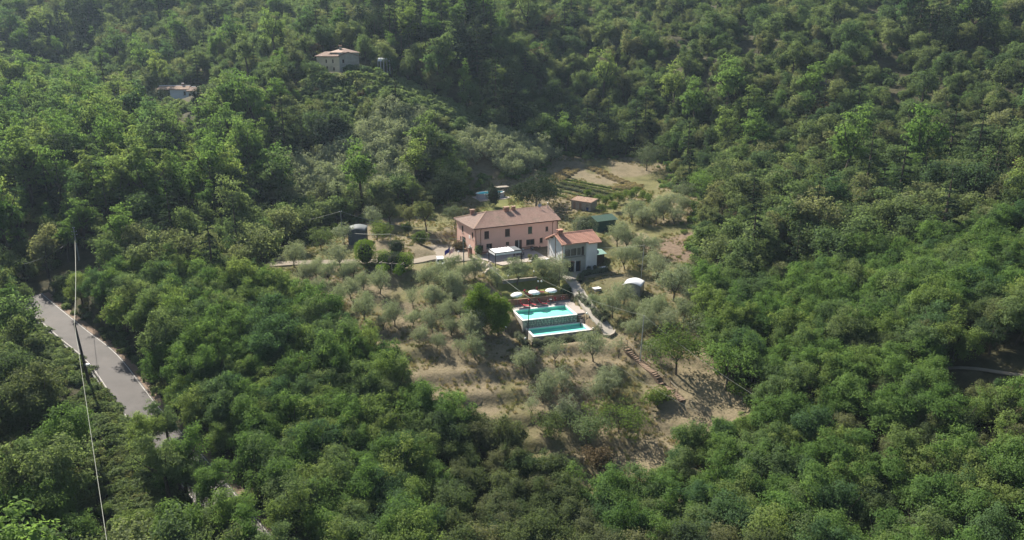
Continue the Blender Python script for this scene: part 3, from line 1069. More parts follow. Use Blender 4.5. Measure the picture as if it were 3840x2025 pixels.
roof_face(roof, (0, RD, EH), (0, 0, EH), (5.4, 5.999, RZ), (5.4, 6.001, RZ), 16, M['tile_hip'], 0.26, 0.035, 0.03)
roof_face(roof, (RL, RD, EH), (0, RD, EH), (5.4, 6, RZ), (RL, 6, RZ), 15, M['tile_old'], 0.30)
ridge_caps(roof, (5.4, 6, RZ + 0.06), (RL, 6, RZ + 0.06), M['tile_ridge'])
ridge_caps(roof, (0.05, 0.05, EH + 0.06), (5.4, 6, RZ + 0.08), M['tile_ridge'], 0.15, name='hip_tiles')
ridge_caps(roof, (0.05, RD - 0.05, EH + 0.06), (5.4, 6, RZ + 0.08), M['tile_ridge'], 0.15, name='hip_tiles')
ridge_caps(roof, (RL - 0.05, 0.05, EH + 0.05), (RL - 0.05, 6, RZ + 0.05), M['tile_ridge'], 0.11, name='verge_tiles')
chimney(hs, 10.2, 5.4, RZ - 0.5, 1.15, 0.7, 1.0)
chimney(hs, 12.0, 5.6, RZ - 0.5, 0.8, 0.65, 0.95)
chimney(hs, 3.2, 8.6, EH + 0.8, 0.8, 0.6, 1.2)
cap_ = MB().tube([(20.6, 5.0, RZ - 0.6), (20.6, 5.0, RZ + 0.9)], 0.09, 8).lathe([(0.2, 0), (0.2, 0.05), (0.02, 0.16)], 8, (20.6, 5.0, RZ + 0.95)).build('flue_pipe', M['metal_grey'], roof)
dm = MB().tube([(18.6, 5.3, RZ - 0.5), (18.6, 5.3, RZ + 0.5)], 0.035, 6).build('dish_mast', M['metal_grey'], hs)
db = MB().lathe([(0.02, 0.0), (0.25, 0.04), (0.45, 0.13), (0.45, 0.15), (0.25, 0.06), (0.02, 0.02)], 14).build('satellite_dish', M['metal_grey'], dm, loc=(18.6, 5.2, RZ + 0.55), rot=(R(65), 0, R(-30)))
gt = MB().tube([(0, -0.08, EH - 0.05), (RL, -0.08, EH - 0.05)], 0.07, 6).build('gutter', M['copper'], hs)
for x in (1.75, 19.4):
    MB().tube([(x, -0.05, EH - 0.1), (x, 0.42, EH - 0.5), (x, 0.44, 0.1)], 0.055, 6).build('downpipe', M['copper'], gt)
MB().tube([(20.75, 0.44, EH - 0.1), (20.75, 0.44, 0.1)], 0.055, 6).build('downpipe', M['copper'], gt)


def hl(x, y, z=0.0):
    X, Y = to_world(HOUSE_O, HOUSE_A, x, y)
    return Vector((X, Y, HZ + z))


# paved terrace in front of the house, made of slabs
tp = [tuple(hl(x, y))[:2] for x, y in ((2.4, -9.2), (13.6, -9.2), (13.9, 0.45), (0.4, 0.45), (0.4, -3.5))]
ter = MB().poly([(p[0], p[1]) for p in tp], HZ - 0.35, HZ + 0.03).build('terrace', M['paving'])
tag(ter, kind='structure')
# low white wall along the terrace's lawn edge
tw = thing('terrace_edge_wall', 'low white wall at the lawn edge of the paved house terrace', 'wall', hl(8.6, -9.4), HOUSE_A)
MB().box(0, 5.0, -0.15, 0.15, -1.2, 0.12).build('wall_body', M['plaster_white'], tw)
MB().box(-0.05, 5.05, -0.22, 0.22, 0.121, 0.2).build('wall_cap', M['coping'], tw)
# bench-like low walls under the front windows
for i, (a, b, lab) in enumerate(((0.9, 3.3, 'low brick bench against the pink wall behind the white canopy'), (11.6, 14.4, 'low stone bench against the pink wall beside the tall doorway'))):
    t = thing('wall_bench', lab, 'bench', hl(a, 0.1), HOUSE_A, 'benches along the farmhouse wall')
    MB().box(0, b - a, -0.25, 0.35, 0.4, 0.5).build('seat', M['brick'] if i == 0 else M['plank_wood'], t)
    MB().box(0.1, 0.35, -0.2, 0.3, 0.03, 0.4).build('leg', M['plaster_white'], t)
    MB().box(b - a - 0.35, b - a - 0.1, -0.2, 0.3, 0.03, 0.4).build('leg', M['plaster_white'], t)

# ------------------------------------------------------------------ white canopy pergola on the terrace
pg = thing('canopy_pergola', 'black framed terrace pergola with stretched white cloth canopy', 'pergola', (-3.4, 144.13, HZ + 0.03), R(25.5))
PW, PD, PH = 6.0, 3.3, 2.75
for x, y in ((0, 0), (PW, 0), (0, PD), (PW, PD)):
    MB().box(x - 0.07, x + 0.07, y - 0.07, y + 0.07, 0, PH).build('post', M['metal_dark'], pg)
for a, b in (((0, 0), (PW, 0)), ((0, PD), (PW, PD)), ((0, 0), (0, PD)), ((PW, 0), (PW, PD))):
    MB().bar((a[0], a[1], PH + 0.07), (b[0], b[1], PH + 0.07), 0.10, 0.14).build('beam', M['metal_dark'], pg)
cv = []
nseg = 12
for i in range(nseg + 1):
    x = 0.1 + (PW - 1.7) * i / nseg
    sag = 0.10 * abs(math.sin(i * math.pi / 2))
    cv += [(x, 0.07, PH + 0.10 - sag), (x, PD - 0.07, PH + 0.26 - sag)]
np_can = np_mesh('canopy', cv, [(2 * i, 2 * i + 2, 2 * i + 3, 2 * i + 1) for i in range(nseg)], M['fabric_white'])
can = obj('canopy', np_can, pg)
can.modifiers.new('t', 'SOLIDIFY').thickness = 0.02
MB().box(0.06, PW - 0.06, -0.06, -0.03, PH - 0.42, PH - 0.02).build('front_valance', M['fabric_white'], pg)
MB().box(-0.06, -0.03, 0.06, PD - 0.06, PH - 0.42, PH - 0.02).build('side_valance', M['fabric_white'], pg)
MB().box(PW - 1.55, PW - 0.07, 0.07, PD - 0.07, PH + 0.15, PH + 0.19).build('folded_roof_panel', M['sheet_grey'], pg)


def table_set(x, y, n, lab):
    t = thing('garden_table', lab, 'table', hl(x, y, 0.03), HOUSE_A)
    MB().box(-0.6, 0.6, -0.4, 0.4, 0.70, 0.74).build('table_top', M['wood_dark'], t)
    for a in (-0.5, 0.5):
        for b in (-0.32, 0.32):
            MB().box(a - 0.03, a + 0.03, b - 0.03, b + 0.03, 0, 0.70).build('leg', M['metal_dark'], t)
    return t


def garden_chair(x, y, rz, lab, group):
    t = thing('garden_chair', lab, 'chair', hl(x, y, 0.03), HOUSE_A + rz, group)
    MB().box(-0.22, 0.22, -0.22, 0.22, 0.42, 0.46).build('seat', M['metal_dark'], t)
    b = MB()
    for k in range(4):
        b.box(-0.2 + k * 0.12, -0.15 + k * 0.12, 0.19, 0.22, 0.46, 0.88)
    b.box(-0.22, 0.22, 0.185, 0.225, 0.88, 0.93).build('backrest', M['metal_dark'], t)
    for a in (-0.19, 0.19):
        for c in (-0.19, 0.19):
            MB().box(a - 0.02, a + 0.02, c - 0.02, c + 0.02, 0, 0.42).build('leg', M['metal_dark'], t)


table_set(8.2, -5.2, 4, 'dark table under the white terrace canopy')
for x, y, r_, lab in ((7.2, -5.3, R(90), 'dark chair at the canopy table, on its house door side'), (9.2, -5.1, R(-90), 'dark chair at the canopy table, nearest the small house'), (8.2, -6.2, R(180), 'dark chair at the canopy table, on its lawn side')):
    garden_chair(x, y, r_, lab, 'chairs under the canopy')
table_set(14.0, -1.6, 3, 'dark table on the open terrace near the small house')
for x, y, r_, lab in ((13.2, -1.5, R(90), 'dark chair at the open terrace table, farthest from the small house'), (14.9, -1.7, R(-90), 'dark chair at the open terrace table, nearest the small house')):
    garden_chair(x, y, r_, lab, 'chairs on the open terrace')

# entrance pillars, lamps, planters beside the house corner
def globe_lamp(p, h, lab, r=0.19, twin=False, group='white globe lamps', mat='metal_dark'):
    t = thing('globe_lamp', lab, 'lamp', p, 0, group)
    MB().tube([(0, 0, -0.1), (0, 0, h)], [0.05, 0.035], 6).build('post', M[mat], t)
    MB().lathe([(0.11, 0), (0.11, 0.06), (0.06, 0.1)], 8, (0, 0, -0.02)).build('base', M[mat], t)
    if twin:
        MB().bar((-0.32, 0, h), (0.32, 0, h), 0.04, 0.04).build('crossarm', M[mat], t)
        for s in (-0.32, 0.32):
            MB().sphere((s, 0, h + r), r, 12, 8).build('globe', M['globe'], t, True)
    else:
        MB().sphere((0, 0, h + r * 0.9), r, 12, 8).build('globe', M['globe'], t, True)
    return t


gp = thing('gate_pillar', 'brick pillar topped by a globe beside the pink house corner', 'pillar', at_z(1763, 966, 8.0), HOUSE_A)
MB().box(-0.35, 0.35, -0.35, 0.35, -0.5, 2.2).build('shaft', M['brick'], gp)
MB().box(-0.42, 0.42, -0.42, 0.42, 2.2, 2.32).build('cap', M['stone'], gp)
MB().sphere((0, 0, 2.58), 0.22, 12, 8).build('globe', M['globe'], gp, True)
globe_lamp(at_z(1720, 972, 7.9), 1.5, 'white globe lamp on a post beside the flags and parked car')

# ------------------------------------------------------------------ small white and grey house
AZ = 6.4
ax = thing('annex_house', 'small two storey house of white plaster and grey loggia with new red tiled roof', 'house', (ANNEX_O[0], ANNEX_O[1], AZ), ANNEX_A)
AE = 6.3
AW, AD = 7.9, 6.3
wm = obj('front_wall', wall_mesh('front_wall', 5.3, AE, [(0.75, 2.75, 0.0, 2.35), (3.1, 4.3, 0.0, 2.3), (0.35, 1.65, 3.55, 5.1), (1.85, 3.15, 3.55, 5.1), (3.35, 4.2, 3.55, 5.1), (4.35, 5.0, 3.4, 5.3)], M['plaster_grey'], 0.45), ax, (0.35, 0.75, 0))
d1 = MB().box(0.75, 2.75, 0.36, 0.42, 0, 2.35).build('arched_doorway', M['interior'], wm)
ab = MB()
for i in range(8):
    a0, a1 = math.pi * i / 8, math.pi * (i + 1) / 8
    ab.add([(1.75 - math.cos(a0), 0.0, 1.95 + 0.42 * math.sin(a0)), (1.75 - math.cos(a1), 0.0, 1.95 + 0.42 * math.sin(a1)), (1.75 - math.cos(a1) * 1.12, 0.0, 2.0 + 0.55 * math.sin(a1)), (1.75 - math.cos(a0) * 1.12, 0.0, 2.0 + 0.55 * math.sin(a0)),
            (1.75 - math.cos(a0), -0.08, 1.95 + 0.42 * math.sin(a0)), (1.75 - math.cos(a1), -0.08, 1.95 + 0.42 * math.sin(a1)), (1.75 - math.cos(a1) * 1.12, -0.08, 2.0 + 0.55 * math.sin(a1)), (1.75 - math.cos(a0) * 1.12, -0.08, 2.0 + 0.55 * math.sin(a0))],
           [(4, 5, 6, 7), (0, 1, 5, 4), (3, 7, 6, 2)])
ab.build('brick_arch', M['brick'], d1)
hoist(d1)
d2 = MB().box(3.1, 4.3, 0.34, 0.40, 0, 2.3).build('glazed_door', M['glass_dark'], wm)
MB().box(3.1, 3.2, 0.2, 0.34, 0, 2.3).box(4.2, 4.3, 0.2, 0.34, 0, 2.3).build('frame', M['wood'], d2)
hoist(d2)
MB().box(2.84, 3.0, -0.03, 0.02, 0, 2.5).build('door_post', M['sign_white'], wm)
for o in ((0.35, 1.65, 3.55, 5.1), (1.85, 3.15, 3.55, 5.1), (3.35, 4.2, 3.55, 5.1), (4.35, 5.0, 3.4, 5.3)):
    g = MB().box(o[0], o[1], 0.2, 0.24, o[2], o[3]).build('loggia_window', M['glass_grey'] if o[0] < 4 else M['glass_dark'], wm)
    MB().box(o[0], o[0] + 0.05, 0.14, 0.2, o[2], o[3]).box(o[1] - 0.05, o[1], 0.14, 0.2, o[2], o[3]).build('frame', M['wood_dark'], g)
    hoist(g)
MB().box(0.1, 5.2, -0.12, -0.004, 3.2, 3.45).build('loggia_beam', M['stone_dark'], wm)
MB().bar((0.3, -0.5, 5.0), (5.1, -0.5, 5.75), 0.05, 0.05).build('awning_bar', M['pole_light'], wm)
MB().box(5.65, AW + 0.35, 0.35, 5.5, 0, AE).build('white_block', M['plaster_white'], ax)
# left gable side: stone below, two white panels between brown posts above
ls = obj('side_wall', wall_mesh('side_wall', AD, AE, [], M['plaster_white'], 0.4, gable=(AD - 3.0, AE + 1.35)), ax, (0.30, 0.70 + AD, 0), (0, 0, -math.pi / 2))
for xx in (0.0, 3.0, 6.1):
    MB().box(xx, xx + 0.22, -0.06, -0.004, 2.55, AE + (1.0 if xx == 3.0 else 0.0)).build('post', M['plank_wood'], ls)
for xx in (0.7, 3.7):
    MB().bar((xx, -0.12, 4.2), (xx + 1.7, -0.12, 2.8), 0.05, 0.05).build('stay_bar', M['wood_dark'], ls)
MB().box(-0.05, AD + 0.05, -0.05, -0.003, -1.2, 2.5).build('stone_base', M['mortar'], ls)
sb_ = [o for o in ls.children if o.name.startswith('stone_base')][0]
hoist(sb_)
obj('rear_wall', wall_mesh('rear_wall', AW, AE, [], M['plaster_white']), ax, (0.30 + AW, 0.70 + AD + 0.3, 0), (0, 0, math.pi))
obj('end_wall', wall_mesh('end_wall', 1.6, AE, [], M['plaster_white']), ax, (0.30 + AW, 5.45, 0), (0, 0, math.pi / 2))
# roof with a jog where the white block steps forward
RA = AE + 0.02
rz2 = AE + 1.5
sl = 1.5 / 3.3
ar = MB()
ar.add([(-0.35, 0, RA), (5.75, 0, RA), (5.75, -0.45, RA - 0.45 * sl), (8.75, -0.45, RA - 0.45 * sl), (8.75, 3.3, rz2), (-0.35, 3.3, rz2), (8.75, 7.3, RA - 0.3), (-0.35, 7.3, RA - 0.3)]
       + [(-0.35, 0, RA - 0.14), (5.75, 0, RA - 0.14), (5.75, -0.45, RA - 0.14 - 0.45 * sl), (8.75, -0.45, RA - 0.14 - 0.45 * sl), (8.75, 3.3, rz2 - 0.14), (-0.35, 3.3, rz2 - 0.14), (8.75, 7.3, RA - 0.44), (-0.35, 7.3, RA - 0.44)],
       [(0, 1, 4, 5), (1, 2, 3, 4), (5, 4, 6, 7), (8, 13, 12, 9), (9, 12, 11, 10), (13, 15, 14, 12), (0, 8, 9, 1), (1, 9, 10, 2), (2, 10, 11, 3), (3, 11, 12, 4), (4, 12, 14, 6), (6, 14, 15, 7), (7, 15, 13, 5), (5, 13, 8, 0)])
aroof = ar.build('roof', M['tile_new'], ax)
roof_face(aroof, (-0.35, 0, RA), (5.75, 0, RA), (5.75, 3.3, rz2), (-0.35, 3.3, rz2), 9, M['tile_new'], 0.40, 0.13, 0.09)
roof_face(aroof, (5.75, -0.45, RA - 0.45 * sl), (8.75, -0.45, RA - 0.45 * sl), (8.75, 3.3, rz2), (5.75, 3.3, rz2), 10, M['tile_new'], 0.40, 0.13, 0.09)
roof_face(aroof, (8.75, 7.3, RA - 0.3), (-0.35, 7.3, RA - 0.3), (-0.35, 3.3, rz2), (8.75, 3.3, rz2), 9, M['tile_new'], 0.40, 0.13, 0.09)
ridge_caps(aroof, (-0.35, 3.3, rz2 + 0.1), (8.75, 3.3, rz2 + 0.1), M['tile_new'], 0.16)
ridge_caps(aroof, (-0.3, 0.0, RA + 0.06), (-0.3, 3.3, rz2 + 0.06), M['tile_new'], 0.11, name='verge_tiles')
ridge_caps(aroof, (-0.3, 7.3, RA - 0.24), (-0.3, 3.3, rz2 + 0.06), M['tile_new'], 0.11, name='verge_tiles')
for y in (0.2, 1.8, 3.3, 5.0, 6.8):
    zz = RA + min(y, 6.6 - y if y < 6.6 else 0) * sl - 0.2
    MB().box(-0.42, 0.25, y - 0.08, y + 0.08, zz - 0.16, zz).build('rafter_end', M['wood_dark'], aroof)
chimney(ax, 0.75, 3.0, rz2 - 0.4, 1.0, 0.75, 1.0, capmat=M['tile_new'])


def al(x, y, z=0.0):
    X, Y = to_world(ANNEX_O, ANNEX_A, x, y)
    return Vector((X, Y, AZ + z))


# rubble stones of the side wall's base
def stone_mesh(seed):
    r_ = random.Random(seed)
    b = MB()
    n = 7
    ring = [(math.cos(2 * math.pi * i / n) * (0.42 + 0.12 * r_.random()), math.sin(2 * math.pi * i / n) * (0.40 + 0.14 * r_.random())) for i in range(n)]
    vs = [(x, 0.0, z) for x, z in ring] + [(x * 0.78, -0.5, z * 0.78) for x, z in ring]
    fs = [(i, (i + 1) % n, n + (i + 1) % n, n + i) for i in range(n)] + [tuple(range(n, 2 * n))]
    b.add(vs, [tuple(f_) for f_ in fs])
    return b


STONES = {}


def stones(parent, L, z0, z1, y, mat, size=0.5, proud=0.07, sfun=None):
    """single rubble stones set in rows on a wall that faces -y"""
    key = mat.name
    if key not in STONES:
        STONES[key] = [stone_mesh(i * 7 + 3).mesh('stone', mat) for i in range(4)]
    z = z0
    while z < z1 - 0.1:
        h = min(size * random.uniform(0.55, 0.85), z1 - z)
        x = -random.random() * 0.2
        while x < L:
            w = size * random.uniform(0.7, 1.4)
            if x > 0 and x + w < L + 0.1 and (sfun is None or sfun(x + w / 2, z + h / 2)):
                obj('stone', random.choice(STONES[key]), parent, (x + w / 2, y, z + h / 2), (0, random.uniform(-0.15, 0.15), 0), (w * 1.05, proud * random.uniform(1.2, 2.4), h * 1.1))
            x += w
        z += h


stones(sb_, AD, 0.0, 2.5, -0.052, M['stone'], 0.62)
# handrail by the stair beside the small house
hr = thing('stair_handrail', 'grey metal handrail sloping along the stone side of the small house', 'handrail', al(-1.2, 7.2, 1.65), ANNEX_A)
MB().bar((0, 0, 0.9), (0, -8.2, -0.9), 0.06, 0.06).build('rail', M['pole_light'], hr)
for k in range(6):
    y = -8.2 * k / 5
    MB().box(-0.02, 0.02, y - 0.02, y + 0.02, 0.9 - 1.8 * k / 5 - 1.1, 0.9 - 1.8 * k / 5).build('baluster', M['metal_grey'], hr)
# front patio and the white slab beside it
pat = MB().poly([tuple(al(x, y))[:2] for x, y in ((-0.3, -3.6), (9.5, -2.2), (10.2, 0.9), (0.2, 0.9))], AZ - 0.3, AZ + 0.02).build('patio', M['concrete'])
tag(pat, kind='structure')


def slab_table(u, v, z, lab, w=0.9, d=0.7, h=0.5):
    t = thing('stone_slab_cover', lab, 'slab', at_z(u, v, z), HOUSE_A)
    MB().box(-w, w, -d, d, h, h + 0.12).build('slab_top', M['coping'], t)
    MB().box(-w * 0.85, w * 0.85, -d * 0.85, d * 0.85, -0.4, h).build('plinth', M['mortar'], t)


slab_table(2264, 1012, 6.5, 'white stone slab beyond the hedge beside the small white house', 0.9, 0.5, 0.5)
p_ = G(2238, 1088)
slab_table(2238, 1088, p_.z, 'pale square cover slab on the dry bank right of the concrete path', 0.75, 0.6, 0.35)
# two potted plants by the white block are built with the vegetation

# ------------------------------------------------------------------ pools
def pl(x, y, z):
    X, Y = to_world(POOL_O, POOL_A, x, y)
    return Vector((X, Y, z))


def pool(name, lab, x0, x1, y0, y1, zw, deep, walls, zbase, watermat='water', stonemat='stone_dark'):
    t = thing(name, lab, 'pool', pl(0, 0, 0), POOL_A)
    zc = zw + 0.12
    c = 0.38
    b = MB()
    zb = zw - deep
    b.add([(x0, y0, zc), (x1, y0, zc), (x1, y1, zc), (x0, y1, zc), (x0, y0, zb), (x1, y0, zb), (x1, y1, zb), (x0, y1, zb)],
          [(4, 5, 6, 7), (0, 4, 7, 3), (1, 2, 6, 5), (2, 3, 7, 6), (0, 1, 5, 4)])
    b.build('basin', M['liner'], t)
    MB().add([(x0, y0, zw), (x1, y0, zw), (x1, y1, zw), (x0, y1, zw)], [(0, 1, 2, 3)]).build('water_surface', M[watermat], t)
    for a in ((x0 - c, x1 + c, y0 - c, y0), (x0 - c, x1 + c, y1, y1 + c), (x0 - c, x0, y0, y1), (x1, x1 + c, y0, y1)):
        MB().box(a[0], a[1], a[2], a[3], zc - 0.001, zc + 0.09).build('coping_stone', M['coping'], t)
    w = MB().box(x0 - c + 0.08, x1 + c - 0.08, y0 - c + 0.06, y0 - 0.02, zbase, zc - 0.004).build('front_wall', M['mortar'], t)
    stones(w, x1 - x0 + 2 * c - 0.2, zbase, zc - 0.12, 0, M[stonemat], 0.55, 0.08)
    for st in w.children:
        st.location.x += x0 - c + 0.1
        st.location.y += y0 - c + 0.058
    w2 = MB().box(x0 - c + 0.06, x0 - 0.02, y0 - 0.02, y1 + c, zbase, zc - 0.004).build('side_wall', M['mortar'], t)
    w3 = MB().box(x1 + 0.02, x1 + c - 0.06, y0 - 0.02, y1 + c, zbase, zc - 0.004).build('side_wall', M['stone'], t)
    return t


up = pool('upper_swimming_pool', 'upper turquoise rectangular pool with white coping below the red loungers', 0, 10.0, 0, 5.2, 3.5, 0.40, True, 1.1)
low = pool('lower_swimming_pool', 'lower turquoise rectangular pool against the stone wall of the upper pool', 0.5, 10.75, -4.45, -0.9, 2.0, 0.26, True, 0.2, stonemat='stone')
# steps into the upper pool's near side: a pale submerged ledge
MB().box(3.2, 6.2, 0.02, 0.9, 3.08, 3.36).box(6.2, 8.8, 0.02, 1.3, 3.08, 3.28).build('submerged_ledge', M['liner'], up)


def ladder(parent, x, y, z, rz):
    b = MB()
    for s in (-0.22, 0.22):
        b.tube([(s, 0.35, 0.05), (s, 0.35, 0.75), (s, 0.1, 0.88), (s, -0.12, 0.75), (s, -0.12, -1.0)], 0.025, 6)
    for k in range(3):
        b.bar((-0.22, -0.12, -0.25 - 0.28 * k), (0.22, -0.12, -0.25 - 0.28 * k), 0.06, 0.03)
    b.build('ladder', M['chrome'], parent, loc=(x, y, z), rot=(0, 0, rz))


ladder(up, 9.95, 4.2, 3.62, R(-90))
ladder(up, 0.05, 4.2, 3.62, R(90))
ladder(low, 10.7, -1.5, 2.12, R(-90))
# decks
dk = MB().poly([(0.0, 5.6), (-0.4, 5.6), (-0.4, 8.35), (12.9, 8.35), (12.4, 0.4), (10.4, 0.4), (10.4, 5.6)], 3.0, 3.58)
dko = dk.build('pool_deck', M['paving'], loc=pl(0, 0, 0), rot=(0, 0, POOL_A))
tag(dko, kind='structure')
dk2 = MB().poly([(11.15, -4.6), (12.7, -4.6), (12.7, -1.2), (11.15, -1.2)], 0.9, 2.08).build('lower_pool_deck', M['paving'], loc=pl(0, 0, 0), rot=(0, 0, POOL_A))
tag(dk2, kind='structure')


def steps(x0, x1, y0, z0, n, rise, run, lab):
    t = thing('garden_steps', lab, 'steps', pl(0, 0, 0), POOL_A, 'steps beside the pools')
    for k in range(n):
        zt = z0 - rise * (k + 1)
        s = MB().box(x0, x1, y0 - run * (k + 1), y0 - run * k, zt - 1.0, zt - 0.05).build('step', M['brick'], t)
        MB().box(x0 - 0.03, x1 + 0.03, y0 - run * (k + 1) - 0.03, y0 - run * k, zt - 0.049, zt).build('tread', M['stone_dark'], s)


steps(10.7, 12.3, 0.4, 3.58, 5, 0.28, 0.34, 'dark brick steps beside the upper pool corner')
steps(11.2, 12.6, -4.62, 2.08, 4, 0.26, 0.32, 'dark brick steps beside the lower pool corner')
sw_ = thing('steps_side_wall', 'pale low wall beside the steps from the upper pool deck', 'wall', pl(0, 0, 0), POOL_A)
MB().box(12.35, 12.6, -1.4, 0.4, 1.0, 3.3).build('wall_body', M['paving'], sw_)
MB().box(12.3, 12.65, -1.45, 0.45, 3.3, 3.38).build('wall_cap', M['coping'], sw_)
# retaining wall behind the deck
rw = thing('brick_retaining_wall', 'dark brick retaining wall behind the loungers at the lawn edge', 'wall', pl(0, 0, 0), POOL_A)
MB().box(-0.4, 12.4, 8.4, 8.7, 3.0, 4.62).build('wall_body', M['brick'], rw)
MB().box(-0.45, 12.45, 8.34, 8.76, 4.621, 4.70).build('wall_cap', M['wood'], rw)
# low retaining wall across the lawn
q0, q1 = G(1885, 1062), G(2012, 1046)
lw = thing('lawn_retaining_wall', 'low shaded retaining wall across the lawn between the olive trees', 'wall', (q0.x, q0.y, q0.z), math.atan2(q1.y - q0.y, q1.x - q0.x))
ll_ = (q1 - q0).length
MB().box(0, ll_, -0.15, 0.15, -1.0, 0.55).build('wall_body', M['stone_dark'], lw)
MB().box(-0.04, ll_ + 0.04, -0.2, 0.2, 0.551, 0.63).build('wall_cap', M['stone'], lw)

# parasols
def parasol(p, tilt, lab, h=2.25):
    t = thing('parasol', lab, 'parasol', p, 0, 'white parasols by the pool')
    t.rotation_euler = (tilt[0], tilt[1], random.random())
    MB().tube([(0, 0, 0), (0, 0, h + 0.45)], 0.03, 6).build('pole', M['pole_light'], t)
    b = MB()
    n = 32
    rings = [(0.03, 0.52), (0.35, 0.46), (0.75, 0.33), (1.12, 0.12)]
    vs = []
    for r_, z in rings:
        for k in range(n):
            a = 2 * math.pi * k / n
            sc = 1 - 0.035 * (1 - abs(math.cos(4 * a))) * (r_ > 0.5)
            vs.append((r_ * sc * math.cos(a), r_ * sc * math.sin(a), h + z + 0.03 * abs(math.cos(4 * a)) * r_))
    for k in range(n):     # scalloped valance
        a = 2 * math.pi * k / n
        drop = 0.20 - 0.09 * abs(math.cos(4 * a))
        vs.append((1.13 * math.cos(a), 1.13 * math.sin(a), h + 0.12 - drop))
    fs = []
    for i in range(4):
        for k in range(n):
            fs.append((i * n + k, i * n + (k + 1) % n, (i + 1) * n + (k + 1) % n, (i + 1) * n + k))
    o = b.add(vs, fs).build('canopy', M['fabric_white'], t, True)
    o.modifiers.new('t', 'SOLIDIFY').thickness = 0.012
    for k in range(8):
        a = math.pi / 4 * k
        MB().bar((0.03 * math.cos(a), 0.03 * math.sin(a), h + 0.44), (1.05 * math.cos(a), 1.05 * math.sin(a), h + 0.10), 0.015, 0.015).build('rib', M['frame_white'], t)
    MB().lathe([(0.28, 0), (0.28, 0.05), (0.05, 0.09)], 12).build('base', M['stone'], t)


parasol(pl(1.5, 7.7, 3.58), (R(-3), R(-7), 0), 'tilted white parasol nearest the tall laurel bushes')
parasol(pl(4.75, 8.0, 3.58), (0, R(3), 0), 'white parasol in the middle of the three by the pool')
parasol(pl(8.35, 8.05, 3.58), (0, R(1), 0), 'white parasol nearest the life ring and path')


def lounger(p, rz, lab, back=R(52), group='red sun loungers by the pool'):
    t = thing('sun_lounger', lab, 'lounger', p, rz, group)
    fb = MB()
    for s in (-0.32, 0.32):
        fb.bar((s, -1.2, 0.33), (s, 0.15, 0.36), 0.04, 0.05)
    fb.build('frame', M['frame_white'], t)
    MB().add([(-0.3, -1.2, 0.36), (0.3, -1.2, 0.36), (0.3, -0.5, 0.31), (-0.3, -0.5, 0.31), (0.3, 0.1, 0.36), (-0.3, 0.1, 0.36)], [(0, 1, 2, 3), (3, 2, 4, 5)]).build('seat', M['fabric_red'], t).modifiers.new('t', 'SOLIDIFY').thickness = 0.02
    c, s_ = math.cos(back), math.sin(back)
    MB().add([(-0.3, 0.1, 0.36), (0.3, 0.1, 0.36), (0.3, 0.1 + 0.85 * c, 0.36 + 0.85 * s_), (-0.3, 0.1 + 0.85 * c, 0.36 + 0.85 * s_)], [(0, 1, 2, 3)]).build('backrest', M['fabric_red'], t).modifiers.new('t', 'SOLIDIFY').thickness = 0.03
    b2 = MB()
    for s in (-0.32, 0.32):
        b2.bar((s, 0.08, 0.34), (s, 0.1 + 0.9 * c, 0.36 + 0.9 * s_), 0.035, 0.035)
    b2.build('back_frame', M['frame_white'], t)
    hd = MB().add([(-0.3, 0.1 + 0.85 * c, 0.38 + 0.85 * s_), (0.3, 0.1 + 0.85 * c, 0.38 + 0.85 * s_), (0.3, 0.1 + 0.85 * c - 0.32, 0.5 + 0.85 * s_), (-0.3, 0.1 + 0.85 * c - 0.32, 0.5 + 0.85 * s_)], [(0, 1, 2, 3)]).build('sun_shade', M['fabric_red'], t)
    hd.modifiers.new('t', 'SOLIDIFY').thickness = 0.015
    for s in (-0.3, 0.3):
        for y in (-1.05, 0.0):
            MB().bar((s, y, 0.34), (s, y + 0.12, 0.0), 0.035, 0.035).build('leg', M['frame_white'], t)


lounger(pl(2.3, 7.2, 3.58), POOL_A + R(55), 'red sun lounger on the deck nearest the laurel bushes')
lounger(pl(4.0, 7.4, 3.58), POOL_A + R(40), 'red sun lounger on the deck behind the lamp pole')
lounger(pl(6.0, 7.2, 3.58), POOL_A + R(50), 'red sun lounger on the deck under the middle parasol')
p_ = pl(4.0, 9.9, 0)
lounger(on_ground(p_.x, p_.y, 0.02), POOL_A + R(60), 'red sun lounger on the lawn behind the middle parasol, left one')
p_ = pl(6.7, 10.6, 0)
lounger(on_ground(p_.x, p_.y, 0.02), POOL_A + R(55), 'red sun lounger on the lawn between the middle and right parasols', R(60))


def director_chair(p, rz, lab):
    t = thing('director_chair', lab, 'chair', p, rz, 'red director chairs by the pool')
    MB().box(-0.24, 0.24, -0.2, 0.2, 0.44, 0.47).build('seat', M['fabric_red'], t)
    MB().box(-0.27, 0.27, 0.2, 0.23, 0.66, 0.92).build('backrest', M['fabric_red'], t)
    for s in (-0.27, 0.27):
        MB().bar((s, -0.2, 0), (s, 0.2, 0.45), 0.03, 0.03).bar((s, 0.2, 0), (s, -0.2, 0.45), 0.03, 0.03).build('leg', M['frame_white'], t)
        MB().bar((s, -0.24, 0.65), (s, 0.24, 0.65), 0.05, 0.03).bar((s, 0.215, 0.4), (s, 0.215, 0.95), 0.03, 0.03).build('armrest', M['frame_white'], t)


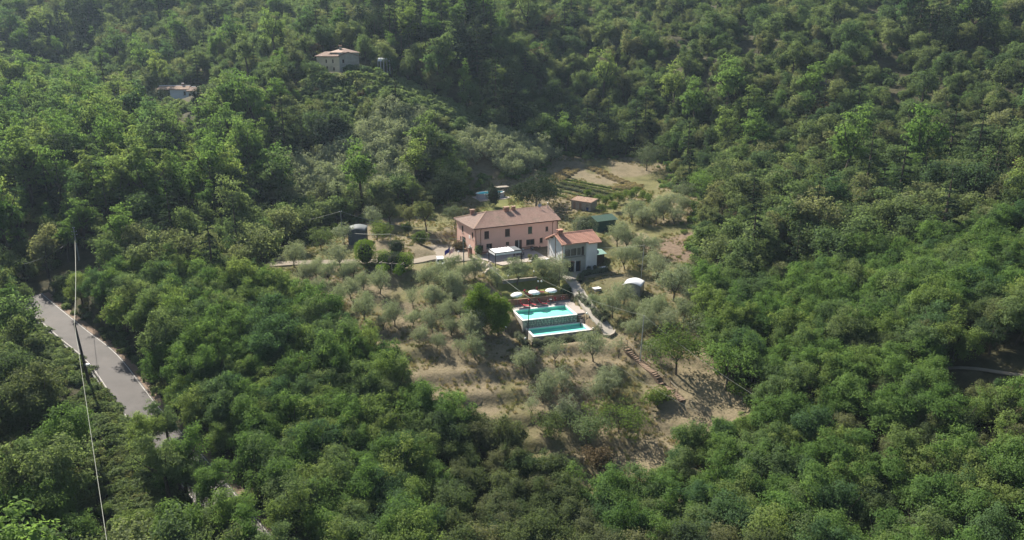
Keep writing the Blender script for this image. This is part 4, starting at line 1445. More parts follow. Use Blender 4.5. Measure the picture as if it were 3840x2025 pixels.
director_chair(pl(7.6, 7.4, 3.58), POOL_A + R(60), 'red and white folding chair left of the right parasol pole')
director_chair(pl(9.1, 7.6, 3.58), POOL_A + R(10), 'red and white folding chair right of the right parasol pole')
lt = thing('poolside_table', 'small pale side table between the two red folding chairs', 'table', pl(8.2, 7.9, 3.58), POOL_A)
MB().lathe([(0.3, 0.62), (0.3, 0.66), (0.01, 0.67)], 12).build('table_top', M['coping'], lt)
MB().tube([(0, 0, 0), (0, 0, 0.62)], 0.03, 6).lathe([(0.2, 0), (0.2, 0.03), (0.03, 0.05)], 10).build('stand', M['metal_grey'], lt)
lr = thing('life_ring', 'orange and white life ring hung on the brick wall behind the pool', 'life ring', pl(10.9, 8.30, 4.1), POOL_A)
MB().torus((0, 0, 0), 0.32, 0.085).build('ring', M['ring_orange'], lr, True)
for k in range(4):
    a = math.pi / 4 + k * math.pi / 2
    MB().tube([(0.32 * math.cos(a - 0.16), 0, 0.32 * math.sin(a - 0.16)), (0.32 * math.cos(a + 0.16), 0, 0.32 * math.sin(a + 0.16))], 0.095, 8).build('white_band', M['globe'], lr)
# globe lamps
globe_lamp(on_ground(*tuple(pl(7.3, 11.6, 0))[:2]), 1.9, 'twin white globe lamp on the lawn behind the right parasol', 0.2, True)
for u, v, lab, h in ((2200, 1195, 'globe lamp between clipped bushes beside the upper pool steps', 0.9), (2224, 1252, 'globe lamp beside the lower pool steps', 0.9),
                     (1970, 1290, 'globe lamp at the hedge corner below the lower pool', 0.9), (1896, 1243, 'globe lamp in the shade left of the pools under the laurel', 0.7),
                     (2002, 1035, 'globe lamp on the lawn between the first two lawn olives', 0.8), (1906, 1050, 'globe lamp at the top of the shaded lawn wall', 0.7), (1013, 960, 'globe lamp in the dark shade at the far end of the drive', 1.2)):
    globe_lamp(G(u, v), h, lab)

# ------------------------------------------------------------------ concrete path, log stair, rail
pth = strip('path', PATH, 2.4, M['concrete'], 0.0, 0.6, zfun=PATH[:, 2])
tag(pth, kind='structure')
DRIVE = spline([tuple(G(*p)) for p in ((1010, 992), (1130, 985), (1260, 985), (1400, 985), (1520, 985), (1600, 975), (1680, 960))], 8)
drv = strip('drive', DRIVE, 3.2, M['gravel'], 0.06, 0.6)
tag(drv, kind='structure')
YARD = [tuple(hl(x, y))[:2] for x, y in ((-8.5, -2.0), (-0.2, -3.2), (0.3, 8.5), (-4, 12.5), (-7.5, 11.5), (-7.0, 4))]
yd = MB().poly(YARD, HZ - 0.5, HZ + 0.02).build('yard', M['gravel'])
tag(yd, kind='structure')

STAIR = [G(*p) for p in ((2310, 1265), (2350, 1310), (2390, 1350), (2430, 1385), (2470, 1425), (2520, 1470), (2560, 1510))]
SL = spline([tuple(p) for p in STAIR], 6)
st = thing('log_stair', 'earth stair with stone treads going down through the olives beside the rail', 'stair', tuple(STAIR[0]))
for i in range(2, len(SL) - 1, 1):
    a, b = SL[i], SL[min(i + 1, len(SL) - 1)]
    ang = math.atan2(b[1] - a[1], b[0] - a[0])
    o = MB().box(-0.36, 0.36 + 0.2 * random.random(), -0.5, 0.5 + 0.15 * random.random(), -0.35, 0.03).build('tread', M['soil'], st)
    o.location = Vector((a[0], a[1], float(hgt(a[0], a[1])) + 0.10)) - STAIR[0]
    o.rotation_euler = (0, 0, ang)
rl = thing('log_rail_fence', 'brown log post and rail fence along the earth stair', 'fence', tuple(STAIR[0]))
prev = None
RP = [G(*p) for p in ((2330, 1285), (2352, 1300), (2376, 1322), (2397, 1346), (2419, 1363), (2440, 1382), (2463, 1411), (2486, 1431), (2513, 1450), (2541, 1478))]
for i, p in enumerate(RP):
    q = p - STAIR[0]
    MB().tube([q + Vector((0, 0, -0.2)), q + Vector((0, 0, 1.05))], 0.06, 6).build('post', M['wood'], rl)
    if prev is not None and i not in (6, 8):
        MB().tube([prev + Vector((0, 0, 0.98)), q + Vector((0, 0, 0.98))], 0.045, 6).build('rail', M['wood_grey'], rl)
        MB().tube([prev + Vector((0, 0, 0.5)), q + Vector((0, 0, 0.5))], 0.04, 6).build('rail', M['wood'], rl)
    prev = q
wc = thing('curved_path_end', 'curved low stone wall at the lower end of the concrete path', 'wall', tuple(G(2285, 1255)))
c0 = G(2285, 1255)
wb_ = MB()
pts_ = [G(2262, 1262) - c0, G(2285, 1266) - c0, G(2300, 1258) - c0, G(2306, 1245) - c0]
for a, b in zip(pts_, pts_[1:]):
    wb_.bar(a + Vector((0, 0, 0.0)), b + Vector((0, 0, 0.0)), 0.3, 1.0)
wb_.build('wall_body', M['stone'], wc)


# ------------------------------------------------------------------ sheds
def shed_vault(p, rz, w, d, h, rise, roofm, wallm, lab, open_front=False):
    t = thing('vaulted_shed', lab, 'shed', p, rz)
    n = 10
    arc = [(-w / 2 - 0.15 + (w + 0.3) * i / n, h + rise * math.sin(math.pi * i / n)) for i in range(n + 1)]
    V = [(x, -0.2, z) for x, z in arc] + [(x, d + 0.2, z) for x, z in arc]
    F = [(i, i + 1, n + 2 + i, n + 1 + i) for i in range(n)]
    r_ = obj('vault_roof', np_mesh('vault_roof', V, F, roofm, True), t)
    r_.modifiers.new('t', 'SOLIDIFY').thickness = 0.05
    MB().box(-w / 2, -w / 2 + 0.08, 0, d, 0, h - 0.02).build('side_wall', wallm, t)
    MB().box(w / 2 - 0.08, w / 2, 0, d, 0, h - 0.02).build('side_wall', wallm, t)
    prof = [(-w / 2, 0), (w / 2, 0)] + [(max(-w / 2, min(w / 2, x)), z - 0.06) for x, z in reversed(arc)]
    k = len(prof)
    for y, nm in ((d - 0.08, 'rear_wall'), (0.0, 'front_wall')):
        MB().add([(x, y, z) for x, z in prof] + [(x, y + 0.08, z) for x, z in prof], [tuple(range(k)), tuple(reversed(range(k, 2 * k)))] + [(i, k + i, k + (i + 1) % k, (i + 1) % k) for i in range(k)]).build(nm, wallm, t)
    return t


g_ = G(1340, 918)
sv = shed_vault((g_.x, g_.y, g_.z - 0.1), R(6), 3.9, 5.0, 3.3, 0.45, M['sheet_grey'], M['sheet_dark'], 'dark grey shed with curved roof left of the farmhouse drive')
g_ = G(2368, 1110)
sv2 = shed_vault((g_.x, g_.y, g_.z - 0.2), R(-22), 3.3, 3.4, 2.3, 0.55, M['sheet_white'], M['metal_grey'], 'pale shed with white barrel roof among the olives')


def gable_shed(p, rz, w, d, h, rise, roofm, wallm, lab, ov=0.4, doors=()):
    t = thing('tool_shed', lab, 'shed', p, rz)
    for x0, x1, y0, y1 in ((0, w, 0, 0.1), (0, w, d - 0.1, d), (0, 0.1, 0.1, d - 0.1), (w - 0.1, w, 0.1, d - 0.1)):
        MB().box(x0, x1, y0, y1, -0.3, h).build('wall', wallm, t)
    b = MB()
    e = h - 0.02
    b.add([(-ov, -ov, e), (w + ov, -ov, e), (w + ov, d / 2, h + rise), (-ov, d / 2, h + rise), (w + ov, d + ov, e), (-ov, d + ov, e)], [(0, 1, 2, 3), (3, 2, 4, 5)])
    r_ = b.build('roof', roofm, t)
    r_.modifiers.new('t', 'SOLIDIFY').thickness = 0.06
    for k in range(int((w + 2 * ov) / 0.5)):
        x = -ov + 0.25 + 0.5 * k
        MB().bar((x, -ov, e + 0.07), (x, d / 2, h + rise + 0.07), 0.05, 0.03).build('sheet_rib', roofm, r_)
    for y in (0.05, d - 0.05):
        MB().add([(0, y - 0.04, h), (w, y - 0.04, h), (w, y + 0.04, h), (0, y + 0.04, h)], [(0, 1, 2, 3)]) if False else None
    for x in (0.05, w - 0.05):
        MB().add([(x - 0.05, 0, h), (x - 0.05, d, h), (x - 0.05, d / 2, h + rise - 0.08), (x + 0.05, 0, h), (x + 0.05, d, h), (x + 0.05, d / 2, h + rise - 0.08)], [(0, 2, 1), (3, 4, 5), (0, 3, 5, 2), (1, 2, 5, 4)]).build('gable', wallm, t)
    return t


g_ = G(2240, 872)
gable_shed((g_.x, g_.y, g_.z), R(28), 5.2, 4.6, 2.7, 0.85, M['sheet_green'], M['tarp_green'], 'dark green shed with pale green sheet roof behind the small house')
g_ = al(9.4, 3.4, -0.2)
gable_shed((g_.x, g_.y, g_.z), ANNEX_A, 2.6, 3.6, 2.6, 0.45, M['sheet_mint'], M['wood_dark'], 'low lean-to shed with mint green roof against the small house')
wt_ = thing('satellite_dish', 'round grey dish beside the mint roofed lean-to', 'dish', al(8.6, 1.0, 3.6), ANNEX_A)
MB().lathe([(0.02, 0.0), (0.3, 0.04), (0.5, 0.13), (0.5, 0.15), (0.3, 0.06), (0.02, 0.02)], 14).build('reflector', M['metal_grey'], wt_, rot=(R(70), 0, R(20)))
MB().bar((0, 0, 0), (-0.4, 0.1, -0.1), 0.04, 0.04).build('bracket', M['metal_grey'], wt_)
# brick hen house with mono-pitch roof
g_ = G(2142, 782)
hh = thing('brick_outhouse', 'small brick outhouse with two plank doors behind the farmhouse', 'outhouse', (g_.x, g_.y, g_.z - 0.1), R(-38))
MBW = wall_mesh('front_wall', 6.0, 2.35, [(0.5, 1.3, 0, 1.9), (2.3, 3.15, 0, 1.9), (4.4, 5.2, 1.35, 1.6), (4.4, 5.1, 0.5, 1.0)], M['stone'], 0.25)
fw = obj('front_wall', MBW, hh)
for a, b in ((0.5, 1.3), (2.3, 3.15)):
    dd = MB()
    for k in range(4):
        w_k = (b - a) / 4
        dd.box(a + k * w_k + 0.005, a + (k + 1) * w_k - 0.005, 0.1, 0.14, 0, 1.9)
    dd.build('plank_door', M['plank_wood'], fw)
MB().box(0, 6, 2.6, 2.85, 0, 2.75).build('rear_wall', M['stone'], hh)
MB().box(0, 0.25, 0.25, 2.6, 0, 2.45).build('side_wall', M['stone'], hh)
MB().box(5.75, 6, 0.25, 2.6, 0, 2.45).build('side_wall', M['stone'], hh)
hr_ = MB().add([(-0.25, -0.3, 2.38), (6.25, -0.3, 2.38), (6.25, 3.1, 2.9), (-0.25, 3.1, 2.9)], [(0, 1, 2, 3)]).build('roof', M['tile_old'], hh)
hr_.modifiers.new('t', 'SOLIDIFY').thickness = 0.08
roof_face(hr_, (-0.25, -0.3, 2.40), (6.25, -0.3, 2.40), (6.25, 3.1, 2.92), (-0.25, 3.1, 2.92), 8, M['tile_ridge'], 0.3, 0.05)
bb = thing('blue_water_butt', 'dark blue plastic tub beside the brick outhouse', 'tub', Vector(G(2205, 790)))
MB().lathe([(0.02, 0), (0.42, 0), (0.5, 0.85), (0.46, 0.85), (0.40, 0.1), (0.02, 0.1)], 14).build('tub_shell', M['blue_plastic'], bb)

# ------------------------------------------------------------------ above-ground pool with wooden shelter
g_ = G(1850, 745)
ap = thing('above_ground_pool', 'grey sided above ground pool with pale blue water behind the farmhouse', 'pool', (g_.x, g_.y, g_.z), R(24))
n = 20
ring = [(4.1 * math.cos(2 * math.pi * k / n), 2.3 + 2.1 * math.sin(2 * math.pi * k / n)) for k in range(n)]
for k in range(n):
    a, b = ring[k], ring[(k + 1) % n]
    MB().bar((a[0], a[1], 0.65), (b[0], b[1], 0.65), 0.06, 1.3).build('wall_panel', M['pool_panel'], ap)
    MB().bar((a[0], a[1], 1.34), (b[0], b[1], 1.34), 0.26, 0.06).build('rim', M['coping'], ap)
MB().add([(x * 0.985, 2.3 + (y - 2.3) * 0.985, 1.12) for x, y in ring], [tuple(range(n))]).build('water_surface', M['water_blue'], ap)
MB().add([(x * 0.98, 2.3 + (y - 2.3) * 0.98, 0.02) for x, y in ring] + [(x * 0.98, 2.3 + (y - 2.3) * 0.98, 1.30) for x, y in ring], [tuple(range(n))] + [(k, n + k, n + (k + 1) % n, (k + 1) % n) for k in range(n)]).build('liner', M['liner_blue'], ap)
ladder(ap, 3.4, 1.2, 1.3, R(-60))
pb = MB().poly([(-4.6, -1.5), (5.0, -1.5), (5.0, 5.0), (-4.6, 5.0)], -0.3, 0.015).build('pool_base', M['paving'], loc=(g_.x, g_.y, g_.z), rot=(0, 0, R(24)))
tag(pb, kind='structure')
wsx = thing('wooden_shelter', 'low open shelter with pale flat roof behind the above ground pool', 'shelter', (g_.x + 2.2, g_.y + 7.2, float(hgt(g_.x + 2.2, g_.y + 7.2))), R(20))
MB().box(-1.9, 1.9, -1.2, 1.2, 2.0, 2.08).build('roof', M['wood_grey'], wsx)
for x in (-1.7, 0, 1.7):
    for y in (-1.0, 1.0):
        MB().box(x - 0.05, x + 0.05, y - 0.05, y + 0.05, -0.2, 2.0).build('post', M['wood_dark'], wsx)

# ------------------------------------------------------------------ far houses
g_ = G(1260, 268)
uh = thing('hillside_farmhouse', 'old yellow and grey farmhouse with red roof high on the wooded hill', 'house', (at_y(1272, 268, 258).x, 258, 44.0), R(48))
UH = 5.0
u1 = [(-3.7, -2.9, 2.9, 4.0), (-7.6, -6.8, 2.9, 4.0), (-3.4, -2.5, 0.4, 1.4), (-7.4, -6.4, 0.0, 1.7)]
LW = 13.0
lw_ = obj('front_wall', wall_mesh('front_wall', LW, UH, [(LW + o[0], LW + o[1], o[2], o[3]) for o in u1], M['plaster_yellow']), uh, (0, 0, 0), (0, 0, R(90) + R(180)))
lw_.location = (0, LW, 0)
for o in u1:
    window(lw_, (LW + o[0], LW + o[1], o[2], o[3]), 'shut')
u2 = [(1.2, 1.95, 2.9, 4.0), (1.3, 2.1, 0.2, 1.5), (6.0, 6.9, 0.2, 1.9)]
rw_ = obj('end_wall', wall_mesh('end_wall', 8.2, UH + 1.3, u2, M['plaster_grey']), uh, (0.36, 0, 0))
for o in u2:
    window(rw_, o, 'shut')
uw2 = MB().box(1.8, 8.56, 0.36, 7.5, 0, UH + 1.3).build('upper_block', M['plaster_grey'], uh)
MB().box(8.2, 8.56, 0.36, LW, 0, UH).box(0.36, 8.2, LW - 0.35, LW, 0, UH).build('rear_wall', M['plaster_grey'], uh)
ur = MB().add([(-0.5, -0.4, UH), (-0.5, LW + 0.4, UH), (4.0, LW + 0.4, UH + 1.55), (4.0, -0.4, UH + 1.55), (9.0, LW + 0.4, UH), (9.0, -0.4, UH)], [(0, 3, 2, 1), (3, 5, 4, 2)]).build('roof', M['tile_far'], uh)
ur.modifiers.new('t', 'SOLIDIFY').thickness = 0.15
roof_face(ur, (-0.5, LW + 0.4, UH + 0.04), (-0.5, -0.4, UH + 0.04), (4.0, -0.4, UH + 1.59), (4.0, LW + 0.4, UH + 1.59), 10, M['tile_far'], 0.35)
ur2 = MB().add([(1.2, -0.45, UH + 1.32), (9.1, -0.45, UH + 1.32), (9.1, 8.0, UH + 1.32), (1.2, 8.0, UH + 1.32), (5.1, 3.0, UH + 2.7), (5.1, 4.6, UH + 2.7)], [(0, 1, 4), (1, 2, 5, 4), (2, 3, 5), (3, 0, 4, 5), (3, 2, 1, 0)]).build('hipped_roof', M['tile_far'], uh)
chimney(uh, 3.9, 4.0, UH + 2.0, 0.7, 0.6, 1.2, mat=M['plaster_grey'])

g_ = Vector((at_y(640, 368, 288).x, 288, 33.2))
lh = thing('white_cottage', 'low white cottage with red roofs among trees on the left hillside', 'house', tuple(g_), R(8))
q = [(4.6, 5.5, 1.3, 2.7), (7.2, 8.0, 0.6, 2.3), (8.8, 9.7, 0.9, 2.2)]
for nm, L, H, ops, loc, rot in (('front_wall', 6.6, 3.6, [(4.9, 5.7, 1.4, 2.8)], (0, 0, 0), 0), ('front_wall', 4.6, 3.0, [(0.5, 1.3, 0.4, 2.1), (2.0, 2.9, 0.8, 2.1)], (6.6, -1.2, 0), 0)):
    w = obj(nm, wall_mesh(nm, L, H, ops, M['plaster_white']), lh, loc)
    for o in ops:
        window(w, o, 'open')
MB().box(0, 0.3, 0.36, 6, 0, 3.6).box(6.3, 6.6, -0.84, 6, 0, 3.0).box(10.9, 11.2, -0.84, 5, 0, 3.0).box(0.3, 10.9, 5.7, 6.0, 0, 3.0).build('side_walls', M['plaster_white'], lh)
lr1 = MB().add([(-4.5, -0.5, 3.55), (7.0, -0.5, 3.55), (7.0, 3.0, 4.75), (-4.5, 3.0, 4.75), (7.0, 6.5, 3.6), (-4.5, 6.5, 3.6)], [(0, 1, 2, 3), (3, 2, 4, 5)]).build('roof', M['tile_far'], lh)
lr1.modifiers.new('t', 'SOLIDIFY').thickness = 0.15
roof_face(lr1, (-4.5, -0.5, 3.6), (7.0, -0.5, 3.6), (7.0, 3.0, 4.8), (-4.5, 3.0, 4.8), 9, M['tile_ridge'], 0.35)
ridge_caps(lr1, (-4.5, 3, 4.85), (7.0, 3, 4.85), M['coping'], 0.16)
lr2 = MB().add([(6.4, -1.8, 2.95), (11.8, -1.8, 2.95), (11.8, 2.0, 4.3), (6.4, 2.0, 4.3), (11.8, 5.6, 2.95), (6.4, 5.6, 2.95)], [(0, 1, 2, 3), (3, 2, 4, 5)]).build('roof', M['tile_far'], lh)
lr2.modifiers.new('t', 'SOLIDIFY').thickness = 0.15
roof_face(lr2, (6.4, -1.8, 3.0), (11.8, -1.8, 3.0), (11.8, 2.0, 4.35), (6.4, 2.0, 4.35), 9, M['tile_far'], 0.35)
ridge_caps(lr2, (7.6, 2, 4.4), (11.8, 2, 4.4), M['coping'], 0.2)
MB().box(-4.2, -4.0, 0, 6, 0, 3.5).box(-4.0, -2.0, 0.0, 0.2, 0, 0.6).build('porch_wall', M['plaster_white'], lh)
chimney(lh, 4.2, 3.2, 4.2, 0.7, 0.6, 1.1, capmat=M['coping'])
g_ = G(1436, 262)
cn = thing('white_frame_tunnel', 'small white framed plant tunnel right of the hillside farmhouse', 'tunnel', at_y(1418, 255, 259), R(-8))
zz0 = float(hgt(cn.location.x, cn.location.y)) - cn.location.z
for k in range(5):
    x = 1.05 * k
    MB().tube([(x, 0, zz0 - 0.2), (x, 0, 2.2), (x, 0.5, 3.0), (x, 1.3, 3.3), (x, 2.1, 3.0), (x, 2.6, 2.2), (x, 2.6, zz0 - 0.2)], 0.07, 6).build('hoop', M['sheet_white'], cn)
tcv = [(x, y, z) for x in (0, 4.2) for y, z in ((0, 2.2), (0.5, 3.02), (1.3, 3.32), (2.1, 3.02))]
obj('cover_sheet', np_mesh('cover_sheet', tcv, [(0, 4, 5, 1), (1, 5, 6, 2), (2, 6, 7, 3)], M['sheet_white']), cn).modifiers.new('t', 'SOLIDIFY').thickness = 0.03


# ------------------------------------------------------------------ poles and cables
def pole(base, h, r, mat, lab, lean=(0, 0), arms=(), cap=False):
    t = thing('utility_pole', lab, 'pole', base, 0, 'utility poles')
    MB().tube([(0, 0, -0.4), (lean[0], lean[1], h)], [r, r * 0.65], 8).build('shaft', M[mat], t)
    for dz, w_, a in arms:
        f_ = 1 - dz / h
        MB().bar((lean[0] * f_ - w_ * math.cos(a), lean[1] * f_ - w_ * math.sin(a), h - dz), (lean[0] * f_ + w_ * math.cos(a), lean[1] * f_ + w_ * math.sin(a), h - dz), 0.07, 0.07).build('crossarm', M['metal_grey'], t)
        for s in (-1, 1):
            MB().lathe([(0.02, 0), (0.06, 0.02), (0.04, 0.08), (0.07, 0.1), (0.03, 0.16)], 8, (lean[0] * f_ + s * w_ * math.cos(a) * 0.9, lean[1] * f_ + s * w_ * math.sin(a) * 0.9, h - dz + 0.03)).build('insulator', M['globe'], t)
    return Vector(base) + Vector((lean[0], lean[1], h))


def cable(a, b, sag, lab, r=0.03, mat='cable'):
    a, b = Vector(a), Vector(b)
    pts = []
    for i in range(17):
        s = i / 16
        p = a.lerp(b, s)
        p.z -= 4 * sag * s * (1 - s)
        pts.append(p - a)
    t = MB().tube(pts, r, 5).build('overhead_cable', M[mat], loc=a)
    tag(t, lab, 'cable', 'overhead cables')


def top_of(base, v_top, u_top=None):
    """height of a pole whose top shows at pixel row v_top"""
    d = ray(u_top or 1920, v_top)
    return CAMZ + d[2] / d[1] * base.y - base.z


b1 = G(1976, 1290)
t1 = pole(b1, top_of(b1, 1117), 0.10, 'metal_dark', 'slim dark metal pole standing in front of both pools', (0.45, 0))
b2 = G(2400, 1356)
t2 = pole(b2, top_of(b2, 1183), 0.11, 'pole_light', 'tall pale grey pole beside the earth stair', (0.25, 0))
b3 = G(1741, 1028)
t3 = pole(b3, top_of(b3, 893), 0.13, 'pole_metal', 'greenish pole standing in front of the green farmhouse door', (-0.1, 0))
b4 = G(1287, 912)
t4 = pole(b4, top_of(b4, 792), 0.12, 'pole_metal', 'grey pole beside the dark vaulted shed', (-0.15, 0), ((0.1, 0.3, 0.4),))
b5 = G(1468, 955)
t5 = pole(b5, top_of(b5, 878), 0.10, 'pole_metal', 'thin pole between the clipped hedges left of the drive')
b6 = G(2404, 1045)
t6 = pole(b6, top_of(b6, 918), 0.08, 'pole_light', 'thin pale pole behind the white barrel roofed shed', (0.25, 0))
b7 = Vector((at_y(306, 1030, 150).x, 150, 0))
b7.z = float(hgt(b7.x, b7.y))
t7 = pole(b7, top_of(b7, 853), 0.15, 'pole_light', 'tall pale pole with crossarms rising from trees by the road', (0, 0), ((0.1, 0.22, 0), (0.9, 0.5, 0.3), (1.6, 0.5, 0.3)))
b8 = G(338, 1450)
t8 = pole(b8, top_of(b8, 1213), 0.22, 'pole_wood', 'dark wooden pole with a street light beside the road', (-0.85, 0.3))
sl_ = thing('street_light', 'white street light head on the dark roadside pole', 'street light', b8 + Vector((-0.3, 0.1, 3.6)))
MB().tube([(0, 0, -1.2), (0.35, -0.1, -1.0), (0.5, -0.1, 0.0)], 0.04, 6).build('arm', M['metal_grey'], sl_)
MB().box(0.15, 0.85, -0.25, 0.1, 0.0, 0.17, 0.04).build('lamp_head', M['globe'], sl_)
b9 = G(3597, 900)
t9 = pole(b9, top_of(b9, 842), 0.10, 'pole_metal', 'short pole half hidden in the wood at the right edge')
hw = hl(1.3, 0.45, 3.3)
cable(t3, t1, 0.9, 'cable from the greenish pole down to the dark pool pole', 0.025)
cable(hl(0.9, 0.45, 3.2), t2, 2.0, 'cable from the farmhouse corner across the lawn to the stair pole', 0.018)
cable(t1, Vector(G(2620, 1640)) + Vector((0, 0, 4)), 1.6, 'cable from the pool pole down past the earth stair', 0.014)
cable(t2, Vector(G(2900, 1600)) + Vector((0, 0, 3)), 0.7, 'cable from the stair pole down into the lower wood', 0.02)
cable(t4, hl(0.5, 8.5, 4.6), 1.6, 'cable from the shed pole to the farmhouse side wall', 0.035)
cable(t4, at_y(905, 856, 178), 0.9, 'cable from the shed pole away into the dark wood', 0.03)
cable(t5, at_y(1120, 846, 172), 0.7, 'cable from the thin hedge pole into the wood', 0.035)
cable(t5, t3, 0.6, 'cable from the thin hedge pole to the greenish pole', 0.02)
cable(t6, al(8.0, 0.3, 5.0), 0.4, 'cable from the thin pale pole to the small white house', 0.025)
cable(al(0.4, 0.5, 4.9), hl(17.3, 0.5, 2.2), 0.4, 'cable between the small house and the farmhouse front', 0.02)
cable(t8, t7 - Vector((0, 0, 1.7)), 1.3, 'pale cable between the roadside pole and the tall crossarm pole', 0.035)
cable(t8, at_y(440, 2300, 46), 0.6, 'pale cable from the roadside pole toward the viewer', 0.022)
cable(t7 - Vector((0, 0, 1.9)), at_y(650, 880, 175), 1.2, 'cable from the tall crossarm pole to the right into trees', 0.025, 'pole_metal')
cable(t7 - Vector((0, 0, 2.0)), at_y(90, 990, 135), 0.8, 'cable from the tall crossarm pole to the left into trees', 0.025, 'pole_metal')
cable(at_y(-60, 1305, 96), at_y(230, 1236, 124), 0.4, 'short cable crossing the left edge near the road', 0.03)


# ------------------------------------------------------------------ car
g_ = G(1652, 1000)
car = thing('parked_car', 'white off-road car parked at the drive facing down the slope', 'car', (g_.x, g_.y, g_.z + 0.08), R(8))
# local: nose toward -y
prof = [(-2.1, 0.35), (-2.12, 0.75), (-2.0, 0.95), (-1.0, 1.05), (-0.95, 1.06), (2.05, 1.08), (2.12, 0.7), (2.1, 0.35)]
k = len(prof)
V = [(s * (0.84 if 0 < i < k - 1 else 0.80), y, z) for s in (-1, 1) for i, (y, z) in enumerate(prof)]
MB().add(V, [tuple(reversed(range(k))), tuple(range(k, 2 * k))] + [(i, (i + 1) % k, k + (i + 1) % k, k + i) for i in range(k)]).build('body', M['car_white'], car)
cab = MB().add([(-0.80, -0.95, 1.05), (0.80, -0.95, 1.05), (0.84, 2.03, 1.08), (-0.84, 2.03, 1.08), (-0.68, -0.40, 1.68), (0.68, -0.40, 1.68), (0.70, 1.9, 1.72), (-0.70, 1.9, 1.72)],
               [(0, 3, 2, 1), (4, 5, 6, 7), (0, 1, 5, 4), (1, 2, 6, 5), (2, 3, 7, 6), (3, 0, 4, 7)]).build('cabin', M['car_white'], car)
MB().add([(-0.72, -0.93, 1.10), (0.72, -0.93, 1.10), (0.62, -0.44, 1.63), (-0.62, -0.44, 1.63)], [(0, 1, 2, 3)]).build('windscreen', M['glass_dark'], cab, loc=(0, -0.012, 0.0))
for s in (-1, 1):
    for y0, y1 in ((-0.6, 0.35), (0.45, 1.8)):
        MB().add([(s * 0.812, y0, 1.12), (s * 0.825, y1, 1.12), (s * 0.715, y1 - 0.1, 1.62), (s * 0.705, y0 + 0.22, 1.60)], [(0, 1, 2, 3)] if s > 0 else [(3, 2, 1, 0)]).build('side_window', M['glass_dark'], cab, loc=(s * 0.012, 0, 0))
    MB().box(s * 0.95 - 0.1, s * 0.95 + 0.1, -0.75, -0.6, 1.08, 1.26).build('wing_mirror', M['metal_dark'], car)
    MB().lathe([(0.01, 0), (0.13, 0.0), (0.12, 0.04), (0.01, 0.05)], 10).build('headlight', M['chrome'], car, loc=(s * 0.62, -2.10, 0.78), rot=(R(90), 0, 0))
    for y in (-1.35, 1.35):
        wh = MB().lathe([(0.18, -0.1), (0.34, -0.1), (0.36, 0), (0.34, 0.1), (0.18, 0.1)], 16).build('wheel', M['tyre'], car, loc=(s * 0.78, y, 0.36), rot=(0, R(90), 0))
        MB().lathe([(0.01, 0.06), (0.2, 0.06), (0.2, -0.06), (0.01, -0.06)], 12).build('rim', M['chrome'], wh)
MB().box(-0.82, 0.82, -2.22, -2.1, 0.38, 0.60).build('bumper', M['metal_dark'], car)
MB().box(-0.42, 0.42, -2.135, -2.10, 0.66, 0.86).build('grille', M['metal_dark'], car)

# flags on leaning poles
for i, (u, v, lab, mats) in enumerate(((1684, 968, 'dark blue flag hanging from a leaning pole by the car', ('flag_blue',)), (1701, 966, 'red and white flag hanging from a leaning pole by the car', ('sign_white', 'flag_red')))):
    b0 = at_z(u, v, 7.9)
    t = thing('flag', lab, 'flag', b0, R(20), 'flags by the entrance')
    MB().tube([(0, 0, 0), (0.25, 0, 2.4)], 0.025, 6).build('flagpole', M['pole_light'], t)
    nn = 8
    V = []
    for a in range(nn + 1):
        for c in range(5):
            V.append((0.22 - 1.2 * a / nn, 0.12 * math.sin(a * 1.3 + c * 0.4), 2.35 - 0.95 * c / 4 - 0.75 * a / nn))
    fl = obj('cloth', np_mesh('cloth', V, [(a * 5 + c, a * 5 + c + 1, (a + 1) * 5 + c + 1, (a + 1) * 5 + c) for a in range(nn) for c in range(4)], M[mats[0]], True), t)
    if len(mats) > 1:
        for dz in (0.12, 0.42, 0.72):
            V2 = [(0.215 - 1.18 * a / nn, 0.12 * math.sin(a * 1.3 + dz * 1.7) - 0.012, 2.35 - dz - h_ - 0.75 * a / nn) for a in range(nn + 1) for h_ in (0, 0.14)]
            obj('stripe', np_mesh('stripe', V2, [(2 * a, 2 * a + 1, 2 * a + 3, 2 * a + 2) for a in range(nn)], M[mats[1]]), fl)

# rockery boulders at the terrace corner
def boulder_mesh(seed, mat):
    r_ = random.Random(seed)
    bm = bmesh.new()
    bmesh.ops.create_icosphere(bm, subdivisions=2, radius=1.0)
    for v in bm.verts:
        n_ = v.co.normalized()
        v.co *= 0.8 + 0.25 * math.sin(n_.x * 3 + seed) * math.cos(n_.y * 4 + seed * 2) + 0.12 * r_.random()
        v.co.z *= 0.75
    me = bpy.data.meshes.new('boulder')
    bm.to_mesh(me)
    bm.free()
    me.materials.append(mat)
    return me


BLD = [boulder_mesh(i, M['rock']) for i in range(4)]
POS = ['at the left end of the rockery below the pillar', 'second along the rockery below the pillar', 'largest pale one in the middle of the rockery', 'fourth along the rockery by the terrace', 'reddish one near the canopy corner', 'small one low on the rockery face', 'beside the canopy post foot', 'lowest of the rockery near the olive', 'upper rear of the rockery', 'half sunk in the rockery bank', 'right end of the rockery near the lawn']
for i, (u, v, s) in enumerate(((1775, 992, 0.7), (1792, 986, 0.8), (1810, 992, 1.0), (1826, 996, 0.8), (1838, 990, 0.7), (1800, 1008, 0.6), (1850, 1004, 0.7), (1818, 1020, 0.6), (1782, 1003, 0.7), (1832, 1010, 0.8), (1866, 1010, 0.55))):
    p = G(u, v + 6)
    o = obj('boulder', BLD[i % 4], None, (p.x, p.y, p.z + 0.15 * s), (random.random(), random.random(), random.random() * 6), (s, s * 0.8, s * 0.9))
    tag(o, 'pale rough boulder, ' + POS[i], 'boulder', 'rockery boulders at the terrace corner')

